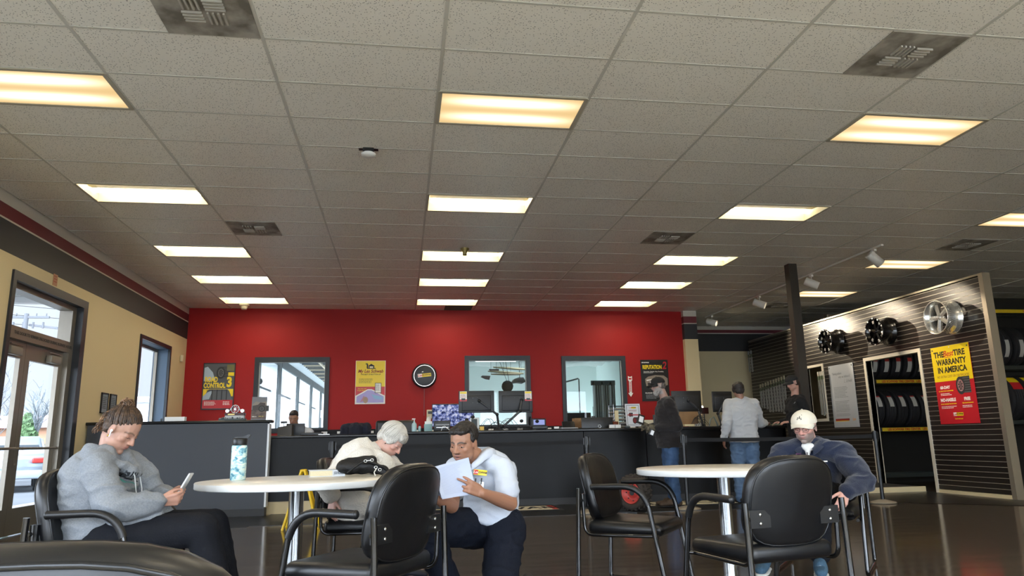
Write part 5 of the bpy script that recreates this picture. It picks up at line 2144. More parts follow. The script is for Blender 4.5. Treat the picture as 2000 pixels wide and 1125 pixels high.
def head_color(H, base, o):
    Hi = H.inverted()
    beard = o.get('beard')
    lip = o.get('lip', (.45, .16, .14))
    red = o.get('blush', .25)
    def f(co):
        p = Hi @ co
        c = tuple(base) + (1,)
        if p.length > .21:
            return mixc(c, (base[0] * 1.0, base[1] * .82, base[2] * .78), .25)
        c = mixc(c, (base[0] * 1.05, base[1] * .62, base[2] * .55), red * (g3(p, (.04, .06, -.03), (.03, .04, .025)) + g3(p, (-.04, .06, -.03), (.03, .04, .025)) + g3(p, (0, .10, -.024), (.02, .02, .018))))
        if beard:
            bc, amt, kind = beard
            w = 0
            if kind in ('full', 'short'):
                top = -.030 - .012 * (abs(p.x) < .03)
                if p.z < top + .012 and p.y > -.035 and abs(p.x) < .1:
                    w = min(1, (top + .012 - p.z) / .018)
                    w *= min(1, max(0, (p.y + .035) / .02))
                    if p.z < -.125:
                        w = 0
                if p.z > -.02 and p.z < .02 and abs(p.x) > .055 and -.02 < p.y < .025:
                    w = max(w, .7)
            if kind in ('moustache', 'full', 'short'):
                w = max(w, 1.1 * g3(p, (0, .09, -.041), (.026, .03, .0055)))
            if kind == 'moustache':
                w = max(w, .8 * g3(p, (0, .078, -.088), (.012, .03, .012)), .28 * g3(p, (0, .05, -.08), (.06, .06, .025)))
            c = mixc(c, bc, w * amt)
        lw = g3(p, (0, .090, -.0505), (.021, .016, .0052)) + g3(p, (0, .088, -.0625 - o.get('mouth', 0)), (.019, .016, .0058))
        c = mixc(c, lip, min(1, lw * 1.1))
        c = mixc(c, (.06, .02, .02), min(1, 1.3 * g3(p, (0, .092, -.0565 - o.get('mouth', 0) * .5), (.019, .018, .0016 + o.get('mouth', 0) * .5))))
        for s in (-1, 1):      # brows, lash line, nostrils
            bc = o.get('brow', (.05, .03, .02))
            bx = abs(p.x)
            zz = .0265 - 18 * (bx - .028) ** 2
            if .008 < bx < .052 and p.y > .03:
                c = mixc(c, bc, o.get('browamt', .9) * math.exp(-((p.z - zz) / .0042) ** 2) * .95)
            c = mixc(c, (.03, .015, .01), .8 * g3(p, (s * .0075, .103, -.0345), (.004, .012, .003)))
            if o.get('lids', 'open') != 'open':
                c = mixc(c, (.08, .04, .03), .8 * math.exp(-((p.z - (-.0030 - 8 * (bx - .031) ** 2 * -1)) / .0016) ** 2) * (1 if .018 < bx < .044 and p.y > .05 else 0))
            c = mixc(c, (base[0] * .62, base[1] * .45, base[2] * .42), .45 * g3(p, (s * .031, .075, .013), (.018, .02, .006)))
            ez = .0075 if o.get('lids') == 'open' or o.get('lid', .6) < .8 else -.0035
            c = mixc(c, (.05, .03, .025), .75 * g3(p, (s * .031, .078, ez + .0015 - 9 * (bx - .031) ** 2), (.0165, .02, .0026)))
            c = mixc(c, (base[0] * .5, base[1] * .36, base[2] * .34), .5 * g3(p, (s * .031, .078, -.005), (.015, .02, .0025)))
        return c
    return f

def add_eyes(parent, H, iris, lids=.5):
    hs = H.to_scale().x
    for s in (-1, 1):
        c = M()
        R = H @ Matrix.Translation((s * .031, .0668, .0030))
        c.ell((0, 0, 0), (.0118, .0118, .0118), mat('eye_white', '#b9b0a8', .3), R, u=20, v=14)
        c.ell((0, .0076, -.004 * lids), (.0068, .0048, .0068), mat('iris_' + iris, iris, .15), R, u=14, v=8)
        o = c.build('eye', parent)
        c = M()
        b = bmesh.new()
        bmesh.ops.create_uvsphere(b, u_segments=20, v_segments=14, radius=.0130)
        cut = .006 - .011 * lids
        kill = [f for f in b.faces if f.calc_center_median().z < cut and f.calc_center_median().z > -.0085]
        bmesh.ops.delete(b, geom=kill, context='FACES')
        c.merge(b, parent['skinmat'] and bpy.data.materials[parent['skinmat']], R)
        c.build('eyelid', parent)

def finger(b, p, d, nrm, L, r, curl):
    """three bones bending towards nrm"""
    q = V(p)
    dd = V(d).normalized()
    ax = dd.cross(V(nrm)).normalized()
    for k, f in enumerate((.42, .32, .26)):
        dd = Matrix.Rotation(curl[k], 3, ax) @ dd
        e = q + dd * L * f
        b.cap(q, e, r * (1 - .08 * k), r * (.92 - .08 * k), n=10)
        q = e
    return q

def add_hand(b, w, d, palm, thumb, s=1.0, curls=((.3, .4, .3),) * 4, tcurl=(.2, .3), tdir=None, spread=.02):
    """w wrist, d direction wrist->knuckles, palm = palm normal (side fingers curl to), thumb = direction of thumb side"""
    w, d, palm, thumb = V(w), V(d).normalized(), V(palm).normalized(), V(thumb).normalized()
    palm = (palm - d * palm.dot(d)).normalized()
    side = d.cross(palm).normalized()
    if side.dot(thumb) < 0:
        side = -side
    L = .085 * s
    for k, o in enumerate((.028, .010, -.008, -.025)):
        b.cap(w + side * o * .6 * s, w + d * L * (1.0 - .04 * abs(k - 1)) + side * o * s, .0125 * s, .0115 * s, n=10)
    b.cap(w, w + d * L * .9, .022 * s, .024 * s, .55, palm)
    b.cap(w + side * .012 * s, w + d * L * .45 + side * .026 * s + palm * .008 * s, .014 * s, .014 * s)
    tips = []
    for k, (o, fl) in enumerate(((.029, .070), (.010, .078), (-.009, .073), (-.026, .058))):
        base = w + d * L * (1.0 - .04 * abs(k - 1)) + side * o * s
        fd = (d + side * spread * (1.5 - k) * 2).normalized()
        tips.append(finger(b, base, fd, palm, fl * s, .0088 * s if k < 3 else .0078 * s, curls[k]))
    td = V(tdir).normalized() if tdir is not None else (d * .75 + side * .62 + palm * .3).normalized()
    q = w + d * .022 * s + side * .026 * s + palm * .006 * s
    e = q + td * .036 * s
    b.cap(q, e, .0125 * s, .0105 * s)
    ax = td.cross(d + palm * .6)
    if ax.length < 1e-4:
        ax = palm
    ax.normalize()
    td2 = Matrix.Rotation(tcurl[0], 3, ax) @ td
    e2 = e + td2 * .030 * s
    b.cap(e, e2, .0103 * s, .0092 * s)
    td3 = Matrix.Rotation(tcurl[1], 3, ax) @ td2
    e3 = e2 + td3 * .022 * s
    b.cap(e2, e3, .0092 * s, .0080 * s)
    return tips, e3

def lerp(a, b, t):
    return V(a).lerp(V(b), t)

def torso_secs(J, k=1.0, ease=0.0, low=0.0, bust=0.0, belly=0.0, top=True, widths=(.165, .150, .158, .172, .150), depths=(.118, .105, .112, .118, .085)):
    P, Mi, N = V(J['pel']), V(J['mid']), V(J['neck'])
    hs = V(J['hipR']) - V(J['hipL'])
    ss = V(J['shR']) - V(J['shL'])
    hs.normalize()
    ss.normalize()
    def pt(t):
        return P * (1 - t) ** 2 + Mi * 2 * t * (1 - t) + N * t * t
    out = []
    T_ = (0, .25, .5, .74, .90, 1.0)
    W_ = list(widths) + [.075]
    D_ = list(depths) + [.065]
    if low:
        T_ = (-low,) + T_
        W_ = [W_[0]] + W_
        D_ = [D_[0]] + D_
    for t, w, dd in zip(T_, W_, D_):
        c = pt(max(t, 0)) if t >= 0 else P + (P - pt(.2)).normalized() * (-t)
        up = (pt(min(1, max(t, 0) + .05)) - pt(max(0, t - .05))).normalized()
        sd = hs.lerp(ss, max(0, min(1, t * 1.2))).normalized()
        sd = (sd - up * sd.dot(up)).normalized()
        fw = up.cross(sd).normalized()
        if fw.dot(V(J['fwd'])) < 0:
            fw = -fw
        off = bust * (math.exp(-((t - .68) / .16) ** 2)) + belly * (math.exp(-((t - .25) / .25) ** 2))
        out.append((c + fw * off * .5, sd * (w * k + ease), fw * (dd * k + ease + off * .5)))
    return out

def limb(b, J, side, k=1.0, ease=0.0, part='arm', upto=1.0):
    S = 'R' if side < 0 else 'L'
    if part == 'arm':
        a, e, w = V(J['sh' + S]), V(J['el' + S]), V(J['wr' + S])
        b.cap(a, lerp(a, e, .5), .052 * k + ease, .045 * k + ease)
        b.cap(lerp(a, e, .5), e, .045 * k + ease, .040 * k + ease)
        b.cap(e, lerp(e, w, .4), .040 * k + ease, .038 * k + ease)
        b.cap(lerp(e, w, .4), w, .038 * k + ease, .026 * k + ease)
    else:
        h, kn, an = V(J['hip' + S]), V(J['kn' + S]), V(J['an' + S])
        b.cap(h, lerp(h, kn, .5), .088 * k + ease, .074 * k + ease)
        b.cap(lerp(h, kn, .5), kn, .074 * k + ease, .056 * k + ease)
        b.cap(kn, lerp(kn, an, .35), .056 * k + ease, .054 * k + ease)
        b.cap(lerp(kn, an, .35), an, .054 * k + ease, .036 * k + ease)

def person(lab, J, base, ho, hands, voxel=.0044, k=1.0, feet=True, hsc=.95, **kw):
    t = thing('person', lab, 'person', (J['pel'][0], J['pel'][1], 0))
    t.location = (0, 0, 0)
    H = head_matrix(J['head'], J['hf'], J['hu'], hsc)
    b = Blob()
    add_head(b, H, ho)
    b.cap(H @ V((0, -.030, -.055)), V(J['neck']) + V((0, 0, -.01)), .050 * k, .058 * k)
    b.loft(torso_secs(J, k * .93))
    for s in (-1, 1):
        S = 'R' if s < 0 else 'L'
        b.cap(lerp(J['neck'], J['sh' + S], .15), J['sh' + S], .05 * k, .05 * k)
        limb(b, J, s, k, 0, 'arm')
        limb(b, J, s, k * .93, 0, 'leg')
        if feet:
            b.cap(J['an' + S], J['toe' + S], .034 * k, .026 * k, .8, (0, 0, 1))
    for h in hands:
        add_hand(b, **h)
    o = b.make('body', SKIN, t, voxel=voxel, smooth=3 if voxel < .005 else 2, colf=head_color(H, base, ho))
    t['skinmat'] = 'lid_' + str(len(bpy.data.materials))
    lm = bpy.data.materials.new(t['skinmat'])
    lm.use_nodes = True
    lm.node_tree.nodes['Principled BSDF'].inputs['Base Color'].default_value = (base[0] * .82, base[1] * .68, base[2] * .62, 1)
    lm.node_tree.nodes['Principled BSDF'].inputs['Roughness'].default_value = .5
    add_eyes(t, H, ho.get('iris', '#2a1a12'), ho.get('lid', .6))
    del t['skinmat']
    return t, H

def to_local(frame, pts):
    return [frame @ V(p) for p in pts]

def shoe(parent, an, toe, m, sole, name='shoe', up=V((0, 0, 1)), s=1.0, lace=None):
    an, toe = V(an), V(toe)
    d = (toe - an)
    d.z = 0 if up.z > .9 else d.z
    d.normalize()
    b = Blob()
    heel = an - up * .035 - d * .035
    tp = heel + d * .225 * s
    b.cap(heel + up * .01, heel + d * .12 * s + up * .012, .036 * s, .042 * s, .9, up)
    b.cap(heel + d * .12 * s + up * .006, tp + up * -.004, .042 * s, .034 * s, .7, up)
    b.cap(heel + up * .012, an + up * .025, .038 * s, .040 * s)
    b.cap(an + up * .01, heel + d * .13 * s + up * .02, .036 * s, .034 * s)
    o = b.make(name, m, parent, voxel=.006, smooth=3, folds=.002, fscale=30)
    b = Blob()
    z = -up * .032
    b.cap(heel + z * 1, tp + z * 1 + d * .004, .040 * s, .038 * s, .32, up)
    b.cap(heel + d * .1 * s + z, tp + z - d * .03, .043 * s, .043 * s, .30, up)
    b.make('sole', sole, o, voxel=.006, smooth=2)
    if lace:
        c = M()
        sd = d.cross(up)
        for q in range(4):
            p = heel + d * (.10 + .022 * q) * s + up * (.046 - .007 * q)
            c.tube([p - sd * .02, p + up * .006, p + sd * .02], .0028, lace, n=6)
        c.build('laces', o)
    return o

def finalize(t, x, y):
    t.location = (x, y, 0)
    for ch in kids(t):
        ch.location = ch.location + V((-x, -y, 0))

def strands(parent, H, name, m, guides, r=.006, n=5):
    c = M()
    for g in guides:
        c.tube([H @ V(p) for p in g], [r * (1 - .5 * i / (len(g) - 1)) for i in range(len(g))], m, n=n)
    return c.build(name, parent)

def hair_mat(name, c1, c2, sc=60):
    m = mat(name, c1, .5, var=(sc, c2, .12), bump=(sc * 1.5, .6, 2))
    return m
def hair_shell(parent, H, m, blobs, voxel=.005, smooth=2, folds=.002, fscale=60, name='hair'):
    b = Blob()
    for c, r in blobs:
        b.ell(c, r, H)
    return b.make(name, m, parent, voxel=voxel, smooth=smooth, folds=folds, fscale=fscale)

# ---------------------------------------------------------------- woman in grey hoodie
J = dict(pel=(-1.47, 4.03, .50), mid=(-1.60, 4.04, .72), neck=(-1.465, 4.02, .905), head=(-1.405, 4.00, 1.030),
         hf=(.80, -.25, -.58), hu=(.62, -.10, .78), fwd=(1, -.15, 0),
         shR=(-1.455, 3.86, .855), shL=(-1.41, 4.19, .855), elR=(-1.345, 3.80, .665), elL=(-1.28, 4.24, .675), wrR=(-1.165, 3.90, .680), wrL=(-1.19, 4.09, .690),
         hipR=(-1.44, 3.94, .51), hipL=(-1.44, 4.12, .51), knR=(-.96, 3.90, .545), knL=(-.96, 4.12, .545), anR=(-.83, 3.92, .10), anL=(-.84, 4.10, .10), toeR=(-.68, 3.90, .04), toeL=(-.68, 4.10, .04))
hand1 = dict(w=J['wrR'], d=(.95, .18, .12), palm=(-.1, .85, .35), thumb=(0, .15, 1), s=.92, curls=((.6, .9, .5), (.75, .9, .5), (.85, .9, .6), (.95, .9, .6)), tcurl=(.35, .3), tdir=(.75, .35, .55))
hand2 = dict(w=J['wrL'], d=(.90, -.32, .05), palm=(.05, -.85, .45), thumb=(0, -.1, 1), s=.92, curls=((.5, .8, .5), (.6, .9, .5), (.75, .9, .5), (.9, .9, .5)), tcurl=(.3, .3), tdir=(.7, -.45, .5))
ho = dict(jaw=1.0, lids='down', lid=.95, blush=.2, iris='#3a2c20', brow=(.10, .06, .04), browamt=.7)
t, H = person('person in a grey hoodie seated at left, looking down at a phone', J, (.46, .26, .19), ho, [hand1, hand2], hsc=.93, k=.98)
HB = hair_mat('brown_hair', '#2c2019', '#4f3a29', 50)
HB2 = hair_mat('light_brown_curls', '#4a3627', '#86664a', 40)
hair_shell(t, H, HB, [((0, -.030, .048), (.082, .092, .085)), ((0, -.085, .020), (.062, .035, .060)), ((.058, -.04, .0), (.028, .040, .045)), ((-.058, -.04, .0), (.028, .040, .045))], folds=.003, fscale=40)
r = random.Random(2)
gd = []
for k in range(70):          # loose curly bun
    a0, b0 = r.uniform(0, 2 * PI), r.uniform(-.6, 1.3)
    cx, cy, cz = .0, -.070, .118
    pts = []
    ax = V((r.uniform(-1, 1), r.uniform(-1, 1), r.uniform(-1, 1))).normalized()
    R0 = r.uniform(.020, .040)
    for i in range(9):
        a = a0 + i * .5
        q = ax.orthogonal().normalized()
        w = ax.cross(q)
        pts.append(V((cx, cy, cz)) + (q * math.cos(a) + w * math.sin(a)) * R0 + V((r.uniform(-.004, .004),) * 3))
    gd.append(pts)
for k in range(60):          # stray curls down the neck
    x = r.uniform(-.075, .075)
    y0 = r.uniform(-.118, -.098) + .25 * abs(x)
    z0 = r.uniform(-.02, .07)
    w_ = r.uniform(.3, 1)
    pts = [V((x + .007 * math.sin(i * 1.9 + k), y0 - .010 * w_ * math.sin(i * .45), z0 - i * .010 + .004 * math.cos(i * 1.9 + k))) for i in range(8)]
    gd.append(pts)
strands(t, H, 'hair_bun', HB2, gd, r=.0032)
gd = []
for k in range(190):          # swept strands from the hairline to the bun
    a = r.uniform(-2.9, 2.9)
    fr = max(0, math.cos(a))
    st = V((math.sin(a), math.cos(a), .38 * fr - .55 * (1 - fr) ** 1.0 + r.uniform(-.05, .15))).normalized()
    en = V((r.uniform(-.1, .1), -.55, 1)).normalized()
    pts = []
    for i in range(9):
        d = st.lerp(en, i / 8).normalized()
        k2 = 1.0 + r.uniform(.0, .012)
        pts.append(V((.0835 * d.x * k2, -.027 + .0945 * d.y * k2, .046 + .0875 * d.z * k2)))
    gd.append(pts)
strands(t, H, 'hair_strands', HB, gd, r=.0032)
GH = mat('grey_heather_fleece', '#8d9298', .9, var=(140, '#7b8087', .2), bump=(220, .35))
b = Blob()
b.loft(torso_secs(J, 1.0, .022, low=.10, belly=.05, bust=.06))
for s in (-1, 1):
    S = 'R' if s < 0 else 'L'
    b.cap(lerp(J['neck'], J['sh' + S], .1), J['sh' + S], .062, .072)
    b.chain([J['sh' + S], lerp(J['sh' + S], J['el' + S], .5), J['el' + S], lerp(J['el' + S], J['wr' + S], .45), lerp(J['el' + S], J['wr' + S], .86)], [.072, .072, .066, .060, .050])
b.cap((-1.52, 3.93, .915), (-1.50, 4.13, .915), .045)
b.cap((-1.54, 3.98, .895), (-1.42, 3.90, .885), .040, .034)
b.cap((-1.52, 4.08, .895), (-1.41, 4.12, .885), .040, .034)
b.cap((-1.42, 3.90, .88), (-1.335, 3.99, .825), .032, .026)
b.cap((-1.41, 4.12, .88), (-1.325, 4.02, .825), .032, .026)
# bottom hem bunching over the lap
b.cap((-1.33, 3.90, .60), (-1.20, 3.92, .60), .06, .045)
b.cap((-1.33, 4.12, .60), (-1.20, 4.12, .60), .06, .045)
o = b.make('hoodie', GH, t, voxel=.008, smooth=4, folds=.006, fscale=9, ridge=.013, seed=1)
c = M()
for s, S in ((-1, 'R'), (1, 'L')):
    p, q = lerp(J['el' + S], J['wr' + S], .80), lerp(J['el' + S], J['wr' + S], .97)
    R = rot_to(q - p)
    c.lathe([(.046, 0), (.044, .01), (.042, (q - p).length), (.036, (q - p).length)], GH, Matrix.Translation(p) @ R, n=20)
c.build('rib_cuffs', o)
c = M()
for dy in (-.035, .03):
    c.tube([(-1.335, 4.0 + dy, .85), (-1.312, 4.0 + dy * 1.1, .80), (-1.300, 4.0 + dy * 1.3, .74), (-1.295, 4.0 + dy, .70)], .003, mat('cord_grey', '#c9ccce', .8), n=6)
c.build('drawstring', o)
c = M()
PT = mat('hoodie_print_dark', '#2a2e33', .8)
MX = Matrix.Translation((-1.30, 3.93, .765)) @ Matrix.Rotation(math.radians(48), 4, 'Z') @ Matrix.Rotation(math.radians(12), 4, 'Y')
r = random.Random(12)
for row, (z0, hh) in enumerate(((.025, .035), (-.085, .055))):
    for k in range(7):
        x0 = -.10 + k * .030
        c.box(x0, x0 + .007, 0, .0002, z0, z0 + hh, PT)
        if r.random() < .8:
            c.box(x0, x0 + .022, 0, .0002, z0 + hh * r.choice((0, .45, .85)), z0 + hh * r.choice((.12, .57, 1)), PT)
        if r.random() < .5:
            c.box(x0 + .015, x0 + .022, 0, .0002, z0, z0 + hh * r.choice((.5, 1)), PT)
c.prism([(-.10, .018), (-.05, .022), (.0, .012), (.06, .02), (.10, -.004), (.05, -.015), (-.02, -.008), (-.08, -.002)], -.0005, 0, mat('hoodie_print_teal', '#4f8f86', .8))
bmesh.ops.subdivide_edges(c.bm, edges=[e for e in c.bm.edges if e.calc_length() > .02], cuts=2)
decal(c, o, MX, near=.20).build('chest_print', o, recalc=False)
NV = mat('dark_navy_trousers', '#14161c', .8, bump=(120, .25), spec=.2)
def trousers(J, m, t, ease=.022, k=1.0, seed=0, name='trousers', voxel=.009, end=.88, fl=.004, hipw=1.0, rd=.006):
    b = Blob()
    b.cap(J['hipR'], J['hipL'], .105 * k, .105 * k)
    pel = V(J['pel'])
    b.cap(pel, pel + (V(J['mid']) - pel) * .22, .125 * k, .12 * k)
    for s in (-1, 1):
        S = 'R' if s < 0 else 'L'
        h, kn, an = V(J['hip' + S]), V(J['kn' + S]), V(J['an' + S])
        b.chain([h, lerp(h, kn, .5), kn, lerp(kn, an, .4), lerp(kn, an, end)], [.092 * k + ease, .076 * k + ease, .060 * k + ease * .9, .056 * k + ease * .8, .046 * k + ease * .9])
    return b.make(name, m, t, voxel=voxel, smooth=5, folds=fl, fscale=8, ridge=rd, seed=seed)
trousers(J, NV, t, seed=2, rd=.004, k=.96)
BLS = mat('black_shoe', '#141416', .5)
for s in 'RL':
    shoe(t, J['an' + s], J['toe' + s], BLS, mat('white_sole', '#d6d6d2', .6))
c = M()
EW = mat('white_earbud', '#f4f4f4', .25)
c.ell((.087, .004, -.008), (.008, .007, .008), EW, H)
c.cyl(H @ V((.090, .006, -.010)), H @ V((.086, .014, -.040)), .0034, EW, n=8)
c.build('earbud', t)
c = M()
c.ell((.083, .002, -.040), (.004, .004, .006), mat('gold_earring', '#c9a24a', .25, metal=1), H)
c.build('earring', t)
finalize(t, -1.45, 4.02)
ph = thing('smartphone', 'white smartphone held by the person in the grey hoodie', 'phone', (-1.085, 3.985, .745))
c = M()
R = Matrix.Rotation(math.radians(28), 4, 'Y')
c.rbox((0, 0, 0), (.009, .072, .148), .004, mat('phone_white', '#d9dde0', .2), R)
c.box(-.0052, -.0047, -.032, .032, -.068, .068, mat('phone_screen', '#30363e', .1), mx=R)
c.build('phone_body', ph)

# ---------------------------------------------------------------- elderly woman in cream fleece
J = dict(pel=(-.31, 5.20, .50), mid=(-.42, 5.20, .78), neck=(-.17, 5.18, .895), head=(-.045, 5.15, .955),
         hf=(.62, -.28, -.66), hu=(.70, -.15, .62), fwd=(1, -.1, -.4),
         shR=(-.235, 5.02, .83), shL=(-.145, 5.36, .84), elR=(-.475, 4.93, .690), elL=(.06, 5.36, .66), wrR=(-.425, 4.90, .580), wrL=(.12, 5.14, .62),
         hipR=(-.29, 5.11, .50), hipL=(-.29, 5.29, .50), knR=(.10, 5.06, .50), knL=(.10, 5.28, .50), anR=(.02, 5.02, .12), anL=(.06, 5.27, .12), toeR=(.14, 4.97, .05), toeL=(.20, 5.25, .05))
hand1 = dict(w=J['wrR'], d=(-.06, -.06, -1), palm=(.55, .8, 0), thumb=(.8, -.5, 0), s=.92, curls=((.25, .35, .2), (.3, .4, .3), (.35, .45, .3), (.4, .5, .3)), tcurl=(.1, .2))
hand2 = dict(w=J['wrL'], d=(.7, -.6, -.2), palm=(0, 0, -1), thumb=(-.6, -.6, 0), s=.9)
ho = dict(jaw=.95, lids='down', lid=.9, blush=.5, iris='#4a5a66', brow=(.35, .30, .27), browamt=.35, lip=(.45, .20, .18))
t, H = person('person with short silver hair in a cream fleece coat, bending forward in a chair', J, (.60, .36, .29), ho, [hand1, hand2], hsc=.95, k=.92)
HS = hair_mat('silver_hair', '#aeaaa2', '#c9c5bc', 50)
hair_shell(t, H, HS, [((0, -.028, .046), (.090, .100, .092)), ((0, -.080, -.010), (.070, .045, .060)), ((0, .030, .075), (.072, .056, .044)), ((.070, -.012, .014), (.022, .055, .050)), ((-.070, -.012, .014), (.022, .055, .050)), ((.0, .060, .060), (.062, .026, .030))], folds=.002, fscale=30)
r = random.Random(6)
gd = []
for k in range(330):
    a = r.uniform(0, 2 * PI)
    pts = []
    e = r.uniform(.80, 1.04)
    for i in range(8):
        q = .12 + (e - .12) * i / 7
        th = q * PI * .64
        rr = (.091 * (1 + .10 * q), .101 * (1 + .05 * q), .094)
        pts.append(V((rr[0] * 1.01 * math.sin(th) * math.cos(a), -.026 + rr[1] * 1.01 * math.sin(th) * math.sin(a), .046 + rr[2] * 1.02 * math.cos(th))))
    pts = [q for q in pts if not (q.y > .052 and q.z < .052 and abs(q.x) < .075)]
    if len(pts) < 3:
        continue
    gd.append(pts)
strands(t, H, 'hair_strands', mat('silver_strand', '#c4c0b7', .5), gd, r=.0034, n=4)
CF = mat('cream_sherpa', '#e3ddd2', .95, bump=(110, 1.0, 4), sheen=.3)
b = Blob()
b.loft(torso_secs(J, 1.0, .035, low=.12))
for s in (-1, 1):
    S = 'R' if s < 0 else 'L'
    b.cap(lerp(J['neck'], J['sh' + S], .1), J['sh' + S], .065, .08)
    b.chain([J['sh' + S], lerp(J['sh' + S], J['el' + S], .5), J['el' + S], lerp(J['el' + S], J['wr' + S], .72)], [.085, .082, .074, .060])
b.cap((-.25, 5.10, .90), (-.22, 5.27, .90), .05)      # rolled collar
b.cap((-.25, 5.08, .90), (-.12, 5.05, .85), .042, .036)
b.cap((-.22, 5.28, .90), (-.07, 5.30, .85), .042, .036)
b.cap((-.12, 5.05, .85), (-.03, 5.12, .79), .036, .03)
b.chain([(-.08, 5.06, .78), (-.10, 5.03, .66), (-.08, 4.99, .50)], [.07, .075, .06])   # coat front falling to the lap
b.chain([(-.06, 5.2, .78), (-.05, 5.2, .66), (-.04, 5.2, .52)], [.08, .09, .09])
b.chain([(-.30, 5.06, .60), (-.22, 5.02, .54), (-.10, 5.0, .50)], [.10, .085, .06])
b.make('fleece_coat', CF, t, voxel=.009, smooth=4, folds=.008, fscale=14, ridge=.006, seed=3)
DJ = mat('dark_blue_denim', '#1c232e', .85, bump=(200, .3))
trousers(J, DJ, t, ease=.012, k=.88, seed=4, end=.84)
for s in 'RL':
    shoe(t, J['an' + s], J['toe' + s], mat('navy_shoe', '#171b28', .6), BLS, lace=mat('dark_lace', '#0c0d12', .8), s=.92)
c = M()
c.ell((.083, .004, -.036), (.004, .004, .005), mat('dark_earring', '#4a3a3a', .2, metal=1), H)
c.build('earring', t)
finalize(t, -.30, 5.2)
t.location += V((-.02, .20, 0))

# ---------------------------------------------------------------- kneeling man in white work shirt
J = dict(pel=(.52, 4.36, .47), mid=(.56, 4.42, .67), neck=(.448, 4.27, .846), head=(.350, 4.185, .928),
         hf=(-.56, -.78, -.24), hu=(-.10, -.20, .97), fwd=(-.62, -.78, 0),
         shR=(.315, 4.30, .790), shL=(.572, 4.18, .785), elR=(.275, 4.08, .600), elL=(.600, 4.10, .600), wrR=(.185, 3.92, .655), wrL=(.425, 3.93, .672),
         hipR=(.44, 4.40, .45), hipL=(.60, 4.30, .45), knR=(.135, 4.04, .490), knL=(.50, 4.00, .075), anR=(.29, 4.22, .10), anL=(.70, 4.42, .09), toeR=(.16, 4.08, .04), toeL=(.75, 4.52, .02))
pen_dir = V((-.15, -.1, 1)).normalized()
hand1 = dict(w=J['wrR'], d=(-.45, -.42, .48), palm=(.80, -.45, .1), thumb=(.1, -.3, .9), s=.98, curls=((1.0, 1.1, .7), (1.1, 1.2, .7), (1.2, 1.2, .7), (1.25, 1.2, .7)), tcurl=(.5, .5), tdir=(.10, -.55, .80))
hand2 = dict(w=J['wrL'], d=(-.80, -.36, .42), palm=(-.05, .55, -.1), thumb=(0, -.15, 1), s=.98, curls=((.15, .45, .3), (.1, .25, .2), (.45, .6, .3), (.6, .7, .4)), tcurl=(.3, .2), tdir=(-.8, .1, .55), spread=.05)
ho = dict(jaw=1.04, lids='down', lid=.62, blush=.12, iris='#1c110b', brow=(.02, .014, .01), browamt=1.0, mouth=.006, beard=((.04, .028, .022), .85, 'moustache'), lip=(.34, .14, .11))
t, H = person('person in a white short-sleeved work shirt kneeling and holding papers', J, (.33, .165, .10), ho, [hand1, hand2], hsc=.95, k=1.0)
HK = hair_mat('black_hair', '#0e0c0c', '#221c1a', 70)
hair_shell(t, H, HK, [((0, -.030, .048), (.079, .091, .083)), ((0, .012, .086), (.066, .062, .034)), ((.022, .052, .084), (.040, .030, .020)), ((-.022, .050, .084), (.040, .030, .019)), ((.072, -.002, .036), (.010, .030, .034)), ((-.072, -.002, .036), (.010, .030, .034))], folds=.005, fscale=38)
WS = mat('white_work_shirt', '#bdc4d0', .8, bump=(160, .15))
b = Blob()
b.loft(torso_secs(J, .96, .014, low=.03, belly=.03))
for s in (-1, 1):
    S = 'R' if s < 0 else 'L'
    b.cap(lerp(J['neck'], J['sh' + S], .1), J['sh' + S], .054, .060)
    b.chain([J['sh' + S], lerp(J['sh' + S], J['el' + S], .35), lerp(J['sh' + S], J['el' + S], .62)], [.062, .063, .066])
o = b.make('shirt', WS, t, voxel=.008, smooth=4, folds=.004, fscale=9, ridge=.007, seed=5)
fw = V(J['fwd']).normalized()
sd = V((.78, -.62, 0)).normalized()       # wearer's left in world
nb = V(J['neck']) + V((0, 0, .005)) + fw * .004
collar(o, nb, fw, sd, WS, r0=.060, r1=.100, drop=.085, lift=.050, gap=.22)
# badge, pocket pens
fr = fw
ctr = lerp(J['pel'], J['neck'], .72) + fr * .165 + sd * .085
Rb = Matrix(((sd.x, -fr.x, 0, ctr.x), (sd.y, -fr.y, 0, ctr.y), (0, 0, 1, ctr.z), (0, 0, 0, 1))) @ Matrix.Rotation(math.radians(-14), 4, 'X') @ Matrix.Rotation(math.radians(28), 4, 'Z')
c = M()
c.rbox((0, 0, .03), (.075, .004, .030), .0015, YEL, Rb)
c.box(-.036, -.012, -.0035, -.001, .018, .042, RED, mx=Rb)
c.text('Les', .02, PWH, Rb @ Matrix.Translation((-.024, -.004, .03)), shear=.3)
c.text('SCHWAB', .016, INK, Rb @ Matrix.Translation((.012, -.003, .03)), bold=.0006, sx=.75)
c.build('name_patch', o)
c = M()
for x, l in ((-.02, .03), (.012, .035)):
    c.cyl(Rb @ V((x, -.004, -.035)), Rb @ V((x, -.004, -.035 + l)), .004, BPL, n=8)
c.box(.005, .028, -.006, -.002, -.05, -.02, STEEL, mx=Rb)
c.build('pocket_pens', o)
trousers(J, mat('navy_work_trousers', '#0f1420', .8, bump=(140, .3), spec=.2), t, ease=.026, seed=6, end=.92, rd=.008)
BBT = mat('dark_work_boot', '#2a2422', .7, bump=(60, .3))
shoe(t, J['anR'], J['toeR'], BBT, BLS)
b = Blob()
b.cap(J['anL'], J['toeL'], .042, .045, .85, (0, 0, 1))
b.cap(J['toeL'], V(J['toeL']) + V((.02, .06, .10)), .045, .035)
b.make('shoe', BBT, t, voxel=.007, smooth=3)
finalize(t, .52, 4.3)
pn = thing('pen', 'black pen in the right hand of the kneeling person', 'pen', (.15, 3.86, .69))
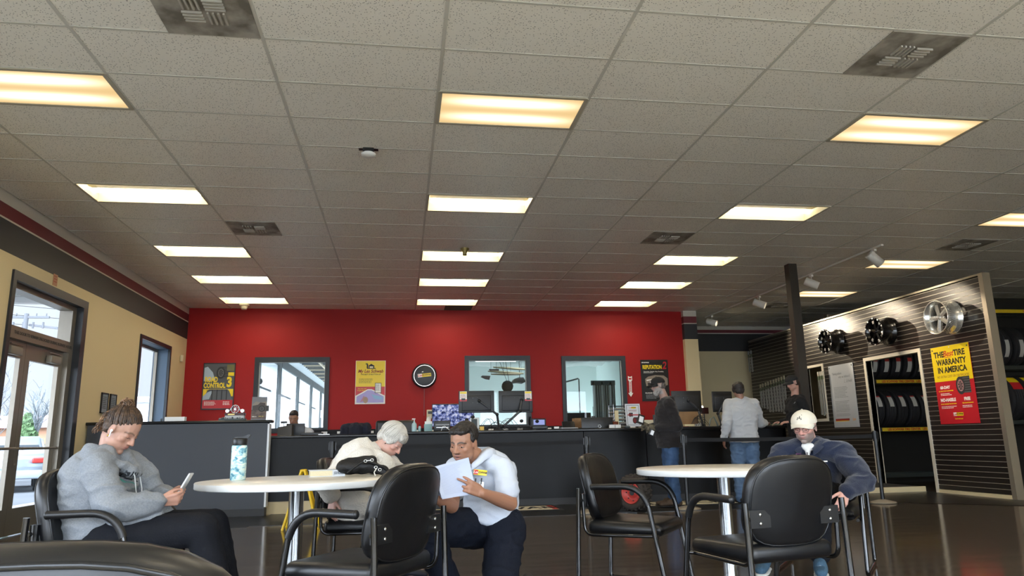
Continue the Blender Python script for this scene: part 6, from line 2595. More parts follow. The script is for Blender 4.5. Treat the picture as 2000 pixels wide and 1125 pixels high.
c = M()
c.cyl(-pen_dir * .07, pen_dir * .07, .0045, BPL, n=8)
c.cyl(pen_dir * .07, pen_dir * .08, .003, STEEL, n=8)
c.build('pen_barrel', pn)
def paper(name, pts, lab, seed, off):
    """slightly bent sheet given by four corners TL TR BR BL"""
    tl, tr, br, bl = [V(p) for p in pts]
    nrm = (tr - tl).cross(bl - tl).normalized()
    c = M()
    n = 8
    def S(u, v):
        return tl * (1 - u) * (1 - v) + tr * u * (1 - v) + br * u * v + bl * (1 - u) * v + nrm * (.012 * math.sin(u * PI) + .006 * math.sin(v * PI * 1.3 + seed))
    pw = mat('printer_paper', '#b7bfd2', .7)
    vs = [S(i / n, j / n) for j in range(n + 1) for i in range(n + 1)]
    vs2 = [p + nrm * .0006 for p in vs]
    f1 = [(j * (n + 1) + i, j * (n + 1) + i + 1, (j + 1) * (n + 1) + i + 1, (j + 1) * (n + 1) + i) for j in range(n) for i in range(n)]
    c.add(vs, f1, pw, True)
    c.add(vs2, [f[::-1] for f in f1], pw, True)
    r = random.Random(seed)
    ik = mat('faint_print', '#a3abbf', .7)
    for side in (1, -1):
        for k in range(22):
            v = .08 + k * .038
            u0, u1 = .10, r.uniform(.6, .9)
            o_ = nrm * (.0012 if side > 0 else -.0006)
            a, b_, c_, d_ = S(u0, v) + o_, S((u0 + u1) / 2, v) + o_, S(u1, v) + o_, None
            h = (bl - tl) * .010
            c.add([a, b_, c_, c_ + h, b_ + h, a + h], [(0, 1, 4, 5), (1, 2, 3, 4)], ik)
    t = thing('paper_sheet', lab, 'paper', tuple(tl * .5 + br * .5), group='papers held by the kneeling person')
    o = c.build('sheet', t, recalc=False)
    o.location = -(tl * .5 + br * .5)
paper('p', [(.158, 3.87, .812), (.352, 3.885, .858), (.395, 3.92, .672), (.212, 3.87, .652)], 'front white printed sheet held up by the kneeling person', 1, 0)
paper('p', [(.118, 3.90, .792), (.310, 3.91, .832), (.350, 3.94, .660), (.190, 3.90, .655)], 'rear white sheet showing behind the front sheet on its left', 2, 0)

# ---------------------------------------------------------------- seated man in navy fleece and white cap
J = dict(pel=(3.00, 5.12, .50), mid=(3.08, 5.22, .70), neck=(2.985, 5.08, .865), head=(2.925, 5.02, .995),
         hf=(-.70, -.66, -.26), hu=(-.16, -.16, .97), fwd=(-.63, -.78, 0),
         shR=(2.795, 5.14, .795), shL=(3.145, 4.93, .800), elR=(2.64, 5.04, .600), elL=(3.15, 4.72, .620), wrR=(2.72, 4.87, .655), wrL=(2.95, 4.63, .560),
         hipR=(2.93, 5.18, .50), hipL=(3.08, 5.05, .50), knR=(2.53, 4.98, .53), knL=(2.80, 4.72, .53), anR=(2.50, 4.98, .10), anL=(2.81, 4.80, .10), toeR=(2.42, 4.86, .04), toeL=(2.73, 4.66, .04))
hand1 = dict(w=J['wrR'], d=(.0, -.45, .8), palm=(.8, .3, .2), thumb=(0, .5, .5), s=1.0, curls=((.8, .9, .5),) * 4)
hand2 = dict(w=J['wrL'], d=(-.55, -.25, -.75), palm=(-.3, .4, -.6), thumb=(-.6, .3, .4), s=1.0, curls=((.3, .4, .3), (.35, .4, .3), (.4, .5, .3), (.5, .5, .4)), tcurl=(.2, .2))
ho = dict(jaw=1.05, lids='down', lid=.95, blush=.45, iris='#33414d', brow=(.14, .10, .08), browamt=.6, beard=((.19, .165, .15), .85, 'short'), lip=(.42, .2, .18))
t, H = person('person in a navy fleece and white cap seated at right, reading', J, (.58, .33, .27), ho, [hand1, hand2], hsc=.98, k=1.08)
b = Blob()      # short grey hair under the cap
b.ell((0, -.030, .020), (.079, .088, .070), H)
b.make('hair', hair_mat('short_grey_hair', '#6e645c', '#8d857c', 90), t, voxel=.006, smooth=2, folds=.002, fscale=80)
def cap_on(t, H, m, brim=True, logo_=None, z=.044, tip=0.0, mb=None, sc=1.0, BL=.085):
    c = M()
    n, rows = 36, 12
    vs = []
    for j in range(rows + 1):
        for i in range(n):
            a = 2 * PI * i / n
            fm = PI * (.52 + .035 * (1 - math.sin(a)) / 2 * (1 if math.sin(a) < .3 else .3))
            f = fm * j / rows
            seam = 1 + .006 * abs(math.sin(3 * a)) * math.sin(f)
            vs.append((.087 * sc * math.sin(f) * math.cos(a) * seam, -.010 + .104 * sc * math.sin(f) * math.sin(a) * seam, z - .006 + .084 * sc * math.cos(f) + .004 * math.sin(f) * math.sin(a)))
    fs = [(j * n + i, j * n + (i + 1) % n, (j + 1) * n + (i + 1) % n, (j + 1) * n + i) for j in range(rows) for i in range(n)]
    c.add(vs, fs, m, True, H)
    c.add([V(q) * .985 for q in vs], [f[::-1] for f in fs], m, True, H)
    o = c.build('cap', t, recalc=False)
    c = M()
    n, rows = 16, 7
    vs = []
    for j in range(rows):
        q = j / (rows - 1)
        for i in range(n + 1):
            a = PI * i / n
            rx = .082 * sc * (1 - .08 * q)
            x = rx * math.cos(a)
            y = .052 + (.030 + BL * q) * math.sin(a) ** .8 * 1.0 - .02 * (1 - math.sin(a))
            zz = z + .004 - .02 * q - .040 * (x / .085) ** 2 * (.4 + .6 * q) - tip * q
            vs.append((x, y, zz))
    m2 = n + 1
    fs = [(j * m2 + i, j * m2 + i + 1, (j + 1) * m2 + i + 1, (j + 1) * m2 + i) for j in range(rows - 1) for i in range(n)]
    c.add(vs, fs, mb or m, True, H)
    c.add([(x, y, zz - .004) for x, y, zz in vs], [f[::-1] for f in fs], mb or m, True, H)
    k0 = (rows - 1) * m2
    ev = vs[k0:]
    c.add(ev + [(x, y, zz - .004) for x, y, zz in ev], [(i, i + 1, m2 + i + 1, m2 + i) for i in range(n)], mb or m, True, H)
    c.build('brim', o, recalc=False)
    c = M()
    c.ell((0, -.010, z + .082 * sc), (.008, .008, .004), m, H, u=10, v=6)
    c.build('button', o)
    return o
WC = mat('off_white_cap', '#d8d2c2', .85, bump=(90, .3))
o = cap_on(t, H, WC, z=.046, tip=-.010, sc=1.04, BL=.065)
c = M()
for k, (x, h) in enumerate(((-.012, .010), (.0, .018), (.012, .026))):
    c.add([(x - .006, 0, 0), (x + .003, 0, 0), (x + .003, 0, h * .9), (x - .001, 0, h)], [(0, 1, 2, 3)], INK)
c.box(-.02, .017, -.0005, .0, -.007, -.003, INK)
decal(c, o, H @ Matrix.Translation((0, .1, .085)) @ Matrix.Rotation(PI, 4, 'Z')).build('cap_emblem', o, recalc=False)
# glasses
c = M()
GM = mat('glasses_frame', '#2b2320', .3)
for s in (-1, 1):
    ring = [H @ V((s * .032 + .022 * math.cos(a * PI / 10), .0865 - .10 * abs(s * .032 + .022 * math.cos(a * PI / 10)) ** 1.6, .000 + .015 * math.sin(a * PI / 10))) for a in range(20)]
    c.tube(ring, .0016, GM, n=6, close=True)
    c.tube([H @ V((s * .055, .080, .004)), H @ V((s * .079, .050, .006)), H @ V((s * .084, -.006, .008))], .0020, GM, n=6)
c.tube([H @ V((-.011, .092, .002)), H @ V((0, .095, .005)), H @ V((.011, .092, .002))], .0016, GM, n=6)
c.build('glasses', t)
NF = mat('navy_fleece', '#151f36', .95, bump=(170, .5), sheen=.25)
b = Blob()
b.loft(torso_secs(J, 1.1, .022, low=.05, belly=.06))
for s in (-1, 1):
    S = 'R' if s < 0 else 'L'
    b.cap(lerp(J['neck'], J['sh' + S], .1), J['sh' + S], .068, .080)
    b.chain([J['sh' + S], lerp(J['sh' + S], J['el' + S], .5), J['el' + S], lerp(J['el' + S], J['wr' + S], .5), lerp(J['el' + S], J['wr' + S], .90)], [.082, .080, .074, .064, .052])
o = b.make('fleece', NF, t, voxel=.008, smooth=4, folds=.006, fscale=9, ridge=.012, seed=8)
fw = V(J['fwd']).normalized()
sd = V((.78, -.63, 0)).normalized()
nb = V(J['neck']) + V((0, 0, .0))
collar(o, nb, fw, sd, NF, r0=.072, r1=.125, drop=.085, lift=.050, gap=.30)
c = M()
q0, q1 = nb + fw * .135 + V((0, 0, -.05)), nb + fw * .178 + V((0, 0, -.16))
c.tube([q0, lerp(q0, q1, .5) + fw * .006, q1], .0035, mat('zip_dark', '#0d1220', .4), n=6)
c.build('zip', o)
c = M()
q = nb + fw * .178 + sd * .115 + V((0, 0, -.112))
R = Matrix(((sd.x, -fw.x, 0, q.x), (sd.y, -fw.y, 0, q.y), (0, 0, 1, q.z), (0, 0, 0, 1))) @ Matrix.Rotation(math.radians(32), 4, 'Z') @ Matrix.Rotation(math.radians(-15), 4, 'X')
c.rbox((0, 0, 0), (.045, .005, .009), .002, PWH, R)
c.build('chest_tag', o)
b = Blob()
b.cap(nb + fw * .080 - sd * .018 + V((0, 0, -.012)), nb + fw * .080 + sd * .018 + V((0, 0, -.012)), .030, .030)
b.cap(nb + fw * .088 + V((0, 0, -.03)), nb + fw * .122 + V((0, 0, -.085)), .024, .008)
b.make('undershirt', mat('white_tee', '#d8d8d6', .85), t, voxel=.006)
trousers(J, NV, t, ease=.024, seed=9, k=1.05)
BS = mat('blue_knit_shoe', '#3f5f78', .8, bump=(150, .6))
for s in 'RL':
    shoe(t, J['an' + s], J['toe' + s], BS, mat('white_sole', '', .6), lace=mat('pale_lace', '#a9b7c2', .8), s=1.12)
finalize(t, 3.0, 5.1)
ph = thing('smartphone', 'dark phone with a purple case held by the person in the navy fleece', 'phone', (2.70, 4.80, .745))
c = M()
R = Matrix.Rotation(math.radians(39), 4, 'Z') @ Matrix.Rotation(math.radians(25), 4, 'X')
c.rbox((0, 0, 0), (.078, .011, .155), .005, mat('purple_case', '#4a2550', .4), R)
c.build('phone_body', ph)

# ---------------------------------------------------------------- standing figures at the counter
def standing(lab, x, y, h, head, hf, hu, fwd, arms, base, ho, voxel=.009, k=1.0, lean=(0, 0), hands=(), feet=None, hsc=1.0, wid=.19):
    """upright figure; arms = {'R': (elbow, wrist), 'L': ...} in world coordinates; h = shoulder height"""
    f = V(fwd).normalized()
    l = V((-f.y, f.x, 0))
    lz = h * .63
    J = dict(pel=V((x, y, lz + .02)), mid=V((x, y, (lz + h) / 2)) + f * .01, neck=V((x + lean[0], y + lean[1], h + .06)), head=head, hf=hf, hu=hu, fwd=fwd)
    for s, S in ((-1, 'R'), (1, 'L')):
        J['sh' + S] = V((x + lean[0] * .9, y + lean[1] * .9, h)) + l * s * wid
        J['el' + S], J['wr' + S] = arms[S]
        J['hip' + S] = V((x, y, lz - .02)) + l * s * .09
        J['kn' + S] = V((x, y, lz * .53)) + l * s * .105 + f * .02
        J['an' + S] = V((x, y, .085)) + l * s * .12 - f * .02
        J['toe' + S] = J['an' + S] + f * .13 + V((0, 0, -.045))
    t, H = person(lab, J, base, ho, list(hands), voxel=voxel, k=k, hsc=hsc)
    return t, H, J
def top(J, t, m, name, k=1.0, ease=.025, low=.06, belly=.03, hood=False, seed=0, sl=.92, ridge=.010, voxel=.011):
    b = Blob()
    b.loft(torso_secs(J, k, ease, low=low, belly=belly, widths=(.165, .160, .165, .180, .160)))
    for s in (-1, 1):
        S = 'R' if s < 0 else 'L'
        b.cap(lerp(J['neck'], J['sh' + S], .1), J['sh' + S], .062 * k, .075 * k)
        b.chain([J['sh' + S], lerp(J['sh' + S], J['el' + S], .5), J['el' + S], lerp(J['el' + S], J['wr' + S], .5), lerp(J['el' + S], J['wr' + S], sl)], [.076 * k, .074 * k, .068 * k, .058 * k, .046 * k])
    if hood:
        f = V(J['fwd']).normalized()
        l = V((-f.y, f.x, 0))
        n = V(J['neck'])
        b.cap(n - f * .07 + l * .07, n - f * .07 - l * .07, .055)
        for s in (-1, 1):
            b.cap(n - f * .06 + l * s * .07, n + f * .05 + l * s * .05 + V((0, 0, -.03)), .045, .035)
    return b.make(name, m, t, voxel=voxel, smooth=5, folds=.006, fscale=8, ridge=ridge, seed=seed)
DEN = mat('blue_denim', '#3d5a80', .85, var=(9, '#2c4568', .2), bump=(150, .3))
DEN2 = mat('faded_denim', '#5b738f', .85, var=(9, '#445b78', .2), bump=(150, .3))
BH = mat('black_hoodie_cloth', '#1b1718', .92, bump=(120, .4), sheen=.15)
# man A
ex = V((3.34, 9.80, 1.10))
t, H, J = standing('person in a black hoodie, black cap and blue jeans standing at the counter', 3.66, 9.72, 1.40, (3.525, 9.70, 1.665), (-.95, -.05, -.22), (-.25, 0, .97), (-1, .15, 0),
                   {'R': ((3.70, 9.92, 1.10), (3.44, 9.90, 1.09)), 'L': ((3.70, 9.50, 1.09), (3.42, 9.60, 1.07))}, (.42, .27, .22),
                   dict(jaw=1.0, lid=.6, blush=.2, brow=(.2, .18, .17), beard=((.34, .31, .29), 1.0, 'full'), iris='#2a2a2a'), k=1.08,
                   lean=(-.03, 0), hands=[dict(w=(3.44, 9.90, 1.09), d=(-.9, -.1, .1), palm=(0, -.6, -.5), thumb=(0, -.5, .8), s=.62, curls=((.6, .7, .4),) * 4),
                                         dict(w=(3.42, 9.60, 1.07), d=(-.9, .15, .0), palm=(0, .6, .3), thumb=(0, .3, .9), s=.62, curls=((.6, .8, .5),) * 4)])
b = Blob()
b.ell((0, .040, -.078), (.055, .052, .048), H)
b.ell((0, .058, -.100), (.036, .036, .040), H)
b.make('beard', hair_mat('grey_beard', '#8d8883', '#b5b1ab', 80), t, voxel=.006, smooth=2, folds=.004, fscale=50)
b = Blob()
b.ell((0, -.045, -.005), (.078, .070, .070), H)
b.make('hair', hair_mat('dark_grey_hair', '#57504b', '#6f6862', 80), t, voxel=.007, smooth=2, folds=.002, fscale=70)
CB_ = mat('black_cap', '#131213', .8)
o = cap_on(t, H, CB_, z=.046, tip=.0, sc=1.03)
c = M()
c.rbox((.072, .048, .075), (.006, .040, .026), .004, mat('cap_patch', '#b8707a', .6), H)
c.rbox((0, .098, .075), (.040, .006, .026), .003, mat('cap_patch_white', '#c9c4c4', .6), H)
c.build('cap_patch', o)
top(J, t, BH, 'hoodie', 1.08, .034, hood=True, seed=11, low=.10, belly=.06)
trousers(J, DEN, t, ease=.018, seed=12, k=1.0, end=.98, voxel=.011, rd=.010)
for s in 'RL':
    shoe(t, J['an' + s], J['toe' + s], mat('tan_boot', '#4a3a2c', .7), BLS, s=1.1)
for s, w, d, m_ in (('R', (3.44, 9.90, 1.09), (-.9, -.1, .1), 0), ('L', (3.42, 9.60, 1.07), (-.9, .15, 0), 1)):
    b = Blob()
    d = V(d).normalized()
    w = V(w)
    b.cap(w - d * .02, w + d * .07, .040, .046, .75, (0, 1, 0))
    for k in range(4):
        b.cap(w + d * .07 + V((0, 0, .03 - .02 * k)), w + d * .13 + V((.0, .0, .005 - .022 * k)), .0125, .011)
    b.cap(w + d * .02 + V((0, 0, .03)), w + d * .08 + V((0, 0, .055)), .014, .012)
    b.make('work_glove', mat('olive_glove', '#6a6250', .9, var=(40, '#3a352c', .1)), t, voxel=.006, smooth=2, folds=.002, fscale=40)
finalize(t, 3.66, 9.72)
t.location += V((.085, .24, 0))
ph = thing('smartphone', 'black phone with a bright screen held up by the person in the black hoodie', 'phone', (3.385, 10.10, 1.20))
c = M()
R = Matrix.Rotation(math.radians(20), 4, 'Y') @ Matrix.Rotation(math.radians(-20), 4, 'X')
c.rbox((0, 0, 0), (.10, .014, .15), .006, BPL, R)
c.box(-.030, .034, -.0085, -.0071, -.045, .045, mat('lit_screen', '#e8ecee', .3), mx=R)
c.build('phone_body', ph)
cp = thing('smartphone', 'second black device with white screen held low by the person in the black hoodie', 'phone', (3.42, 9.76, 1.01))
c = M()
R = Matrix.Rotation(math.radians(25), 4, 'Y')
c.rbox((0, 0, 0), (.09, .02, .09), .008, BPL, R)
c.box(-.022, .022, -.0115, -.0101, -.033, .03, mat('lit_screen', '', .3), mx=R)
c.build('phone_body', cp)
# man B, back to the camera
t, H, J = standing('person in a pale grey sweater and jeans standing with back to the camera', 4.905, 10.06, 1.39, (4.885, 10.08, 1.60), (.10, .98, -.15), (0, .12, .99), (.12, 1, 0),
                   {'L': ((4.63, 10.0, 1.12), (4.61, 10.08, .90)), 'R': ((5.22, 10.16, 1.12), (5.46, 10.46, 1.13))}, (.30, .16, .11),
                   dict(jaw=1.0, lid=.5, iris='#1a120c'), hsc=.97, k=1.02,
                   hands=[dict(w=(5.47, 10.47, 1.13), d=(.75, .6, -.05), palm=(0, 0, -1), thumb=(-.5, .5, 0), s=1.0, curls=((.2, .3, .2),) * 4),
                          dict(w=(4.61, 10.08, .90), d=(0, .3, -1), palm=(1, 0, 0), thumb=(0, 1, 0), s=1.0)])
hair_shell(t, H, hair_mat('dark_brown_hair', '#15110f', '#2a211c', 60), [((0, -.022, .040), (.088, .100, .088)), ((0, -.060, -.020), (.074, .050, .058)), ((.07, -.01, .01), (.022, .045, .05)), ((-.07, -.01, .01), (.022, .045, .05)), ((0, .03, .08), (.07, .06, .04))], voxel=.007, folds=.005, fscale=30)
top(J, t, mat('pale_grey_sweater', '#b2b4b6', .92, bump=(140, .4), sheen=.2), 'sweater', 1.03, .036, seed=14, low=.05, ridge=.012)
trousers(J, DEN2, t, ease=.026, seed=15, k=1.02, end=.98, voxel=.011, rd=.012)
for s in 'RL':
    shoe(t, J['an' + s], J['toe' + s], BLS, BLS, s=1.05)
finalize(t, 4.905, 10.06)
# man C
t, H, J = standing('person in black hoodie and black cap standing at the far end of the counter', 5.98, 10.36, 1.43, (5.875, 10.30, 1.715), (-.93, -.10, -.34), (-.36, 0, .93), (-1, .1, 0),
                   {'R': ((5.98, 10.56, 1.14), (5.76, 10.58, 1.135)), 'L': ((6.02, 10.16, 1.13), (5.82, 10.38, 1.135))}, (.48, .27, .21),
                   dict(jaw=.98, lid=.8, blush=.3, brow=(.04, .03, .02), iris='#1a120c'), hsc=.97, k=1.02, lean=(-.05, 0),
                   hands=[dict(w=(5.76, 10.58, 1.135), d=(-.95, -.1, -.1), palm=(0, -.3, -1), thumb=(0, -.8, 0), s=1.0), dict(w=(5.82, 10.38, 1.135), d=(-.9, .3, -.05), palm=(0, .3, -1), thumb=(0, .8, 0), s=1.0)])
b = Blob()
b.ell((0, -.045, -.005), (.078, .072, .070), H)
b.make('hair', hair_mat('dark_brown_hair', '', ''), t, voxel=.007, smooth=2, folds=.002, fscale=70)
cap_on(t, H, CB_, z=.046, tip=.0, sc=1.03)
o = top(J, t, mat('black_hoodie_print_cloth', '#101012', .92, bump=(120, .4)), 'hoodie', 1.03, .034, hood=True, seed=17, low=.08)
c = M()
r = random.Random(4)
for k in range(26):
    p = V((5.835 + r.uniform(0, .03), 10.22 + r.uniform(-.01, .02), 1.42 - k * .018))
    c.ell(p, (.008 * r.uniform(.5, 1.4), .010, .010 * r.uniform(.4, 1.3)), mat('white_print', '#b9bbbd', .7), u=8, v=6)
c.build('chest_print', o)
trousers(J, mat('black_jeans', '#17171b', .85), t, ease=.02, seed=18, end=.98, voxel=.011)
for s in 'RL':
    shoe(t, J['an' + s], J['toe' + s], BLS, BLS, s=1.05)
finalize(t, 5.98, 10.36)
# desk worker: only the top of the head shows over a monitor
t, H, J = standing('person with short black hair working behind a monitor at the left desk', -1.70, 12.55, 1.14, (-1.745, 12.40, 1.365), (-.05, -.95, -.35), (0, -.3, .95), (0, -1, 0),
                   {'R': ((-1.95, 12.40, .95), (-1.85, 12.15, 1.10)), 'L': ((-1.45, 12.40, .95), (-1.55, 12.15, 1.10))}, (.36, .19, .12),
                   dict(jaw=1.0, lid=.8, iris='#1a120c', brow=(.02, .015, .01)), hsc=.96)
hair_shell(t, H, HK, [((0, -.028, .050), (.080, .094, .086)), ((0, .020, .092), (.066, .055, .030))], voxel=.007)
top(J, t, WS, 'shirt', 1.0, .025, seed=20)
trousers(J, NV, t, voxel=.012)
finalize(t, -1.70, 12.5)
# person cut by the right edge
J = dict(pel=(5.42, 5.30, .50), mid=(5.52, 5.30, .72), neck=(5.40, 5.30, .93), head=(5.37, 5.28, 1.09),
         hf=(-.9, 0, -.3), hu=(-.3, 0, .95), fwd=(-1, 0, 0),
         shR=(5.36, 5.48, .86), shL=(5.34, 5.10, .86), elR=(5.20, 5.56, .70), elL=(5.15, 5.05, .74), wrR=(5.0, 5.45, .62), wrL=(5.06, 5.16, .62),
         hipR=(5.38, 5.39, .50), hipL=(5.38, 5.21, .50), knR=(5.0, 5.42, .50), knL=(5.0, 5.18, .50), anR=(5.06, 5.42, .10), anL=(5.06, 5.18, .10), toeR=(4.92, 5.42, .05), toeL=(4.92, 5.18, .05))
t, H = person('person in black seated at the right edge, only an arm in view', J, (.45, .28, .2), dict(iris='#1a120c'), [dict(w=J['wrR'], d=(-.8, -.2, -.3), palm=(0, 0, -1), thumb=(0, -1, 0)), dict(w=J['wrL'], d=(-.8, .2, -.3), palm=(0, 0, -1), thumb=(0, 1, 0))], voxel=.011)
hair_shell(t, H, HK, [((0, -.028, .050), (.082, .096, .088))], voxel=.009)
top(J, t, BH, 'jacket', 1.0, .03, seed=21)
trousers(J, NV, t, voxel=.012, seed=22)
for s in 'RL':
    shoe(t, J['an' + s], J['toe' + s], BLS, BLS)
finalize(t, 5.4, 5.3)
t.location += V((.23, 0, 0))

# ================================================================ THINGS ON THE TABLES
t = thing('water_bottle', 'pale blue marbled water bottle with black lid on the left table', 'bottle', (-.955, 4.62, .742))
def marb():
    m = mat('marbled_bottle', '#b9dde0', .35)
    n = m.node_tree
    b = n.nodes['Principled BSDF']
    tcn = n.nodes.new('ShaderNodeTexCoord')
    mp = n.nodes.new('ShaderNodeMapping')
    mp.inputs['Scale'].default_value = (1, 1, 1.6)
    no = n.nodes.new('ShaderNodeTexNoise')
    no.inputs['Scale'].default_value = 24
    no.inputs['Detail'].default_value = 5
    no.inputs['Distortion'].default_value = 1.0
    r = n.nodes.new('ShaderNodeValToRGB')
    for p_, c_ in ((.38, '#3f7f98'), (.46, '#86bccb'), (.54, '#cfe6df'), (.66, '#e6eee2')):
        e = r.color_ramp.elements.new(p_)
        e.color = hexc(c_)
    r.color_ramp.elements.remove(r.color_ramp.elements[0])
    r.color_ramp.elements.remove(r.color_ramp.elements[-1])
    n.links.new(tcn.outputs['Object'], mp.inputs[0])
    n.links.new(mp.outputs[0], no.inputs['Vector'])
    n.links.new(no.outputs['Fac'], r.inputs[0])
    n.links.new(r.outputs[0], b.inputs['Base Color'])
    return m
c = M()
c.lathe([(.001, .0), (.040, .0), (.0445, .004), (.0445, .195), (.042, .202), (.001, .203)], marb(), n=40)
c.build('flask', t)
c = M()
c.lathe([(.041, .203), (.042, .206), (.042, .238), (.038, .244), (.001, .245)], BPL, n=32)
c.prism([(-.03, .243), (.050, .243), (.062, .262), (.052, .266), (.02, .252), (-.03, .252)], -.012, .012, BPL)
c.build('lid', t)

t = thing('paperback_book', 'thick paperback book lying on the left table beside the handbag', 'book', (-.47, 4.86, .742), math.radians(10))
c = M()
PG = mat('page_edge_cream', '#e2d6b4', .85, bump=(200, .5))
c.box(-.10, .108, -.068, .070, .004, .036, PG)
c.build('page_block', t)
c = M()
CV = mat('book_cover_pale', '#c9cdd2', .45)
c.box(-.105, .112, -.072, .074, 0, .004, CV)
c.box(-.105, .112, -.072, .074, .036, .040, CV)
c.box(.034, .112, -.0745, -.070, 0, .040, CV)
c.box(-.105, .034, -.0722, -.0715, .0, .003, CV)
c.text('JODI PICOULT', .022, mat('spine_ink', '#5f6670', .6), Matrix.Translation((.073, -.075, .020)), sx=.42, bold=.0012)
c.build('cover', t)

t = thing('handbag', 'small black fabric handbag with silver clips on the left table', 'handbag', (-.25, 4.82, .742))
NY = mat('black_nylon', '#0f0f11', .6, bump=(70, .3))
b = Blob()
b.cap((-.10, 0, .055), (.07, .0, .05), .055, .045, .85, (0, 0, 1))
b.cap((-.08, .02, .06), (.05, .02, .075), .05, .045)
b.cap((.07, 0, .045), (.15, -.01, .03), .04, .028)
b.make('bag_body', NY, t, voxel=.006, smooth=4, folds=.008, fscale=22, ridge=.005)
c = M()
c.tube([(-.08, -.055, .02), (-.03, -.062, .06), (.02, -.055, .09), (.08, -.045, .075), (.14, -.05, .05), (.17, -.03, .02)], .006, NY, n=6, sx=2)
c.build('strap', t)
c = M()
SV = mat('bright_silver', '#d9d9d6', .15, metal=1)
for (x, z) in ((.03, .09), (.07, .095), (.095, .05), (.12, .035)):
    c.tube([V((x, -.064, z)) + V((.010 * math.cos(a * PI / 5), 0, .008 * math.sin(a * PI / 5))) for a in range(10)], .0022, SV, n=6, close=True)
c.cyl((.035, -.064, .092), (.065, -.064, .094), .003, SV, n=6)
c.build('clips', t)
c = M()
c.tube([(.10, -.066, .045), (.085, -.075, .02), (.095, -.08, -.004), (.088, -.085, -.03)], .0035, mat('white_cord', '#e4e0d6', .6), n=6)
c.build('key_cord', t)

# wet floor sign
YW = mat('safety_yellow', '#e8c21a', .4)
t = thing('wet_floor_sign', 'yellow folding wet-floor sign standing behind the left table', 'floor sign', (-1.12, 8.95, 0))
top_ = V((.0, 0, .64))
for s in (-1, 1):
    c = M()
    for q in (-.13, .13):
        foot = V((s * .19, q * 1.25, .0))
        c.tube([foot, top_ + V((s * .02, q * .45, 0))], .016, YW, n=6)
    a, b_ = V((s * .16, -.15, .10)), V((s * .035, -.07, .60))
    c.add([(s * .165, -.14, .14), (s * .165, .14, .14), (s * .03, .065, .60), (s * .03, -.065, .60), (s * .155, -.14, .14), (s * .155, .14, .14), (s * .02, .065, .60), (s * .02, -.065, .60)],
          [(0, 1, 2, 3), (4, 5, 6, 7), (0, 1, 5, 4), (1, 2, 6, 5), (2, 3, 7, 6), (3, 0, 4, 7)], YW)
    c.build('panel', t)
c = M()
c.rbox((0, 0, .645), (.07, .13, .03), .01, YW)
c.build('hinge_handle', t)

# knobby wheel
t = thing('display_wheel', 'small knobby tire on a red rim standing by the counter', 'wheel', (3.02, 9.45, .0), math.radians(38))
A = Matrix.Translation((0, 0, .245)) @ Matrix.Rotation(-PI / 2, 4, 'Y')
c = M()
R_ = .225
c.lathe([(R_ * .62, -.08), (R_ * .7, -.10), (R_ * .88, -.105), (R_ * .97, -.07), (R_, 0), (R_ * .97, .07), (R_ * .88, .105), (R_ * .7, .10), (R_ * .62, .08), (R_ * .60, 0), (R_ * .62, -.08)], mat('dusty_rubber', '#332d28', .85, bump=(40, .5)), A, n=40)
for k in range(22):
    for q in (-.062, 0, .062):
        a = 2 * PI * (k + (.5 if q == 0 else 0)) / 22
        c.rbox((0, 0, 0), (.030, .030, .045), .006, MATS['dusty_rubber'], mx=A @ Matrix.Rotation(a, 4, 'Z') @ Matrix.Translation((R_ * (1.0 if q == 0 else .965), 0, q)), seg=1)
c.build('knobby_tire', t)
c = M()
RR = mat('red_rim_paint', '#b8403a', .4)
c.lathe([(R_ * .63, .075), (R_ * .60, .095), (R_ * .55, .085), (R_ * .50, .03), (.06, .02), (.05, .05), (.001, .05)], RR, A, n=36)
for k in range(8):
    a = 2 * PI * k / 8
    c.cyl(A @ V((.10 * math.cos(a), .10 * math.sin(a), .026)), A @ V((.10 * math.cos(a), .10 * math.sin(a), .034)), .009, BPL, n=8)
c.cyl(A @ V((0, 0, .05)), A @ V((0, 0, .056)), .035, BPL, n=16)
c.build('rim', t)
c = M()
c.box(-.16, .16, -.14, .14, 0, .02, BPL)
c.build('stand', t)

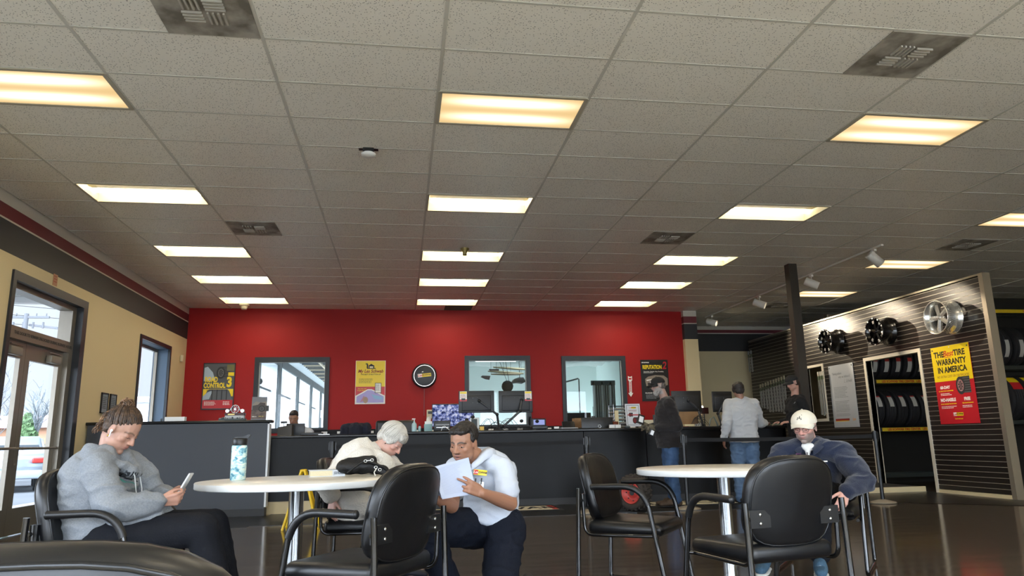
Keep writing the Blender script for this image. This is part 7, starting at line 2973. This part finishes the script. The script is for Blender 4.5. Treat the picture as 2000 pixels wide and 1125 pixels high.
# ================================================================ THINGS ON THE COUNTER
CT = 1.098
def monitor(x, y, z, w, h, lab, arm=None, rz=0.0, tag=True, side=-1):
    """screen seen from behind, held by a jointed arm"""
    t = thing('monitor', lab, 'monitor', (x, y, z), rz)
    c = M()
    c.rbox((0, 0, 0), (w, .022, h), .006, BPL)
    c.rbox((0, -.012, -.02), (w * .82, .02, h * .7), .012, mat('monitor_back', '#1c1d20', .45))
    for a in (-1, 1):
        for b in (-1, 1):
            c.ell((a * .037 + .02 * side, -.024, .02 + b * .037), (.004, .003, .004), STEEL, u=8, v=6)
    c.build('screen_housing', t)
    c = M()
    c.box(-w / 2 + .01, w / 2 - .01, .0112, .0118, -h / 2 + .01, h / 2 - .01, mat('screen_glass', '#26323f', .1))
    c.build('screen', t)
    if arm:
        c = M()
        pts = [V(p) - V((x, y, z)) for p in arm]
        R = Matrix.Rotation(-rz, 3, 'Z')
        pts = [R @ p for p in pts]
        am = mat('arm_grey', '#4d4f52', .4, metal=.3)
        for a, b in zip(pts, pts[1:]):
            c.cyl(a, b, .018, am, n=10)
        for p in pts:
            c.ell(p, (.026, .026, .026), BPL, u=12, v=8)
        b0 = pts[0]
        c.cyl(b0, b0 + V((0, 0, -(arm[0][2] - CT) + .01)), .022, BPL, n=10)
        c.cyl(b0 + V((0, 0, -(arm[0][2] - CT) + .014)), b0 + V((0, 0, -(arm[0][2] - CT) + .001)), .05, BPL, n=16)
        c.build('monitor_arm', t)
    if tag:
        c = M()
        xx = side * (w / 2 - .07)
        zz = h / 2 - .085
        c.box(xx - .055, xx + .055, -.030, -.026, zz - .05, zz + .075, PWH)
        c.box(xx - .05, xx + .05, -.0315, -.030, zz + .040, zz + .070, YEL)
        c.box(xx - .055, xx + .055, -.034, -.030, zz - .075, zz - .045, RED)
        c.box(xx - .03, xx + .03, -.036, -.030, zz - .06, zz - .03, BPL)
        para(c, xx - .045, zz + .03, .09, .06, 4, mat('print_rose', '#c98a80', .5), Matrix.Translation((0, -.030, 0)), 51)
        c.build('card_holder', t)
    return t
monitor(1.14, 11.2, 1.535, .55, .335, 'black monitor back with a paper card, left one of the pair before the middle window', [(1.50, 11.32, 1.12), (1.46, 11.22, 1.34), (1.18, 11.16, 1.545)])
monitor(1.75, 11.2, 1.53, .53, .335, 'black monitor back with a paper card, right one of the pair before the middle window', [(1.50, 11.12, 1.12), (1.80, 11.10, 1.38), (1.84, 11.16, 1.55)], side=1)
monitor(4.53, 11.2, 1.50, .50, .34, 'black monitor back behind the shoulder of the person in the black hoodie', [(4.78, 11.2, 1.13), (4.72, 11.2, 1.37), (4.55, 11.16, 1.51)], tag=False)
monitor(5.14, 11.2, 1.49, .36, .33, 'black monitor back beside the head of the person in the pale sweater', [(5.10, 11.2, 1.13), (5.05, 11.2, 1.30), (5.14, 11.16, 1.46)], tag=False, rz=.12)
# security screens
t = thing('camera_screen', 'wide monitor showing a grid of blue security camera pictures', 'monitor', (.80, 11.50, 1.345))
c = M()
c.rbox((0, 0, 0), (.66, .03, .36), .008, BPL)
c.cyl((0, .02, -.17), (0, .02, -.25), .02, BPL)
c.box(-.12, .12, -.06, .08, -.245, -.235, BPL)
c.build('screen_housing', t)
def camscreen():
    m = bpy.data.materials.new('camera_picture')
    m.use_nodes = True
    n = m.node_tree
    n.nodes.clear()
    o = n.nodes.new('ShaderNodeOutputMaterial')
    e = n.nodes.new('ShaderNodeEmission')
    e.inputs[1].default_value = .55
    tcn = n.nodes.new('ShaderNodeTexCoord')
    no = n.nodes.new('ShaderNodeTexNoise')
    no.inputs['Scale'].default_value = 26
    no.inputs['Detail'].default_value = 6
    r = n.nodes.new('ShaderNodeValToRGB')
    r.color_ramp.elements[0].position = .36
    r.color_ramp.elements[0].color = hexc('#1d2550')
    r.color_ramp.elements[1].position = .62
    r.color_ramp.elements[1].color = hexc('#dfe4ff')
    q = r.color_ramp.elements.new(.5)
    q.color = hexc('#7784c4')
    n.links.new(tcn.outputs['Object'], no.inputs['Vector'])
    n.links.new(no.outputs['Fac'], r.inputs[0])
    n.links.new(r.outputs[0], e.inputs[0])
    n.links.new(e.outputs[0], o.inputs[0])
    return m
c = M()
c.box(-.32, .32, -.0165, -.0155, -.165, .165, camscreen())
for x in (-.107, .107):
    c.box(x - .002, x + .002, -.018, -.0165, -.165, .165, BPL)
for z in (-.055, .055):
    c.box(-.32, .32, -.018, -.0165, z - .002, z + .002, BPL)
c.build('screen', t)
def simple(name, lab, cat, loc, parts, rz=0.0, group=None):
    """parts: (part name, fn(builder))"""
    t = thing(name, lab, cat, loc, rz, group)
    for pn_, fn in parts:
        c = M()
        fn(c)
        c.build(pn_, t)
    return t
TEAL = mat('clear_teal', '#a9c6c9', .15)
simple('sanitizer_bottle', 'clear hand sanitizer pump bottle on the counter', 'bottle', (.19, 11.05, CT), [
    ('bottle', lambda c: c.lathe([(.001, 0), (.036, 0), (.038, .01), (.038, .10), (.028, .125), (.014, .135), (.014, .15)], TEAL, n=20)),
    ('pump', lambda c: (c.cyl((0, 0, .15), (0, 0, .175), .008, WPL, n=8), c.rbox((-.008, 0, .185), (.05, .018, .016), .004, WPL)))])
simple('soap_bottle', 'small clear bottle with dark cap next to the sanitizer', 'bottle', (.27, 11.05, CT), [
    ('bottle', lambda c: c.lathe([(.001, 0), (.022, 0), (.022, .07), (.012, .08)], TEAL, n=16)),
    ('cap', lambda c: c.cyl((0, 0, .08), (0, 0, .105), .011, BPL, n=10))])
simple('tissue_box', 'white and teal tissue box with a tissue sticking up on the counter', 'tissue box', (.40, 11.15, CT), [
    ('box', lambda c: (c.rbox((0, 0, .055), (.12, .12, .11), .004, mat('tissue_teal', '#8fb3b5', .6)), c.box(-.05, .06, -.03, .03, .11, .15, WPL))),
    ('tissue', lambda c: c.add([(-.03, 0, .15), (.04, .01, .15), (.05, 0, .24), (.01, -.01, .22), (-.02, .01, .21), (.0, .02, .15)], [(0, 1, 2, 3, 4), (1, 5, 3, 2)], mat('tissue_white', '#ded8cc', .9)))])
simple('receipt_printer', 'black box printer beside the tissue box on the counter', 'printer', (.60, 11.0, CT), [
    ('body', lambda c: (c.rbox((0, 0, .075), (.24, .22, .15), .012, BPL), c.box(-.10, .10, -.1125, -.110, .085, .10, GPL))),
    ('paper_slot', lambda c: c.box(-.09, .09, -.113, -.111, .05, .055, STEEL))])
simple('white_cable', 'white cable looping over the counter edge beside the printer', 'cable', (.66, 10.84, CT), [
    ('cord', lambda c: c.tube([(-.08, 0, .004), (-.06, 0, .06), (-.03, .0, .07), (.01, .0, .035), (.06, .01, .006), (.13, .02, .004)], .005, WPL, n=6))])
def phone_(x, y, lab, lcd=True):
    return simple('desk_phone', lab, 'telephone', (x, y, CT), [
        ('base', lambda c: c.prism([(-.10, 0), (.10, 0), (.09, .05), (-.07, .13), (-.10, .12)], -.09, .09, BPL, mx=Matrix.Rotation(-PI / 2, 4, 'Z') @ Matrix.Rotation(PI, 4, 'Z'))),
        ('display', lambda c: c.add([(-.07, -.045 + .0, .10), (.07, -.045, .10), (.07, -.075, .132), (-.07, -.075, .132)], [(0, 1, 2, 3)], emat('lcd_blue', (.28, .32, .62), .8) if lcd else DGR)),
        ('handset', lambda c: c.tube([(-.12, .05, .10), (-.125, .0, .13), (-.12, -.06, .11)], .016, BPL, n=8))])
simple('desk_phone', 'black desk phone with a blue lit display at the right monitor', 'telephone', (2.08, 11.05, CT), [
    ('base', lambda c: (c.rbox((0, 0, .03), (.24, .20, .05), .01, BPL), c.rbox((0, .0, .105), (.22, .03, .12), .008, BPL))),
    ('display', lambda c: c.box(-.085, .085, -.0175, -.0155, .07, .145, emat('lcd_blue', (.28, .32, .62), .8))),
    ('handset', lambda c: c.tube([(-.135, .05, .07), (-.145, .0, .15), (-.14, -.03, .19)], .013, BPL, n=8))])
simple('card_terminal', 'dark tilted card terminal between the phone and the laptop', 'terminal', (2.55, 11.05, CT), [
    ('body', lambda c: c.rbox((0, 0, .065), (.20, .02, .13), .006, BPL, mx=Matrix.Rotation(math.radians(-30), 4, 'X'))),
    ('base', lambda c: c.rbox((0, .03, .012), (.26, .16, .022), .006, GPL))])
simple('small_tag', 'small white tag lying on the counter edge', 'tag', (2.30, 10.80, CT), [('tag', lambda c: c.rbox((0, 0, .018), (.075, .01, .03), .003, WPL))])
simple('cardboard_box', 'small brown cardboard box with papers behind the laptop', 'box', (2.84, 11.5, CT + .001), [
    ('carton', lambda c: c.rbox((0, 0, .085), (.22, .2, .17), .004, mat('cardboard', '#8f6f4c', .85, var=(8, '#7d5f40', .2)))),
    ('papers', lambda c: c.box(-.24, -.12, -.1, .1, 0, .12, mat('grey_papers', '#8f8c84', .8)))])
simple('laptop', 'black laptop lid with a round silver badge facing out on the counter', 'laptop', (2.98, 10.98, CT), [
    ('lid', lambda c: (c.rbox((0, 0, .085), (.50, .012, .165), .008, BPL, mx=Matrix.Rotation(math.radians(-6), 4, 'X')), c.box(-.25, .25, .0, .2, 0, .016, BPL))),
    ('badge', lambda c: c.tube([V((.03 + .022 * math.cos(a * PI / 8), -.016, .03 + .022 * math.sin(a * PI / 8))) for a in range(16)], .004, STEEL, n=6, close=True))])
simple('webcam', 'small black webcam on a thin rod behind the laptop', 'webcam', (2.98, 11.2, CT), [
    ('camera', lambda c: c.rbox((0, 0, .175), (.06, .03, .04), .008, BPL)), ('rod', lambda c: (c.cyl((0, 0, 0), (0, 0, .34), .004, BPL, n=6), c.cyl((0, 0, 0), (0, 0, .01), .04, BPL)))])
simple('mouse', 'dark computer mouse on the counter beside the sign holder', 'mouse', (3.40, 10.80, CT), [('shell', lambda c: c.ell((0, 0, .012), (.045, .03, .02), DGR))])
simple('letter_tray', 'stack of grey letter trays at the left of the tire notice', 'letter tray', (3.40, 11.25, CT), [
    ('tray', lambda c: [c.box(-.12, .10, -.14, .14, .01 + k * .055, .016 + k * .055, GPL if k % 2 else BPL) for k in range(7)]),
    ('papers', lambda c: [c.box(-.10, .08, -.135, .13, .018 + k * .055, .04 + k * .055, mat('grey_papers', '', .8)) for k in range(6)]),
    ('posts', lambda c: [c.cyl((a * .11, b * .13, 0), (a * .11, b * .13, .36), .004, STEEL, n=6) for a in (-1, 1) for b in (-1, 1)])])
simple('business_cards', 'white card boxes on the counter edge beside the trays', 'cards', (3.22, 10.86, CT), [
    ('card_box', lambda c: (c.box(-.085, -.003, -.02, .02, 0, .05, WPL), c.box(.003, .09, -.02, .02, 0, .05, WPL)))])
simple('candle_jar', 'brown jar with a cream tag behind the white cards', 'jar', (3.27, 11.0, CT), [
    ('jar', lambda c: c.lathe([(.001, 0), (.045, 0), (.047, .10), (.001, .102)], mat('amber_glass', '#6a3220', .15), n=20)),
    ('tag', lambda c: c.box(.01, .07, .03, .034, 0, .27, mat('cream_card', '#d9cba0', .7)))])
t = thing('notice_holder', 'white-framed acrylic notice with a red tire picture on the counter', 'notice', (3.565, 10.98, CT))
c = M()
mq = Matrix.Rotation(math.radians(-7), 4, 'X')
c.box(-.12, .12, -.002, .002, .02, .37, mat('acrylic', '#dfe3ea', .15), mx=mq)
c.build('acrylic_stand', t)
c = M()
m2 = mq @ Matrix.Translation((0, -.003, 0))
for (a, b, p, q) in ((-.10, -.094, .04, .35), (.094, .10, .04, .35), (-.10, .10, .344, .35), (-.10, .10, .04, .046)):
    c.box(a, b, -.001, 0, p, q, DGR, mx=m2)
logo(c, 0, .31, .11, m2, y=-.002)
para(c, -.07, .275, .15, .03, 2, DRD, m2, 61, y=-.002)
c.box(-.09, .09, -.001, 0, .19, .205, RED, mx=m2)
tireart(c, .02, .11, .05, m2, rimm=RED)
tireart(c, -.05, .20, .032, m2, rimm=RED)
c.build('notice_print', t)
simple('tablet_stand', 'pale trays and boxes behind the gloved hands on the counter', 'boxes', (3.95, 11.2, CT), [
    ('box', lambda c: (c.rbox((-.12, 0, .06), (.2, .16, .12), .006, mat('pale_carton', '#cfc4a8', .7)), c.rbox((.08, .02, .10), (.14, .03, .20), .006, BPL)))])
simple('cardboard_box', 'open brown cardboard box with cords behind the person in the black hoodie', 'box', (4.42, 10.98, CT), [
    ('carton', lambda c: c.rbox((0, 0, .13), (.32, .2, .20), .006, MATS['cardboard'])),
    ('papers', lambda c: (c.rbox((-.02, -.13, .02), (.16, .1, .03), .004, mat('cream_card', '', .7)), c.rbox((.15, -.05, .03), (.1, .1, .05), .01, WPL))),
    ('cords', lambda c: [c.tube(fillet([(.02 + .03 * k, -.12, .01), (.06 + .02 * k, -.13, .10 + .02 * k), (.12 + .02 * k, -.11, .16), (.18 + .03 * k, -.10, .02)], .05, 4), .004, BPL, n=6) for k in range(6)])])
simple('cable_bundle', 'tangle of black cables and clips at the foot of the monitor arms', 'cables', (1.42, 11.0, CT), [
    ('cables', lambda c: [c.tube(fillet([(-.28 + .05 * k, .02 * math.sin(k), .006), (-.22 + .05 * k, 0, .10 + .05 * math.sin(k * 2.1)), (-.12 + .05 * k, .03, .16 + .04 * math.cos(k)), (-.05 + .06 * k, .05, .03), (.04 + .07 * k, .04, .008)], .08, 5), .0035, BPL, n=6) for k in range(8)]),
    ('clips', lambda c: [c.ell((x, -.02, z), (.03, .03, .025), BPL, u=12, v=8) for x, z in ((-.45, .16), (-.36, .20), (.38, .13), (.62, .12), (-.1, .05), (.08, .06))])])
simple('keyboard_unit', 'white control box with dark screen next to the camera screens', 'terminal', (1.12, 11.3, CT), [
    ('body', lambda c: c.rbox((0, 0, .10), (.14, .05, .20), .008, WPL)), ('display', lambda c: c.box(-.055, .035, -.027, -.025, .04, .18, DGR))])
simple('sticky_notes', 'small yellow note block on the counter before the monitor arms', 'notes', (1.18, 10.85, CT), [('note_block', lambda c: c.box(-.03, .03, -.03, .03, 0, .055, mat('note_yellow', '#d9b45a', .7)))])
simple('cash', 'folded banknotes lying between the hands at the end of the counter', 'money', (5.62, 10.47, CT + .002), [
    ('banknotes', lambda c: [c.box(-.07 + .01 * k, .07 + .01 * k, -.03, .03, .004 * k, .004 * k + .002, mat('banknote_green', '#9aa58a', .8), mx=Matrix.Rotation(.2 * k, 4, 'Z')) for k in range(3)])])
simple('card_reader', 'small black card reader with grey trim near the end of the counter', 'terminal', (5.66, 10.95, CT), [
    ('body', lambda c: c.rbox((0, 0, .025), (.30, .14, .045), .01, BPL)), ('keys', lambda c: [c.box(-.12 + .03 * k, -.10 + .03 * k, -.05 + .03 * j, -.03 + .03 * j, .048, .052, GPL) for k in range(8) for j in range(3)])])
simple('tablet_screen', 'small dark red screen on a stand behind the cables at the right', 'screen', (4.90, 11.4, CT), [
    ('display', lambda c: c.rbox((0, 0, .26), (.16, .015, .10), .005, mat('screen_maroon', '#3a1c1c', .2))), ('stand', lambda c: (c.cyl((0, 0, 0), (0, 0, .21), .01, BPL), c.tube([(.05, -.05, .0), (.08, -.05, .12), (.14, -.05, .16), (.19, -.05, .05), (.2, -.05, 0)], .012, GV, n=6)))])
simple('desk_lamp', 'small bright lamp bulb beside the fourth monitor', 'lamp', (4.96, 11.6, CT), [
    ('bulb', lambda c: c.ell((0, 0, .32), (.022, .022, .03), emat('small_bulb', (1, .95, .85), 3))), ('stem', lambda c: (c.cyl((0, 0, 0), (0, 0, .30), .006, BPL, n=6), c.cyl((0, 0, 0), (0, 0, .012), .05, BPL)))])
# left part of the counter
LT = 1.073
simple('monitor', 'low black monitor back hiding the face of the desk worker', 'monitor', (-1.56, 11.35, LT), [
    ('screen_housing', lambda c: (c.rbox((0, 0, .09), (.27, .02, .18), .006, BPL), c.box(-.1, .1, -.05, .08, 0, .01, BPL))),
    ('webcam', lambda c: (c.rbox((-.17, 0, .20), (.09, .03, .03), .008, BPL), c.cyl((-.17, 0, .0), (-.17, 0, .19), .006, GPL, n=6)))])
simple('paper_tray', 'slanted beige and black paper tray at the left end of the counter', 'paper tray', (-1.70, 11.2, LT), [
    ('tray', lambda c: c.add([(-.08, -.1, 0), (.12, -.1, 0), (.12, .1, 0), (-.08, .1, 0), (-.08, -.1, .12), (.12, -.1, .16), (.12, .1, .16), (-.08, .1, .12)], [(0, 1, 5, 4), (1, 2, 6, 5), (2, 3, 7, 6), (3, 0, 4, 7), (4, 5, 6, 7)], mat('tray_brown', '#3d3830', .5)))])
simple('binder', 'dark flat binder lying right of the low monitor', 'binder', (-1.30, 11.2, LT), [('covers', lambda c: (c.rbox((0, 0, .02), (.3, .2, .04), .006, BPL), c.box(.1, .26, -.104, -.098, .006, .012, STEEL)))])
def office_chair(x, y, z, lab, m, w=.46, h=.5, jacket=False):
    t = thing('office_chair', lab, 'chair', (x, y, 0))
    c = M(); c.rbox((0, 0, z - .05), (w, .09, h), .05, BPL, seg=4); c.build('backrest', t)
    c = M(); c.rbox((0, .25, .60), (w, .46, .09), .035, BPL); c.build('seat', t)
    c = M()
    c.cyl((0, .22, .1), (0, .22, .56), .03, BPL)
    for k in range(5):
        a = 2 * PI * k / 5
        c.cyl((0, .22, .10), (.28 * math.cos(a), .22 + .28 * math.sin(a), .05), .018, BPL, n=8)
        c.ell((.28 * math.cos(a), .22 + .28 * math.sin(a), .03), (.028, .028, .03), BPL, u=10, v=8)
    c.box(-.03, .03, .03, .06, .55, z - .2, BPL)
    c.build('base', t)
    if jacket:
        c = M()
        b = Blob()
        b.cap((-w * .42, .0, z + .16), (w * .42, 0, z + .16), .07, .075)
        b.cap((-w * .42, -.03, z + .14), (-w * .5, -.05, z - .2), .07, .08)
        b.cap((w * .42, -.03, z + .14), (w * .45, -.05, z - .2), .07, .08)
        b.cap((0, -.05, z + .12), (0, -.06, z - .2), .12, .14)
        jk = thing('jacket', 'dark navy jacket hung over the office chair behind the counter', 'jacket', (x, y, 0))
        b.make('jacket_cloth', mat('navy_jacket', '#141a2c', .85, bump=(60, .4)), jk, voxel=.012, smooth=3, folds=.01, fscale=9, ridge=.01)
office_chair(-.72, 12.0, 1.03, 'office chair under the navy jacket behind the counter', BPL, w=.4, jacket=True)
office_chair(-.10, 12.1, 1.10, 'black office chair back behind the head of the elderly woman', BPL, w=.62)
# model on the partition
t = thing('model_trophy', 'silver wheel and piston model trophy on top of the partition', 'trophy', (-2.33, 10.72, 1.291))
c = M()
GD = mat('trophy_wood', '#4a3034', .4)
c.rbox((0, 0, .012), (.36, .10, .024), .004, DGR)
c.rbox((.03, 0, .045), (.26, .09, .045), .01, mat('pale_base', '#b9bcc0', .4))
c.rbox((.03, 0, .085), (.27, .08, .035), .006, GD)
c.box(-.06, .03, -.0415, -.040, .075, .09, mat('brass_plate', '#b9a46a', .3, metal=.8))
for k in range(10):
    c.ell((-.16 + .033 * k, -.035, .02 + .008 * (k % 3)), (.018, .016, .018), DGR if k % 2 else GPL, u=8, v=6)
c.build('base', t)
c = M()
A = T(.03, -.02, .155, 0, PI / 2)
c.lathe([(.050, -.012), (.058, -.012), (.060, 0), (.058, .012), (.050, .012), (.050, -.012)], STEEL, A, n=32)
for k in range(10):
    a = 2 * PI * k / 10
    c.cyl(A @ V((0, 0, 0)), A @ V((.052 * math.cos(a), .052 * math.sin(a), 0)), .0035, STEEL, n=6)
c.cyl(A @ V((0, 0, -.012)), A @ V((0, 0, .012)), .012, STEEL, n=12)
c.build('wheel', t)
c = M()
for s in (-1, 1):
    c.cyl((.03 + s * .10, -.045, .13), (.03 + s * .10, .03, .13), .024, STEEL, n=20)
    c.cyl((.03 + s * .05, 0, .15), (.03 + s * .10, 0, .13), .014, STEEL, n=10)
c.build('pistons', t)
simple('white_tray', 'flat white box on top of the partition beside the left wall', 'box', (-3.09, 10.74, 1.291), [('box', lambda c: c.rbox((0, 0, .03), (.26, .10, .06), .004, WPL))])
simple('cable_clip', 'small dark clip standing on the partition next to the white box', 'clip', (-3.27, 10.72, 1.291), [('clip', lambda c: c.rbox((0, 0, .02), (.02, .02, .04), .004, DGR))])

# dark bag on the floor behind the nearest chair
t = thing('cloth_bag', 'dark soft bag lying on the floor between the nearest chair and the left table', 'bag', (-.95, 5.05, 0))
b = Blob()
b.cap((-1.10, 5.08, .035), (-.84, 5.02, .030), .034, .030)
b.cap((-1.02, 5.10, .05), (-.92, 5.04, .045), .045, .035)
o = b.make('bag_body', mat('navy_bag_cloth', '#10131c', .8, bump=(60, .4)), t, voxel=.008, smooth=3, folds=.008, fscale=20)
finalize(t, -.95, 5.05)
